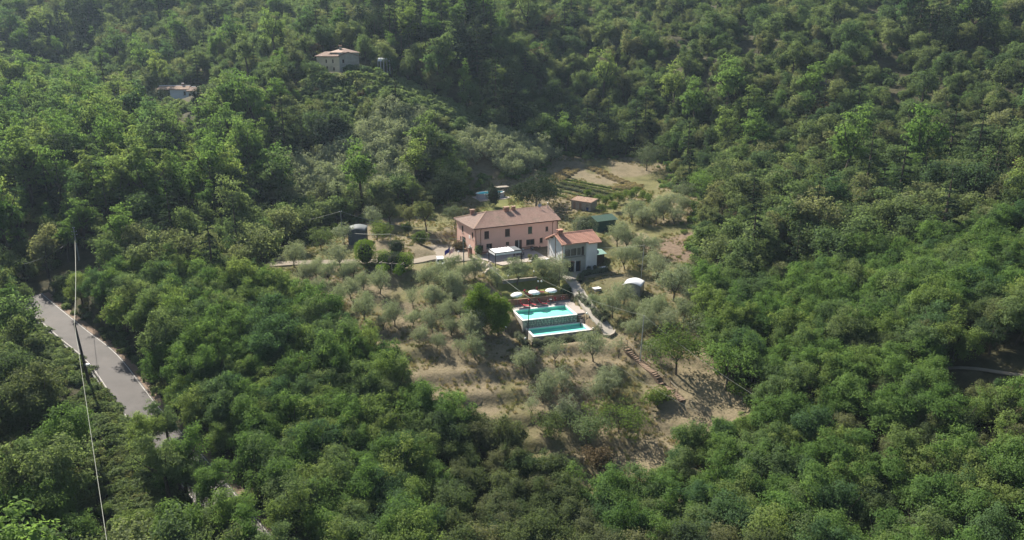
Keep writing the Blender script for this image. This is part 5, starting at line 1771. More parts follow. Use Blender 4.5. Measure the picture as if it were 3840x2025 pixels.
# ------------------------------------------------------------------ foliage kit
def unit(v):
    return v / np.maximum(np.linalg.norm(v, axis=1, keepdims=True), 1e-9)


def rand_dirs(r_, n, up=0.0):
    d = unit(r_.normal(size=(n, 3)))
    d[:, 2] += up
    return unit(d)


def leaf_arrays(r_, P, N, size, aspect=0.6, fold=0.15):
    n = len(P)
    t = unit(np.cross(N, r_.normal(size=(n, 3))))
    b = np.cross(N, t)
    s = (size * r_.uniform(0.65, 1.35, n))[:, None]
    V = np.empty((n, 4, 3))
    V[:, 0] = P - t * s * 0.5
    V[:, 1] = P + b * s * 0.5 * aspect + N * s * fold
    V[:, 2] = P + t * s * 0.5
    V[:, 3] = P - b * s * 0.5 * aspect + N * s * fold
    return V.reshape(-1, 3)


def leaf_mesh(name, V, mat, r_, extra=None):
    n = len(V) // 4
    me = np_mesh(name, V, np.arange(4 * n).reshape(-1, 4), mat)
    a = me.attributes.new('lv', 'FLOAT', 'FACE')
    a.data.foreach_set('value', r_.random(n).astype(np.float32))
    return me


def sprays(r_, C, Rl, k, per, sr, flat=0.6, up=0.35, squash=1.0, nup=0.6):
    """leaf positions and normals: lobes -> sprays -> leaves"""
    m = len(C)
    d = rand_dirs(r_, m * k, up)
    c = np.repeat(C, k, 0)
    rl = np.repeat(Rl, k)[:, None]
    s = c + d * rl * r_.uniform(0.72, 1.1, (m * k, 1)) * np.array([1, 1, squash])
    P = np.repeat(s, per, 0)
    D = np.repeat(d, per, 0)
    srr = np.repeat(sr * r_.uniform(0.6, 1.5, m * k), per)[:, None]
    off = r_.normal(size=P.shape) * srr * np.array([1, 1, flat])
    od = unit(off / np.array([1, 1, flat]))
    N = unit(od * 0.7 + D * 0.3 + np.array([0, 0, nup]) + r_.normal(size=P.shape) * 0.3)
    return P + off, N


def ellipsoid_lobes(r_, n, W, z0, z1, rmin, rmax, up=0.25, inner=0.3, subs=4):
    """lobe centres of an uneven crown: several stems' crowns of different height and reach grown together"""
    k = r_.integers(0, subs, n)
    a0 = r_.random() * 6.28
    ang = a0 + np.arange(subs) * 6.28 / max(1, subs - 1) + r_.normal(size=subs) * 0.4
    rad = W * r_.uniform(0.16, 0.30, subs)
    rad[0] = W * 0.05
    hf = r_.uniform(0.68, 0.92, subs)
    hf[r_.integers(0, subs)] = 1.0
    ww = W * r_.uniform(0.42, 0.62, subs)
    if subs == 1:
        rad[:] = 0
        hf[:] = 1
        ww[:] = W * 0.78
    d = rand_dirs(r_, n, up)
    f = r_.uniform(inner, 0.92, n)
    top = z0 + (z1 - z0) * hf[k]
    low = z0 + (z1 - z0) * r_.uniform(0, 0.25 if subs > 1 else 0.01, subs)[k]
    cz, hz = (top + low) / 2, (top - low) / 2
    C = np.c_[np.cos(ang[k]) * rad[k] + d[:, 0] * f * ww[k] / 2, np.sin(ang[k]) * rad[k] + d[:, 1] * f * ww[k] / 2, cz + d[:, 2] * f * hz]
    return C, r_.uniform(rmin, rmax, n)


def trunk_mesh(seed, H, r0, mat, split=0.35, limbs=6, spread=0.28, name='trunk', zoff=0.0):
    r_ = random.Random(seed)
    b = MB()
    hz = H * split
    bend = (r_.uniform(-0.06, 0.06) * H, r_.uniform(-0.06, 0.06) * H)
    top = Vector((bend[0], bend[1], hz))
    b.tube([(0, 0, -0.5), (bend[0] * 0.3, bend[1] * 0.3, hz * 0.45), top], [r0 * 1.25, r0, r0 * 0.8], 7)
    for i in range(limbs):
        a = 2 * math.pi * (i + r_.random() * 0.7) / limbs
        sp = H * spread * r_.uniform(0.6, 1.15)
        z1 = H * r_.uniform(0.62, 0.86)
        e = Vector((bend[0] + sp * math.cos(a), bend[1] + sp * math.sin(a), z1))
        m = top.lerp(e, 0.5) + Vector((sp * 0.12 * math.cos(a), sp * 0.12 * math.sin(a), -0.02 * H))
        b.tube([top - Vector((0, 0, hz * 0.12 * r_.random())), m, e], [r0 * 0.55, r0 * 0.35, r0 * 0.12], 5, False)
    return b.mesh(name, mat)


def tree_type(seed, H, W, mat, lobes=28, k=15, per=11, leaf=0.34, sr=0.34, bark='bark', z0=0.22, flat=0.5, aspect=0.62, up=0.25, trunk_r=None, rl=(0.15, 0.24), split=0.35, squash=0.9, nup=0.6, subs=4):
    r_ = np.random.default_rng(seed)
    C, Rl = ellipsoid_lobes(r_, lobes, W, H * z0, H, W * rl[0], W * rl[1], up, subs=subs)
    P, N = sprays(r_, C, Rl, k, per, sr, flat, 0.35, squash, nup)
    cm = leaf_mesh('crown', leaf_arrays(r_, P, N, leaf, aspect), mat, r_)
    tm = trunk_mesh(seed, H, trunk_r or H * 0.022, M[bark], split)
    return cm, tm


def conifer_type(seed, H, W, mat, tiers=13, leaf=0.35, bare=0.0):
    r_ = np.random.default_rng(seed)
    Ps, Ns = [], []
    tb = MB().tube([(0, 0, -0.5), (0, 0, H * 0.5), (0, 0, H * 0.99)], [H * 0.02, H * 0.013, 0.03], 7)
    for i in range(tiers):
        f = i / (tiers - 1)
        z = H * (0.10 + 0.86 * f)
        rad = W / 2 * (1 - f) ** 0.8 * r_.uniform(0.75, 1.1) + 0.25
        nb = max(4, int(9 * (1 - f) + 3))
        for j in range(nb):
            a = r_.random() * 6.28
            L = rad * r_.uniform(0.7, 1.12)
            e = np.array([L * math.cos(a), L * math.sin(a), -0.22 * L])
            tb.tube([(0, 0, z), (e[0] * 0.9, e[1] * 0.9, z + e[2] * 0.9)], [0.05, 0.015], 4, False)
            if bare and f > 1 - bare and r_.random() < 0.8:
                continue
            n = int(26 * L / (W / 2)) + 10
            s = np.sqrt(r_.random(n))[:, None]
            Pp = np.array([0, 0, z]) + e * s + r_.normal(size=(n, 3)) * np.array([0.28, 0.28, 0.12]) * (0.4 + L * 0.18)
            Ps.append(Pp)
            Ns.append(unit(np.array([0, 0, 1.0]) + r_.normal(size=(n, 3)) * 0.5))
    P, N = np.vstack(Ps), np.vstack(Ns)
    return leaf_mesh('crown', leaf_arrays(r_, P, N, leaf, 0.45), mat, r_), tb.mesh('trunk', M['bark'])


def blob_type(seed, H, W, mat, n=2600, leaf=0.24, aspect=0.55, power=2.2, z0=0.0, rough=0.10, lobes=0):
    """dense bush: leaves over a rounded body, with a leafy skin and lumps"""
    r_ = np.random.default_rng(seed)
    d = rand_dirs(r_, n, 0.15)
    ph = r_.random(8) * 6.28
    lump = 1 + rough * (np.sin(d[:, 0] * 5 + ph[0]) + np.sin(d[:, 1] * 6 + ph[1]) + np.sin(d[:, 2] * 5 + ph[2]) + np.sin((d[:, 0] + d[:, 1]) * 9 + ph[3]) * 0.6)
    k = (np.abs(d) ** power).sum(1) ** (-1 / power)
    rr = r_.uniform(0.80, 1.03, n) * lump * k
    P = d * rr[:, None] * np.array([W / 2, W / 2, H * (1 - z0) / 2]) + np.array([0, 0, H * z0 + H * (1 - z0) / 2])
    P[:, 2] = np.maximum(P[:, 2], 0.03)
    N = unit(d * 0.9 + np.array([0, 0, 0.35]) + r_.normal(size=P.shape) * 0.45)
    return leaf_mesh('foliage', leaf_arrays(r_, P, N, leaf, aspect), mat, r_)


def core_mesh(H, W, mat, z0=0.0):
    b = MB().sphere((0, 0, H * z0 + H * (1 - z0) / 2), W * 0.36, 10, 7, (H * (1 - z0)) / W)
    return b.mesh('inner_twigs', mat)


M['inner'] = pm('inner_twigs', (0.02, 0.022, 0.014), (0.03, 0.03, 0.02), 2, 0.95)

ROB = [tree_type(100 + i, 9.0, 7.6, M['leaf_robinia'], 44, 5, 44, 0.26, 0.36, z0=0.10, flat=0.65, rl=(0.09, 0.15)) for i in range(6)]
MIX = [tree_type(200 + i, 9.0, 7.0, M['leaf_mixed'], 42, 5, 44, 0.25, 0.34, z0=0.10, flat=0.8, rl=(0.09, 0.15)) for i in range(4)]
TALL = [tree_type(300 + i, 15.0, 8.0, M['leaf_robinia'], 50, 5, 40, 0.31, 0.44, z0=0.22, flat=0.4, split=0.5, rl=(0.10, 0.16)) for i in range(4)]
OLV = [tree_type(400 + i, 4.3, 4.4, M['leaf_olive'], 26, 9, 17, 0.20, 0.20, 'bark_olive', 0.08, 0.9, 0.36, 0.2, 0.10, (0.15, 0.25), 0.2, 1.0, 0.35) for i in range(6)]
OLF = [tree_type(430 + i, 4.3, 4.4, M['leaf_olive'], 24, 7, 13, 0.32, 0.22, 'bark_olive', 0.08, 0.9, 0.4, 0.2, 0.10, (0.15, 0.25), 0.2, 1.0, 0.35) for i in range(4)]
OLT = [tree_type(420 + i, 4.0, 3.5, M['leaf_olive'], 14, 8, 13, 0.19, 0.21, 'bark_olive', 0.24, 1.0, 0.36, 0.3, 0.07, (0.14, 0.24), 0.3, 1.1, 0.3) for i in range(3)]
SHR = [tree_type(450 + i, 3.6, 3.6, M['leaf_lime'], 14, 12, 10, 0.26, 0.22, 'bark', 0.12, 0.8, 0.6, 0.25, 0.07, (0.16, 0.26), 0.22) for i in range(3)]


def plant(name, types, i, p, rz, s, label, cat, group=None, sz=None):
    t = bpy.data.objects.new(name, None)
    t.location = p
    t.rotation_euler = (0, 0, rz)
    t.scale = (s, s, sz or s)
    COL.objects.link(t)
    tag(t, label, cat, group)
    cm, tm = types[i % len(types)]
    obj('crown', cm, t)
    obj('trunk', tm, t)
    return t


def unique_tree(name, cm, tm, p, label, cat='tree', rz=0.0, group=None):
    t = thing(name, label, cat, p, rz, group)
    obj('crown', cm, t)
    if tm:
        obj('trunk', tm, t)
    return t


def bush(name, u, v, W, H, mat, label, n=2400, leaf=0.22, seed=1, power=2.2, rough=0.08, cat='bush', group=None, z0=0.0, p=None, aspect=0.55):
    p = p or G(u, v)
    t = thing(name, label, cat, p, seed * 1.7, group)
    obj('foliage', blob_type(seed, H, W, mat, n, leaf, aspect, power, z0, rough), t)
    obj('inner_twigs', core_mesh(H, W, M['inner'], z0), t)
    return t


SRC = {}


def scatter(name, label, cat, P, S, RZ, VI, meshes, kind='stuff'):
    """one object of uncountable plants: instances on points"""
    me = bpy.data.meshes.new(name)
    me.vertices.add(len(P))
    me.vertices.foreach_set('co', np.asarray(P, np.float32).ravel())
    for nm, tp, dat in (('sc', 'FLOAT_VECTOR', S), ('rz', 'FLOAT_VECTOR', np.c_[np.zeros(len(P)), np.zeros(len(P)), RZ]), ('vi', 'INT', VI)):
        a = me.attributes.new(nm, tp, 'POINT')
        a.data.foreach_set('vector' if tp == 'FLOAT_VECTOR' else 'value', np.asarray(dat, np.int32 if tp == 'INT' else np.float32).ravel())
    col = bpy.data.collections.new(name + '_source')
    for k, (m_, mats) in enumerate(meshes):
        o = bpy.data.objects.new(name + '_source_%02d' % k, m_)
        col.objects.link(o)
    ng = bpy.data.node_groups.new(name, 'GeometryNodeTree')
    ng.interface.new_socket('Geometry', in_out='INPUT', socket_type='NodeSocketGeometry')
    ng.interface.new_socket('Geometry', in_out='OUTPUT', socket_type='NodeSocketGeometry')
    n, l = ng.nodes, ng.links
    gi, go = n.new('NodeGroupInput'), n.new('NodeGroupOutput')
    ci = n.new('GeometryNodeCollectionInfo')
    ci.inputs['Collection'].default_value = col
    ci.inputs['Separate Children'].default_value = True
    ci.inputs['Reset Children'].default_value = True
    ip = n.new('GeometryNodeInstanceOnPoints')
    ip.inputs['Pick Instance'].default_value = True

    def attr(nm, dt):
        a = n.new('GeometryNodeInputNamedAttribute')
        a.data_type = dt
        a.inputs['Name'].default_value = nm
        return a.outputs['Attribute']

    l.new(gi.outputs[0], ip.inputs['Points'])
    l.new(ci.outputs[0], ip.inputs['Instance'])
    l.new(attr('vi', 'INT'), ip.inputs['Instance Index'])
    e2r = n.new('FunctionNodeEulerToRotation')
    l.new(attr('rz', 'FLOAT_VECTOR'), e2r.inputs[0])
    l.new(e2r.outputs[0], ip.inputs['Rotation'])
    l.new(attr('sc', 'FLOAT_VECTOR'), ip.inputs['Scale'])
    l.new(ip.outputs[0], go.inputs[0])
    o = obj(name, me)
    md = o.modifiers.new('scatter', 'NODES')
    md.node_group = ng
    tag(o, label, cat, kind=kind)
    return o


def joined(pair, name):
    """crown and trunk of a tree type as one mesh for the far wood"""
    cm, tm = pair
    nv, nq = len(cm.vertices), len(cm.polygons)
    cv = np.empty(nv * 3, np.float32)
    cm.vertices.foreach_get('co', cv)
    tv = np.empty(len(tm.vertices) * 3, np.float32)
    tm.vertices.foreach_get('co', tv)
    me = bpy.data.meshes.new(name)
    faces = [tuple(range(4 * i, 4 * i + 4)) for i in range(nq)] + [tuple(j + nv for j in p.vertices) for p in tm.polygons]
    me.from_pydata(np.vstack([cv.reshape(-1, 3), tv.reshape(-1, 3)]).tolist(), [], faces)
    me.materials.append(cm.materials[0])
    me.materials.append(tm.materials[0])
    mi = np.r_[np.zeros(nq, np.int32), np.ones(len(faces) - nq, np.int32)]
    me.polygons.foreach_set('material_index', mi)
    a = me.attributes.new('lv', 'FLOAT', 'FACE')
    a.data.foreach_set('value', np.random.default_rng(nq).random(len(faces)).astype(np.float32))
    return me


# ------------------------------------------------------------------ forest
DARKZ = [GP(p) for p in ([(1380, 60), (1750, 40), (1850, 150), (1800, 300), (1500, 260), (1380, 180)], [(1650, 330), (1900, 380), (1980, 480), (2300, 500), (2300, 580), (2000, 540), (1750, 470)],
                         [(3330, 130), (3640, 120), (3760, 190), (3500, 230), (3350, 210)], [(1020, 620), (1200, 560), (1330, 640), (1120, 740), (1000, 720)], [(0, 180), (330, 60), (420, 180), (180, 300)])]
HILL_R = GP([(2150, -60), (4100, -60), (4100, 560), (3300, 420), (2600, 380), (2200, 260)])
LEFTV = GP([(-200, 1180), (-200, 420), (500, 420), (1000, 520), (1080, 700), (1040, 860), (960, 890), (520, 900), (250, 930), (-100, 1000)])

gx0, gy0 = np.meshgrid(np.arange(-330, 330, 4.4), np.arange(48, 470, 4.4))
gx0 = (gx0 + rng.uniform(-1.7, 1.7, gx0.shape) + (np.arange(gx0.shape[0]) % 2)[:, None] * 2.2).ravel()
gy0 = (gy0 + rng.uniform(-1.7, 1.7, gy0.shape)).ravel()
# the near robinia wood stands closer together
ex0, ey0 = np.meshgrid(np.arange(-80, 110, 4.4), np.arange(50, 132, 4.4))
ex0 = (ex0 + 2.2 + rng.uniform(-1.2, 1.2, ex0.shape) + (np.arange(ex0.shape[0]) % 2)[:, None] * 2.2).ravel()
ey0 = (ey0 + 2.2 + rng.uniform(-1.2, 1.2, ey0.shape)).ravel()
mid = ex0 > np.interp(ey0, ROADC[::-1, 1], ROADC[::-1, 0]) + 5
extra = np.r_[np.zeros(len(gx0), bool), np.ones(int(mid.sum()), bool)]
gx0, gy0 = np.r_[gx0, ex0[mid]], np.r_[gy0, ey0[mid]]
keep = ~inside(CLEAR, gx0, gy0)
for p in (GROVE_A, GROVE_B, VINE_A, VINE_B, HOUSE_U, HOUSE_L, DIRT_R):
    keep &= ~inside(p, gx0, gy0)
FOOT = ((np.array([at_y(1272, 268, 258).x, 258.0]), R(48), -1.5, 10, -1.5, 14.5), (np.array([at_y(640, 368, 288).x, 288.0]), R(8), -6, 13, -3, 7.5))


def in_house(x, y, m):
    r_ = np.zeros(len(x), bool)
    for o_, a_, x0, x1, y0, y1 in FOOT:
        lx_, ly_ = to_local(o_, a_, x, y)
        r_ |= (lx_ > x0 - m) & (lx_ < x1 + m) & (ly_ > y0 - m) & (ly_ < y1 + m)
    return r_


keep &= ~in_house(gx0, gy0, 3.0)
dr_, kr_ = dist_line(ROADC, gx0, gy0)
keep &= dr_ > np.where(kr_ < 44, 4.6, 3.0)
# keep the sight line to the road open on its near side
lx = gx0 - np.interp(kr_, np.arange(len(ROADC)), ROADC[:, 0])
near_side = (lx < 0) & (dr_ < 7) & (kr_ < 43)
keep &= ~near_side
gz0 = hgt(gx0, gy0)
uu, vv = project(gx0, gy0, gz0)
ut, vt = project(gx0 + 3.2, gy0, gz0 + 9.5)
blocks = (lx < 0) & (ut > 150) & (ut < 620) & (vt < np.interp(ut, [150, 215, 330, 400, 470, 525, 620], [1190, 1255, 1375, 1455, 1535, 1590, 1640])) & (kr_ < 60) & (gy0 < 135)
keep &= ~blocks
keep &= ~inside(SCRUB, gx0, gy0)
keep &= (uu > -260) & (uu < 4100) & (vv > -170) & (vv < 2500)
inS = np.zeros(len(gx0), bool)
for p in SPOTS:
    inS |= inside(p, gx0, gy0)
keep &= ~(inS & (rng.random(len(gx0)) < 0.8))
# the far wood is thinned so that its trees can be larger
far = gy0 > 215
keep &= ~(far & (rng.random(len(gx0)) < 0.12))
FX, FY, FZ = gx0[keep], gy0[keep], gz0[keep]
FU, FV = uu[keep], vv[keep]
nearw = (FY < 132) & (FX > np.interp(FY, ROADC[::-1, 1], ROADC[::-1, 0]) + 3)
nF = len(FX)
dark = np.zeros(nF, bool)
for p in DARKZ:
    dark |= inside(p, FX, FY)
lowz = inside(LOW[0], FX, FY) | inside(LOW[1], FX, FY)
hillr = inside(HILL_R, FX, FY)
leftv = inside(LEFTV, FX, FY)
zn = vnoise(FX, FY, 22, 9)
rnd = rng.random(nF)
inFrame = (FU > 0) & (FU < 3840) & (FV < 2150) & (FV > 60)
size = 1.0 / np.hypot(FY, FZ - CAMZ)
size[~inFrame] = 0
order = np.argsort(-size)
single = np.zeros(nF, bool)
single[order[:300]] = True

RD_L = np.interp(FY, ROADC[::-1, 1], ROADC[::-1, 0])


def zone_label(u, v, x, y):
    if x < np.interp(y, ROADC[::-1, 1], ROADC[::-1, 0]):
        return 'broadleaf left of road', 'wood left of the road'
    if u < 1500 and v > 1000:
        return 'broadleaf between road and olives', 'wood between road and olives'
    if v > 1500 and u < 2300:
        return 'broadleaf below olive slope', 'wood below the olive slope'
    if u >= 2300 and v > 1350:
        return 'broadleaf below stair', 'lower right wood'
    if u >= 2300:
        return 'broadleaf right of olives', 'wood right of the olives'
    return 'broadleaf in shaded valley', 'valley wood left of the drive'


# sight lines the photograph leaves open: u0, u1, lowest row seen, distance of what is seen
OPEN = [(1140, 1352, 262, 257), (1410, 1475, 240, 259), (560, 740, 372, 287), (400, 540, 1880, 100), (1780, 1915, 742, 199), (265, 335, 1010, 149), (3600, 3850, 1408, 93), (2050, 2500, 690, 215)]


def room(x, y, z, w, h):
    """the share of its full size a plant may have without standing in one of the open sight lines"""
    s = 1.0
    u, v = project(x, y, z)
    px = FPX / (y * CT + (CAMZ - z) * ST)
    for u0, u1, vb, ym in OPEN:
        if y < ym and u + w / 2 * px > u0 and u - w / 2 * px < u1:
            dd = ray(1920, vb)
            zmax = CAMZ + dd[2] / dd[1] * y
            s = min(s, max(0.0, (zmax - z) / h))
    return s


USED = set()
ONES = ['', 'one', 'two', 'three', 'four', 'five', 'six', 'seven', 'eight', 'nine', 'ten', 'eleven', 'twelve', 'thirteen', 'fourteen', 'fifteen', 'sixteen', 'seventeen', 'eighteen', 'nineteen']
TENS = ['', '', 'twenty', 'thirty', 'forty', 'fifty', 'sixty', 'seventy', 'eighty', 'ninety']


def words(n):
    n = max(1, min(99, int(round(n))))
    return ONES[n] if n < 20 else TENS[n // 10] + ('-' + ONES[n % 10] if n % 10 else '')


def place(lab, x, y, z):
    u, v = project(x, y, z)
    t = '%s, crown %s percent across, %s percent down view' % (lab, words(float(u) / 38.4), words(float(v) / 20.25))
    if t in USED:
        t += ', farther one'
    USED.add(t)
    return t


ptsF, scF, rzF, viF = [], [], [], []
far_types = []
for i in range(4):
    far_types.append(tree_type(500 + i, 8.0, 7.2, M['leaf_far'], 22, 5, 26, 0.40, 0.42, z0=0.08, flat=0.7, rl=(0.11, 0.18)))
for i in range(2):
    far_types.append(tree_type(520 + i, 8.0, 6.0, M['leaf_mixed'], 22, 5, 26, 0.38, 0.38, z0=0.08, flat=0.7, rl=(0.11, 0.18)))
for i in range(2):
    far_types.append(tree_type(530 + i, 15.0, 8.0, M['leaf_robinia'], 30, 5, 18, 0.50, 0.5, z0=0.22, flat=0.4, split=0.5, rl=(0.10, 0.17)))
for i in range(3):
    far_types.append(conifer_type(540 + i, 15.0, 6.0, M['leaf_dark'], 12, 0.55))
for i in range(2):
    far_types.append(tree_type(550 + i, 12.0, 8.0, M['leaf_dark'], 22, 10, 9, 0.52, 0.4, z0=0.1))
for i in range(1):
    far_types.append(tree_type(560 + i, 8.0, 7.0, M['leaf_brown'], 16, 9, 8, 0.5, 0.4, z0=0.12))
far_types += ROB + MIX[:2]
for k in range(nF):
    s = 0.62 + 0.62 * rnd[k] ** 1.3 + 0.35 * (zn[k] - 0.5)
    if nearw[k]:
        s = 0.66 + 0.30 * rnd[k] + 0.2 * (zn[k] - 0.5)
    rm = room(FX[k], FY[k], FZ[k], 7.0, (15.0 if leftv[k] or dark[k] else 9.0) * s * 1.1)
    if rm < 0.22:
        continue
    s *= rm
    rz = rng.random() * 6.28
    p = (FX[k], FY[k], FZ[k] - 0.1)
    if single[k]:
        lab, grp = zone_label(FU[k], FV[k], FX[k], FY[k])
        lab = ('tall ' if leftv[k] else ('dense ' if (zn[k] > 0.63 and not nearw[k]) or zn[k] > 0.76 or (FU[k] > 3100 and rnd[k] < 0.5) else 'feathery ')) + lab
        lab = place(lab, FX[k], FY[k], FZ[k] + 6 * s)
        if leftv[k] and not dark[k]:
            plant('tall_tree', TALL, int(rng.integers(4)), p, rz, s * 0.95, lab, 'tree', grp)
        elif (zn[k] > 0.63 and not nearw[k]) or (zn[k] > 0.76) or (FU[k] > 3100 and rnd[k] < 0.5):
            plant('broadleaf_tree', MIX, int(rng.integers(4)), p, rz, s * 0.95, lab, 'tree', grp)
        else:
            plant('broadleaf_tree', ROB, int(rng.integers(6)), p, rz, s, lab, 'tree', grp)
        continue
    r2 = rng.random()
    if lowz[k]:
        s *= 0.45
    if nearw[k]:
        vi = 14 + int(rng.integers(6)) if zn[k] < 0.76 else 20 + int(rng.integers(2))
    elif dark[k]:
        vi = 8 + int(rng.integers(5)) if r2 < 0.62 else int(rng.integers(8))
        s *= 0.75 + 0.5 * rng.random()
    elif leftv[k]:
        vi = 6 + int(rng.integers(2)) if r2 < 0.64 else (11 if r2 < 0.76 else (8 + int(rng.integers(3)) if r2 < 0.86 else 4))
    elif hillr[k]:
        vi = int(rng.integers(6))
        s *= 0.45 + 0.75 * r2 * r2 + 0.15 * rng.random()
        if r2 < 0.03:
            vi = 13
        if r2 < 0.20 or (zn[k] > 0.62 and r2 < 0.55):
            continue
    else:
        vi = int(rng.integers(6)) if r2 < 0.86 else (8 + int(rng.integers(3)) if r2 < 0.93 else (6 if r2 < 0.985 else 13))
        s *= 1.05
    ptsF.append(p)
    scF.append((s, s, s * rng.uniform(0.9, 1.2)))
    rzF.append(rz)
    viF.append(vi)
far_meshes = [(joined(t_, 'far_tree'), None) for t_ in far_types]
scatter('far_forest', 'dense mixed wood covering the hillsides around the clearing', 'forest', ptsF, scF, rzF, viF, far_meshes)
print('forest', nF, 'single', int(single.sum()), 'far', len(ptsF))

for u, v, s, lab in ((640, 1700, 0.55, 'thin feathery robinia leaning over the road bend'), (560, 1760, 0.62, 'feathery robinia before the road, left of the road bend'), (700, 1860, 0.66, 'feathery robinia hiding the lower road, middle one'), (800, 1960, 0.6, 'feathery robinia hiding the lower road, nearest the bottom edge'), (640, 1900, 0.7, 'tall feathery robinia on the scrub bank left of the lower road'), (940, 2190, 0.62, 'bushy robinia at the bottom edge nearest the road glimpse'), (1020, 2230, 0.6, 'bushy robinia at the bottom edge right of the road glimpse'), (905, 2040, 0.5, 'bushy robinia over the last glimpse of road'), (880, 2070, 0.62, 'feathery robinia at the bottom edge before the road'), (745, 1905, 0.5, 'small feathery robinia against the lower road'), (100, 1185, 0.5, 'dark leafy tree hiding the far end of the road'), (45, 1240, 0.62, 'dark leafy tree left of the far end of the road'), (10, 1180, 0.7, 'tall leafy tree at the left edge beside the road')):
    p = G(u, v)
    plant('robinia_tree', TALL, int(u) % 4, (p.x, p.y, p.z - 0.1), u, s, lab, 'tree', 'robinias beside the lower road')

# ------------------------------------------------------------------ olive trees
ORD = ['first', 'second', 'third', 'fourth', 'fifth', 'sixth', 'seventh', 'eighth', 'ninth', 'tenth', 'eleventh', 'twelfth', 'thirteenth', 'fourteenth', 'fifteenth', 'sixteenth', 'seventeenth', 'eighteenth', 'nineteenth', 'twentieth']
ORD += ['twenty-' + w for w in ORD[:9]]


def olives(pts, where, group, base=0.97):
    pts = sorted(pts)
    for i, q_ in enumerate(pts):
        u, v = q_[0], q_[1]
        s = (q_[2] if len(q_) > 2 else 1.0) * base
        p = G(u, v)
        s *= random.uniform(0.93, 1.1)
        thin = len(q_) > 3
        plant('olive_tree', OLT if thin else OLV, random.randrange(6), (p.x, p.y, p.z - 0.05), random.random() * 6.28, s,
              'olive tree, %s from left %s' % (ORD[i], where), 'olive tree', group)


def c4(*l):   # crop with origin 1000,1000
    return [(1000 + 0.3106 * a[0], 1000 + 0.3106 * a[1]) + tuple(a[2:]) for a in l]


def c3(*l):
    return [(1700 + 0.3106 * a[0], 1000 + 0.3106 * a[1]) + tuple(a[2:]) for a in l]


def c1(*l):
    return [(1600 + 0.3106 * a[0], 740 + 0.3106 * a[1]) + tuple(a[2:]) for a in l]


olives(c4((330, 0, 1.45), (890, 10, 1.4), (440, 190), (600, 160), (760, 185), (930, 180), (1165, 280), (1370, 330, 1.2), (620, 60, .8), (1050, 120, .9)), 'in the upper row below the drive', 'olives below the drive')
olives(c4((530, 380), (650, 380), (840, 505, 1.05), (1020, 400, 1.05), (1180, 645, 1.25), (1550, 710, 1.1), (1410, 760, .8), (1765, 730, .85), (1770, 500, 1.05, 1), (1960, 250, 1.1), (2010, 500, 1.05)), 'along the wood edge of the dry slope', 'olives along the wood edge')
olives(c4((2150, 660), (2000, 800, 1.05), (2235, 830, .9), (1840, 930, .85), (2055, 1000, .8), (2465, 870), (2310, 1060, .75, 1), (2520, 1120, 1.15)) + c3((220, 860, 1.2),), 'on the dry slope left of the laurel bushes', 'olives left of the laurels')
olives(c4((2290, 440, 1.2), (2160, 300), (2400, 200), (2340, 620, .9), (2120, 480, .9)) + c1((300, 960, 1.2), (580, 990, 1.2), (120, 1010, 1.0), (330, 1210, 1.25), (90, 1270, .9), (850, 1080, 1.05)), 'in the dense clump between the parked car and the laurels', 'olives below the car')
olives(c1((1090, 1050, 1.25), (1390, 1010, 1.2), (1600, 1075, 1.35)), 'of the three on the lawn above the parasols', 'lawn olives')
olives(c3((850, 1280), (1230, 1200, 1.15, 1), (1690, 1145, 1.25), (1990, 1105, .95, 1), (2185, 890), (2410, 1120, .85)) + [(2035, 1510, 1.35), (2110, 1470, 1.1), (2235, 1505, 1.1), (2280, 1470, 1.1), (2130, 1590, 1.1), (1990, 1560, .8, 1)], 'below the pools and around the earth stair', 'olives below the pools')
olives(c3((1920, 620, 1.2), (2060, 470, 1.1), (2160, 620, .9), (2330, 690, 1.3), (2480, 640, 1.1), (1700, 520, .7)) + [(2525, 1130, 1.7), (2460, 1050, 1.2), (2450, 1015, 1.3), (2560, 1090, 1.1), (2420, 1250, 1.05), (2500, 1250, 1.2), (2560, 1210, 1.2), (2600, 1160, 1.2)], 'on the bank around the white barrel shed', 'olives around the barrel shed')
olives(c1((2300, 590, 1.35), (2420, 640, 1.2), (2390, 870, 1.2), (2500, 800, 1.0), (2560, 700, 1.1)) + [(2440, 960, 1.1)], 'beside the mint roofed lean-to', 'olives by the lean-to')
olives([(2370, 835, 1.4), (2410, 850, 1.3), (2460, 840, 1.4), (2490, 825, 1.7), (2530, 840, 1.2), (2560, 800, 1.2), (2400, 815, 1.1)], 'in the row behind the dark green shed', 'olives behind the green shed')


PC = np.array(tuple(G(1850, 730)))[:2] + np.array([-0.5, 2.0])


def shades_pool(q_):
    v_ = np.asarray(q_) - PC
    al_ = v_[0] * SUN_AZ.x + v_[1] * SUN_AZ.y
    return -2 < al_ < 13 and abs(v_[0] * SUN_AZ.y - v_[1] * SUN_AZ.x) < 7.5


def grove(poly, n, where, group, smin, smax, seed):
    r_ = np.random.default_rng(seed)
    lo_, hi_ = poly.min(0), poly.max(0)
    P = []
    tries = 0
    while len(P) < n and tries < 6000:
        tries += 1
        q_ = r_.uniform(lo_, hi_)
        if inside(poly, np.array([q_[0]]), np.array([q_[1]]))[0] and all(np.hypot(*(q_ - o_)) > 3.6 for o_ in P) and room(q_[0], q_[1], float(hgt(*q_)), 5, 6.0) > 0.9 and not shades_pool(q_):
            P.append(q_)
    P.sort(key=lambda a: a[0] / a[1])
    for q_ in P:
        plant('olive_tree', OLF, int(r_.integers(4)), (q_[0], q_[1], float(hgt(*q_)) - 0.05), r_.random() * 6.28, r_.uniform(smin, smax), place(where, q_[0], q_[1], float(hgt(*q_)) + 3.5), 'olive tree', group)


grove(GROVE_A, 70, 'olive tree in crowded grove', 'old olive grove on the slope', 1.3, 1.9, 5)
grove(GROVE_B, 42, 'olive tree above small pool', 'olive grove above the small pool', 1.2, 1.6, 6)

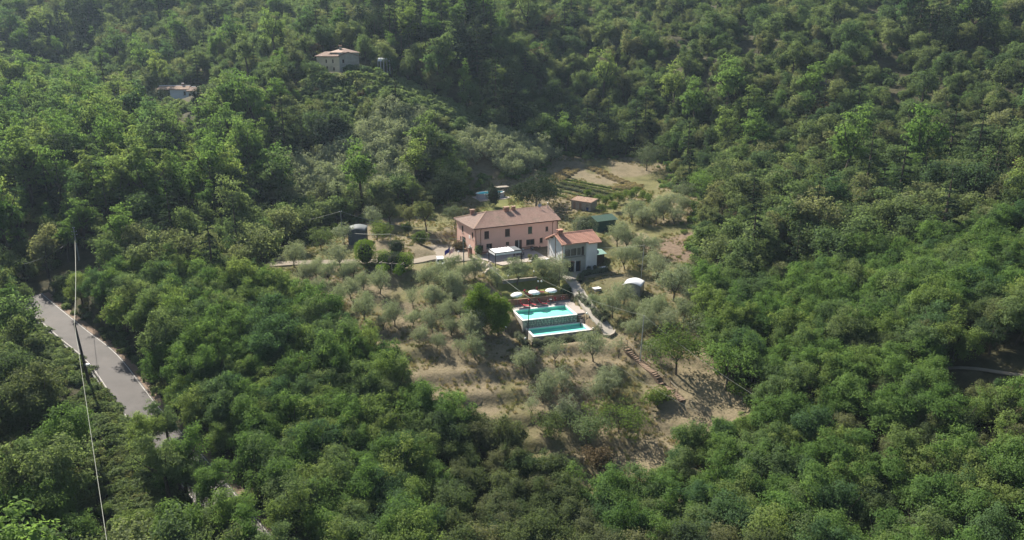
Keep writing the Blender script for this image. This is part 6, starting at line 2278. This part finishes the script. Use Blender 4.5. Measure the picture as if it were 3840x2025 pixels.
# ------------------------------------------------------------------ single trees and bushes around the house
cm, tm = tree_type(601, 10.0, 13.0, M['leaf_dark'], 80, 8, 18, 0.30, 0.34, z0=0.0, rl=(0.09, 0.14), subs=1)
unique_tree('dark_round_tree', cm, tm, G(1682, 775), 'large dark round evergreen tree behind the farmhouse roof end')
cm, tm = tree_type(602, 9.6, 14.0, M['leaf_dark'], 120, 7, 16, 0.32, 0.30, z0=0.02, rl=(0.09, 0.15))
tb_ = MB().tube([(0, 0, -0.5), (0.2, 0, 6.0), (0.1, 0, 10.6)], [0.3, 0.2, 0.04], 7)
for k_b in range(16):
    a_b = k_b * 2.4
    z_b = 6.6 + 0.25 * k_b
    l_b = 2.4 - 0.11 * k_b
    tb_.tube([(0.1, 0, z_b), (l_b * math.cos(a_b), l_b * math.sin(a_b), z_b + 0.25)], [0.07, 0.02], 4, False)
tm = tb_.mesh('trunk', M['wood_grey'])
unique_tree('cedar_tree', cm, tm, G(2010, 785), 'dark cedar with bare grey top behind the farmhouse ridge')
bush('dark_shrub_tree', 1850, 775, 3.6, 6.0, M['leaf_dark'], 'small dark evergreen standing before the above ground pool', 2600, 0.26, 3, 2.0, 0.12)
bush('bamboo_clump', 2190, 894, 5.0, 5.4, M['leaf_grey'], 'pale grey green bamboo clump behind the small house roof', 4200, 0.42, 4, 2.2, 0.10, aspect=0.22)
for u, v, w_, h_, sd_, lab in ((1798, 1250, 6.4, 9.4, 611, 'tall bright green laurel, the left one of the pair beside the pools'), (1868, 1260, 6.0, 8.4, 612, 'tall bright green laurel, the right one of the pair beside the pools')):
    cm, tm = tree_type(sd_, h_, w_, M['leaf_laurel'], 110, 7, 20, 0.25, 0.26, z0=0.0, flat=1.0, rl=(0.09, 0.14), up=0.05, trunk_r=0.12, split=0.15, subs=1)
    unique_tree('laurel_bush', cm, tm, G(u, v), lab, 'bush', sd_, 'laurel bushes by the pools')
bush('clipped_hedge_bush', 1372, 1000, 4.4, 5.8, M['leaf_laurel'], 'tall dark clipped bush with bright top left of the hedge block', 3600, 0.24, 7, 2.8, 0.05)
for i, (u, v, w_, h_, lab) in enumerate(((1440, 1005, 3.6, 3.6, 'brownish clipped cypress bush, left part of the hedge block'), (1480, 1012, 3.8, 3.7, 'brownish clipped cypress bush, middle of the hedge block'), (1518, 1012, 3.6, 3.5, 'brownish clipped cypress bush, right end of the hedge block'))):
    bush('cypress_hedge_bush', u, v, w_, h_, M['leaf_dark'] if i % 2 else M['leaf_laurel'], lab, 2400, 0.22, 20 + i, 3.5, 0.05, group='cypress hedge block')
bush('round_box_bush', 1490, 957, 3.3, 3.4, M['leaf_dark'], 'round dark clipped bush at the bend of the drive', 2200, 0.2, 8)
bush('lime_fruit_bush', 1578, 915, 3.2, 3.0, M['leaf_lime'], 'pale green fruit bush on the grass beside the drive', 1600, 0.28, 9, 2.0, 0.14)
YT = [('tall green tree beside the dark round evergreen', 1600, 868, 'leaf_mixed', 4.2, 8.0), ('green garden tree behind the drive grass', 1535, 855, 'leaf_mixed', 4.5, 6.0), ('loose green garden tree left of the tall garden tree', 1465, 850, 'leaf_mixed', 5.5, 6.6),
      ('grey green garden tree behind the dark vaulted shed', 1400, 868, 'leaf_olive', 5.0, 6.0), ('bright bush right of the dark vaulted shed', 1415, 905, 'leaf_lime', 6.0, 4.4), ('leafy tree left of the dark vaulted shed', 1290, 915, 'leaf_olive', 5.0, 4.6),
      ('dark leafy tree at the left start of the drive', 1205, 935, 'leaf_mixed', 6.0, 5.0), ('pale tree against the farmhouse left roof corner', 1705, 858, 'leaf_grey', 5.2, 6.2), ('young thin tree on the grass left of the house', 1530, 885, 'leaf_mixed', 2.0, 3.4),
      ('yellow green spreading tree below the barrel shed', 2535, 1405, 'leaf_lime', 9.0, 7.6), ('round tree standing alone in the brown field', 2425, 640, 'leaf_grey', 10.0, 8.0), ('bright green tree at the field corner', 2640, 760, 'leaf_robinia', 8.0, 8.0),
      ('grey leafy tree right of the vegetable garden', 2560, 770, 'leaf_grey', 7.0, 6.5), ('pointed leafy tree beside the olive grove', 1690, 690, 'leaf_lime', 8.0, 10.0), ('broad green tree over the foot of the earth stair', 2320, 1620, 'leaf_lime', 7.5, 4.6),
      ('leafy walnut-like tree at the bottom of the dry slope', 2200, 1660, 'leaf_vine', 6.0, 5.0), ('small leafy tree below the stair end', 2465, 1525, 'leaf_lime', 3.6, 3.0), ('bushy green tree left at the bottom of the dry slope', 2060, 1640, 'leaf_mixed', 5.0, 4.0),
      ('brown leaved shrub tree at the foot of the slope', 2235, 1755, 'leaf_brown', 4.0, 3.2), ('bushy tree at the wood corner beside the pool path', 2640, 1290, 'leaf_grey', 6.0, 5.5), ('green bushy tree at the edge of the lower bank', 2720, 1460, 'leaf_robinia', 8.0, 8.0),
      ('dark tree before the white cottage on the left hill', 604, 398, 'leaf_dark', 5.0, 6.0), ('narrow dark cypress right of the white cottage', 742, 420, 'leaf_dark', 2.6, 9.0), ('leafy tree hiding the left end of the hillside farmhouse', 1168, 292, 'leaf_far', 5.0, 6.0)]
for i, (lab, u, v, mt, w_, h_) in enumerate(YT):
    cm, tm = tree_type(700 + i, h_, w_ * 1.25, M[mt], 22, 13, 10, 0.24 if h_ < 7 else 0.32, 0.05 * w_, z0=0.2 if h_ > 3.3 else 0.1, trunk_r=0.03 * h_ ** 0.8)
    p = G(u, v)
    unique_tree('cypress_tree' if 'cypress' in lab else ('garden_bush' if 'bush ' in lab else 'garden_tree'), cm, tm, (p.x, p.y, p.z - 0.05), lab, rz=i * 1.3)
# small orchard shrubs behind the sheds
for i, (u, v, s) in enumerate(((2205, 742, .8), (2245, 770, 1.0), (2270, 775, .9), (2290, 760, .8), (2320, 765, 1.1), (2345, 745, .8), (2370, 752, 1.0), (2385, 735, .9), (2410, 752, .9), (2300, 795, .9), (2255, 800, .8), (2430, 770, 1.0))):
    p = G(u, v)
    plant('orchard_shrub', SHR, i, (p.x, p.y, p.z), i * 1.1, s * 0.85, 'bright green fruit shrub, %s from the left in the orchard behind the sheds' % ORD[i], 'shrub', 'orchard shrubs behind the sheds')


def hedge(name, px, w, h, mat, label, leaf=0.2, dens=170, seed=1, group=None, lump=0.18, pts=None):
    L = spline([tuple(G(*p)) for p in px] if pts is None else pts, 8)
    r_ = np.random.default_rng(seed)
    seg = np.r_[0, np.cumsum(np.linalg.norm(np.diff(L[:, :2], axis=0), axis=1))]
    n = int(seg[-1] * dens * (w + h))
    s = r_.random(n) * seg[-1]
    cx, cy = np.interp(s, seg, L[:, 0]), np.interp(s, seg, L[:, 1])
    d = np.c_[np.interp(s + 0.1, seg, L[:, 0]) - np.interp(s - 0.1, seg, L[:, 0]), np.interp(s + 0.1, seg, L[:, 1]) - np.interp(s - 0.1, seg, L[:, 1])]
    d /= np.maximum(np.linalg.norm(d, axis=1, keepdims=True), 1e-6)
    nn = np.c_[-d[:, 1], d[:, 0]]
    a = r_.uniform(0, math.pi, n)
    lmp = 1 + lump * np.sin(s * 2.1 + seed) + lump * 0.6 * np.sin(s * 4.7 + seed * 2)
    rr = r_.uniform(0.75, 1.05, n)
    ca, sa = np.cos(a), np.sin(a)
    off = np.sign(ca) * np.abs(ca) ** 0.6 * w / 2 * rr * lmp
    zz = sa ** 0.6 * h * rr * lmp
    x, y = cx + nn[:, 0] * off, cy + nn[:, 1] * off
    P = np.c_[x, y, hgt(x, y) + zz]
    N = unit(np.c_[nn * ca[:, None], sa + 0.3] + r_.normal(size=P.shape) * 0.45)
    c = P.mean(0)
    t = thing(name, label, 'hedge', (0, 0, 0), 0, group)
    t.location = (c[0], c[1], 0)
    obj('foliage', leaf_mesh('foliage', leaf_arrays(r_, P - np.array([c[0], c[1], 0]), N, leaf, 0.5), mat, r_), t)
    if 'grass' in name:
        return
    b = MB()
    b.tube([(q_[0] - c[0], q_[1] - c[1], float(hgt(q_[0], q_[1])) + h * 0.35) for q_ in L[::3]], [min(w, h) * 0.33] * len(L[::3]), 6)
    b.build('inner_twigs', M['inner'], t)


def PLL(*l):
    return [(pl(a, b, 0).x, pl(a, b, 0).y, 0.0) for a, b in l]


hedge('low_hedge', None, 1.5, 1.35, M['leaf_hedge'], 'clipped grey hedge in front of the lower pool', 0.17, 200, 1, pts=PLL((-0.6, -6.2), (3, -6.6), (6.5, -6.4), (10, -6.1), (12.6, -5.9)))
hedge('low_hedge', None, 1.2, 1.2, M['leaf_hedge'], 'clipped grey hedge running down left of the lower pool', 0.17, 200, 2, pts=PLL((-1.7, -1.2), (-1.6, -3.5), (-1.2, -6.2)))
hedge('low_hedge', None, 1.3, 1.1, M['leaf_hedge'], 'low grey hedge between upper pool deck and concrete path', 0.17, 200, 3, pts=PLL((12.9, 6.4), (13.2, 4.0), (13.4, 1.6)))
hedge('low_hedge', None, 1.4, 1.2, M['leaf_hedge'], 'grey hedge between lower pool deck and concrete path', 0.17, 200, 4, pts=PLL((13.4, -0.3), (13.8, -2.2), (14.2, -4.4)))
hedge('low_hedge', ((2175, 1062), (2180, 1040), (2215, 1030), (2255, 1024), (2285, 1015)), 1.2, 1.1, M['leaf_hedge'], 'dark shaded hedge bounding the patio of the small house', 0.18, 200, 5)
hedge('low_hedge', ((2205, 1075), (2222, 1110), (2250, 1145), (2285, 1190)), 0.7, 0.45, M['leaf_hedge'], 'thin low planting along the right side of the concrete path', 0.17, 150, 6)
hedge('tall_dry_grass', ((2065, 692), (2100, 668), (2150, 635)), 3.9, 0.55, M['grass_dry'], 'tall dry yellow grass strip left of the brown field', 0.4, 60, 7)
hedge('tall_dry_grass', ((2215, 630), (2270, 655), (2340, 685), (2400, 700)), 3.4, 0.55, M['grass_dry'], 'tall dry yellow grass strip along the brown field', 0.4, 60, 8)
hedge('tall_dry_grass', ((2290, 708), (2340, 705), (2400, 700)), 3.4, 0.55, M['grass_dry'], 'pale dry grass bank between garden and field', 0.4, 60, 9)
hedge('tall_dry_grass', ((2130, 745), (2190, 752), (2230, 745)), 2.6, 0.55, M['grass_dry'], 'dry grass strip behind the brick outhouse', 0.4, 70, 10)
for i, (px, mt, lab) in enumerate((((((2085, 700), (2200, 728), (2290, 748))), 'leaf_grey', 'grey green vegetable row nearest the orchard'), ((((2100, 690), (2200, 712), (2310, 738))), 'leaf_mixed', 'dark green vegetable row in the middle of the garden'),
                                  ((((2110, 682), (2220, 704), (2320, 726))), 'leaf_lime', 'bright vegetable row next to the bare soil'), ((((2120, 674), (2230, 696), (2330, 716))), 'leaf_lime', 'thin bright vegetable row at the field side'),
                                  ((((2075, 712), (2150, 730), (2230, 745))), 'leaf_vine', 'pale vegetable row at the lower garden edge'), ((((2070, 728), (2120, 742), (2160, 752))), 'leaf_lime', 'short bright vegetable row behind the cedar'))):
    hedge('vegetable_row', px, 0.8 + 0.3 * (i < 2), 0.5 + 0.5 * (i < 2), M[mt], lab, 0.22, 70, 30 + i, 'vegetable garden rows')
# vine frame on the slope
g_ = G(1470, 1030)
vf = thing('vine_pergola', 'grey timber vine frame with bright leaves below the hedge block', 'pergola', g_, R(-14))
for x in (-2.3, 0, 2.3):
    MB().box(x - 0.08, x + 0.08, -0.08, 0.08, -0.3, 2.3).build('post', M['wood_grey'], vf)
MB().bar((-2.6, 0, 2.35), (2.8, 0, 2.35), 0.14, 0.12).build('beam', M['wood_grey'], vf)
for x in (-2.3, 0, 2.3):
    MB().bar((x, -0.9, 2.47), (x, 0.9, 2.47), 0.1, 0.1).build('crossbeam', M['wood_grey'], vf)
for i, (x, s) in enumerate(((-1.6, 1.5), (1.9, 1.8))):
    o = obj('vine_leaves', blob_type(40 + i, 2.2, 2.3, M['leaf_bright'], 900, 0.26, 0.7, 2.0, 0.0, 0.15), vf, (x, -0.6, 0.2))
# potted plants by the small house and on the terrace
for i, (p, lab) in enumerate(((al(6.0, -0.3, 0.02), 'dark potted plant at the left foot of the white wall'), (al(7.5, -0.3, 0.02), 'dark potted plant at the right foot of the white wall'), (hl(10.6, -8.6, 0.03), 'potted plant at the terrace lawn edge'), (hl(9.5, -7.8, 0.03), 'potted plant beside the canopy right post'))):
    t = thing('potted_plant', lab, 'plant', p, 0, 'potted plants')
    MB().lathe([(0.01, 0), (0.18, 0), (0.26, 0.4), (0.22, 0.4), (0.2, 0.3), (0.01, 0.3)], 12).build('pot', M['terracotta'], t)
    obj('foliage', blob_type(60 + i, 0.9, 0.9, M['leaf_dark'] if i < 2 else M['leaf_mixed'], 260, 0.2, 0.5), t, (0, 0, 0.3))
bush('corner_climber', 0, 0, 1.8, 2.4, M['leaf_vine'], 'pale climbing shrub at the front left corner of the pink house', 700, 0.22, 44, p=hl(0.9, -0.3, 0.0))
bush('brush_pile', 0, 0, 3.0, 1.9, M['leaf_brown'], 'dark heap of brush against the pink side wall', 900, 0.3, 45, p=hl(-1.0, 6.5, 0.0), cat='heap')
bush('lawn_hedge_bush', 0, 0, 1.6, 1.5, M['leaf_dark'], 'small dark bush beside the terrace steps on the lawn', 600, 0.2, 46, p=Vector(on_ground(*tuple(hl(9.4, -10.4))[:2])))
bush('clipped_column_bush', 0, 0, 2.2, 2.6, M['leaf_dark'], 'dark clipped column bush at the end of the brick wall by the path', 1500, 0.2, 47, 3.0, p=pl(12.2, 9.4, 3.6))

# ------------------------------------------------------------------ ground cover
def fill(poly, n, seed, avoid=None):
    r_ = np.random.default_rng(seed)
    lo_, hi_ = poly.min(0), poly.max(0)
    P = r_.uniform(lo_, hi_, (n * 4, 2))
    P = P[inside(poly, P[:, 0], P[:, 1])][:n]
    return P


def bush_types(mat, seed, n=3, W=2.0, H=1.1, leaf=0.34, cnt=320):
    return [(blob_type(seed + i, H, W, mat, cnt, leaf, 0.6, 2.0, 0.0, 0.16), None) for i in range(n)]


def put_scatter(name, label, cat, P2, smin, smax, meshes, seed, dz=-0.1):
    r_ = np.random.default_rng(seed)
    s = r_.uniform(smin, smax, len(P2))
    scatter(name, label, cat, np.c_[P2, hgt(P2[:, 0], P2[:, 1]) + dz], np.c_[s, s, s * r_.uniform(0.8, 1.2, len(s))], r_.random(len(s)) * 6.28, r_.integers(0, len(meshes), len(s)), meshes)


put_scatter('vine_cover', 'pale green creeper smothering the bank above the olive grove', 'creeper', np.vstack([fill(VINE_A, 900, 1), fill(VINE_B, 420, 2), fill(LOW[0], 260, 5)]), 0.7, 1.6, bush_types(M['leaf_vine'], 70, 4, 2.0, 1.2, 0.5, 260), 3)
# shrubs on the banks beside the road and on the wood's edge
rv = []
r_ = np.random.default_rng(8)
for k in range(1500):
    i = r_.integers(2, len(ROADC) - 2)
    side = -1 if r_.random() < 0.8 else 1
    off = r_.uniform(3.4, 13) if side < 0 else r_.uniform(2.7, 4.6)
    d = ROADC[i + 1] - ROADC[i - 1]
    d = d[:2] / np.linalg.norm(d[:2])
    # the road runs toward the viewer: its left bank is on the valley side
    nrm_ = np.array([d[1], -d[0]])
    rv.append(ROADC[i, :2] + nrm_ * off * (1 if side < 0 else -1) + r_.normal(size=2) * 0.6)
rv = np.array(rv)
rv = np.vstack([rv, fill(SCRUB, 700, 21)])
rv = rv[dist_line(ROADC, rv[:, 0], rv[:, 1])[0] > 2.8]
put_scatter('roadside_scrub', 'low green scrub covering the banks beside the road', 'scrub', rv, 0.35, 0.95, bush_types(M['leaf_vine'], 80) + bush_types(M['leaf_mixed'], 84), 4)
ex = []
for k in range(len(CLEAR)):
    a, b = CLEAR[k], CLEAR[(k + 1) % len(CLEAR)]
    n_ = int(np.hypot(*(b - a)) / 1.1)
    for j in range(n_):
        ex.append(a + (b - a) * (j + r_.random()) / n_ + r_.normal(size=2) * 1.3)
ex = np.array(ex)
dd_, _ = dist_line(DRIVE, ex[:, 0], ex[:, 1])
ex = ex[dd_ > 4]
put_scatter('edge_scrub', 'low leafy scrub along the edge of the wood', 'scrub', ex, 0.5, 1.3, bush_types(M['leaf_robinia'], 90) + bush_types(M['leaf_lime'], 94, 1), 5)
us = np.c_[gx0, gy0][keep & (gy0 > 150)]
us = us + rng.normal(size=us.shape) * 1.8
ok_ = ~inside(CLEAR, us[:, 0], us[:, 1])
for p in (HOUSE_U, HOUSE_L, GROVE_A, GROVE_B, DIRT_R):
    ok_ &= ~inside(p, us[:, 0], us[:, 1])
us = us[ok_]
hx_, hy_ = [], []
for o_, a_, x0, x1, y0, y1, pol, sd_ in ((np.array([at_y(1272, 268, 258).x, 258.0]), R(48), -1.5, 10, -1.5, 15, HOUSE_U, 41), (np.array([at_y(640, 368, 288).x, 288.0]), R(8), -6, 12.5, -2.6, 8, HOUSE_L, 42)):
    q_ = fill(pol, 260, sd_)
    lx_, ly_ = to_local(o_, a_, q_[:, 0], q_[:, 1])
    us = np.vstack([us, q_[~((lx_ > x0) & (lx_ < x1) & (ly_ > y0) & (ly_ < y1))]])
us = us[~in_house(us[:, 0], us[:, 1], 1.6)]
us = np.array([q_ for q_ in us if room(q_[0], q_[1], float(hgt(*q_)), 3.5, 2.4) > 0.95])
put_scatter('wood_undergrowth', 'low leafy undergrowth between the trees of the hillside wood', 'undergrowth', us, 0.7, 1.7, bush_types(M['leaf_far'], 110, 3, 2.4, 1.6, 0.45, 300), 6)
# dry tufts on the open slope
def tuft_mesh(seed, mat, h=0.35, n=26, w=0.35):
    r_ = np.random.default_rng(seed)
    V = []
    for i in range(n):
        a = r_.random() * 6.28
        x, y = r_.normal(size=2) * w * 0.45
        hh_ = h * r_.uniform(0.5, 1.2)
        dx, dy = math.cos(a) * 0.03, math.sin(a) * 0.03
        tx, ty = x + r_.normal() * 0.12, y + r_.normal() * 0.12
        V += [(x - dx, y - dy, 0), (x + dx, y + dy, 0), (tx + dx * 0.3, ty + dy * 0.3, hh_), (tx - dx * 0.3, ty - dy * 0.3, hh_)]
    return (leaf_mesh('tuft', np.array(V), mat, r_), None)


tf = fill(CLEAR, 15000, 12)
okt = vnoise(tf[:, 0], tf[:, 1], 5, 4) > 0.38
for o_, a_, x0, x1, y0, y1 in ((HOUSE_O, HOUSE_A, -9, 22, -10, 13), (ANNEX_O, ANNEX_A, -2, 10.5, -4, 8), (POOL_O, POOL_A, -1, 13, -5.5, 14)):
    lx_, ly_ = to_local(o_, a_, tf[:, 0], tf[:, 1])
    okt &= ~((lx_ > x0) & (lx_ < x1) & (ly_ > y0) & (ly_ < y1))
okt &= (dist_line(DRIVE, tf[:, 0], tf[:, 1])[0] > 2.3) & (dist_line(PATH, tf[:, 0], tf[:, 1])[0] > 1.3) & (dist_line(SL, tf[:, 0], tf[:, 1])[0] > 1.0) & ~inside(FIELD, tf[:, 0], tf[:, 1])
put_scatter('dry_grass', 'short dry grass tufts on the olive slope', 'grass', tf[okt], 0.5, 1.3, [tuft_mesh(i, M['grass_dry']) for i in range(2)] + [tuft_mesh(9 + i, M['grass_green']) for i in range(2)], 13, 0.0)

# ------------------------------------------------------------------ haze in the valley air
hz = MB().box(-600, 600, -40, 700, float(ZZ.min()) - 1.5, 185).build('haze')
hm = bpy.data.materials.new('haze')
hm.use_nodes = True
hn = hm.node_tree.nodes
for x in list(hn):
    if x.type != 'OUTPUT_MATERIAL':
        hn.remove(x)
pv = hn.new('ShaderNodeVolumePrincipled')
pv.inputs['Color'].default_value = (0.62, 0.79, 1.0, 1)
pv.inputs['Density'].default_value = 0.00011
pv.inputs['Anisotropy'].default_value = 0.2
hm.node_tree.links.new(pv.outputs[0], hn['Material Output'].inputs['Volume'])
hz.data.materials.append(hm)
tag(hz, kind='stuff')
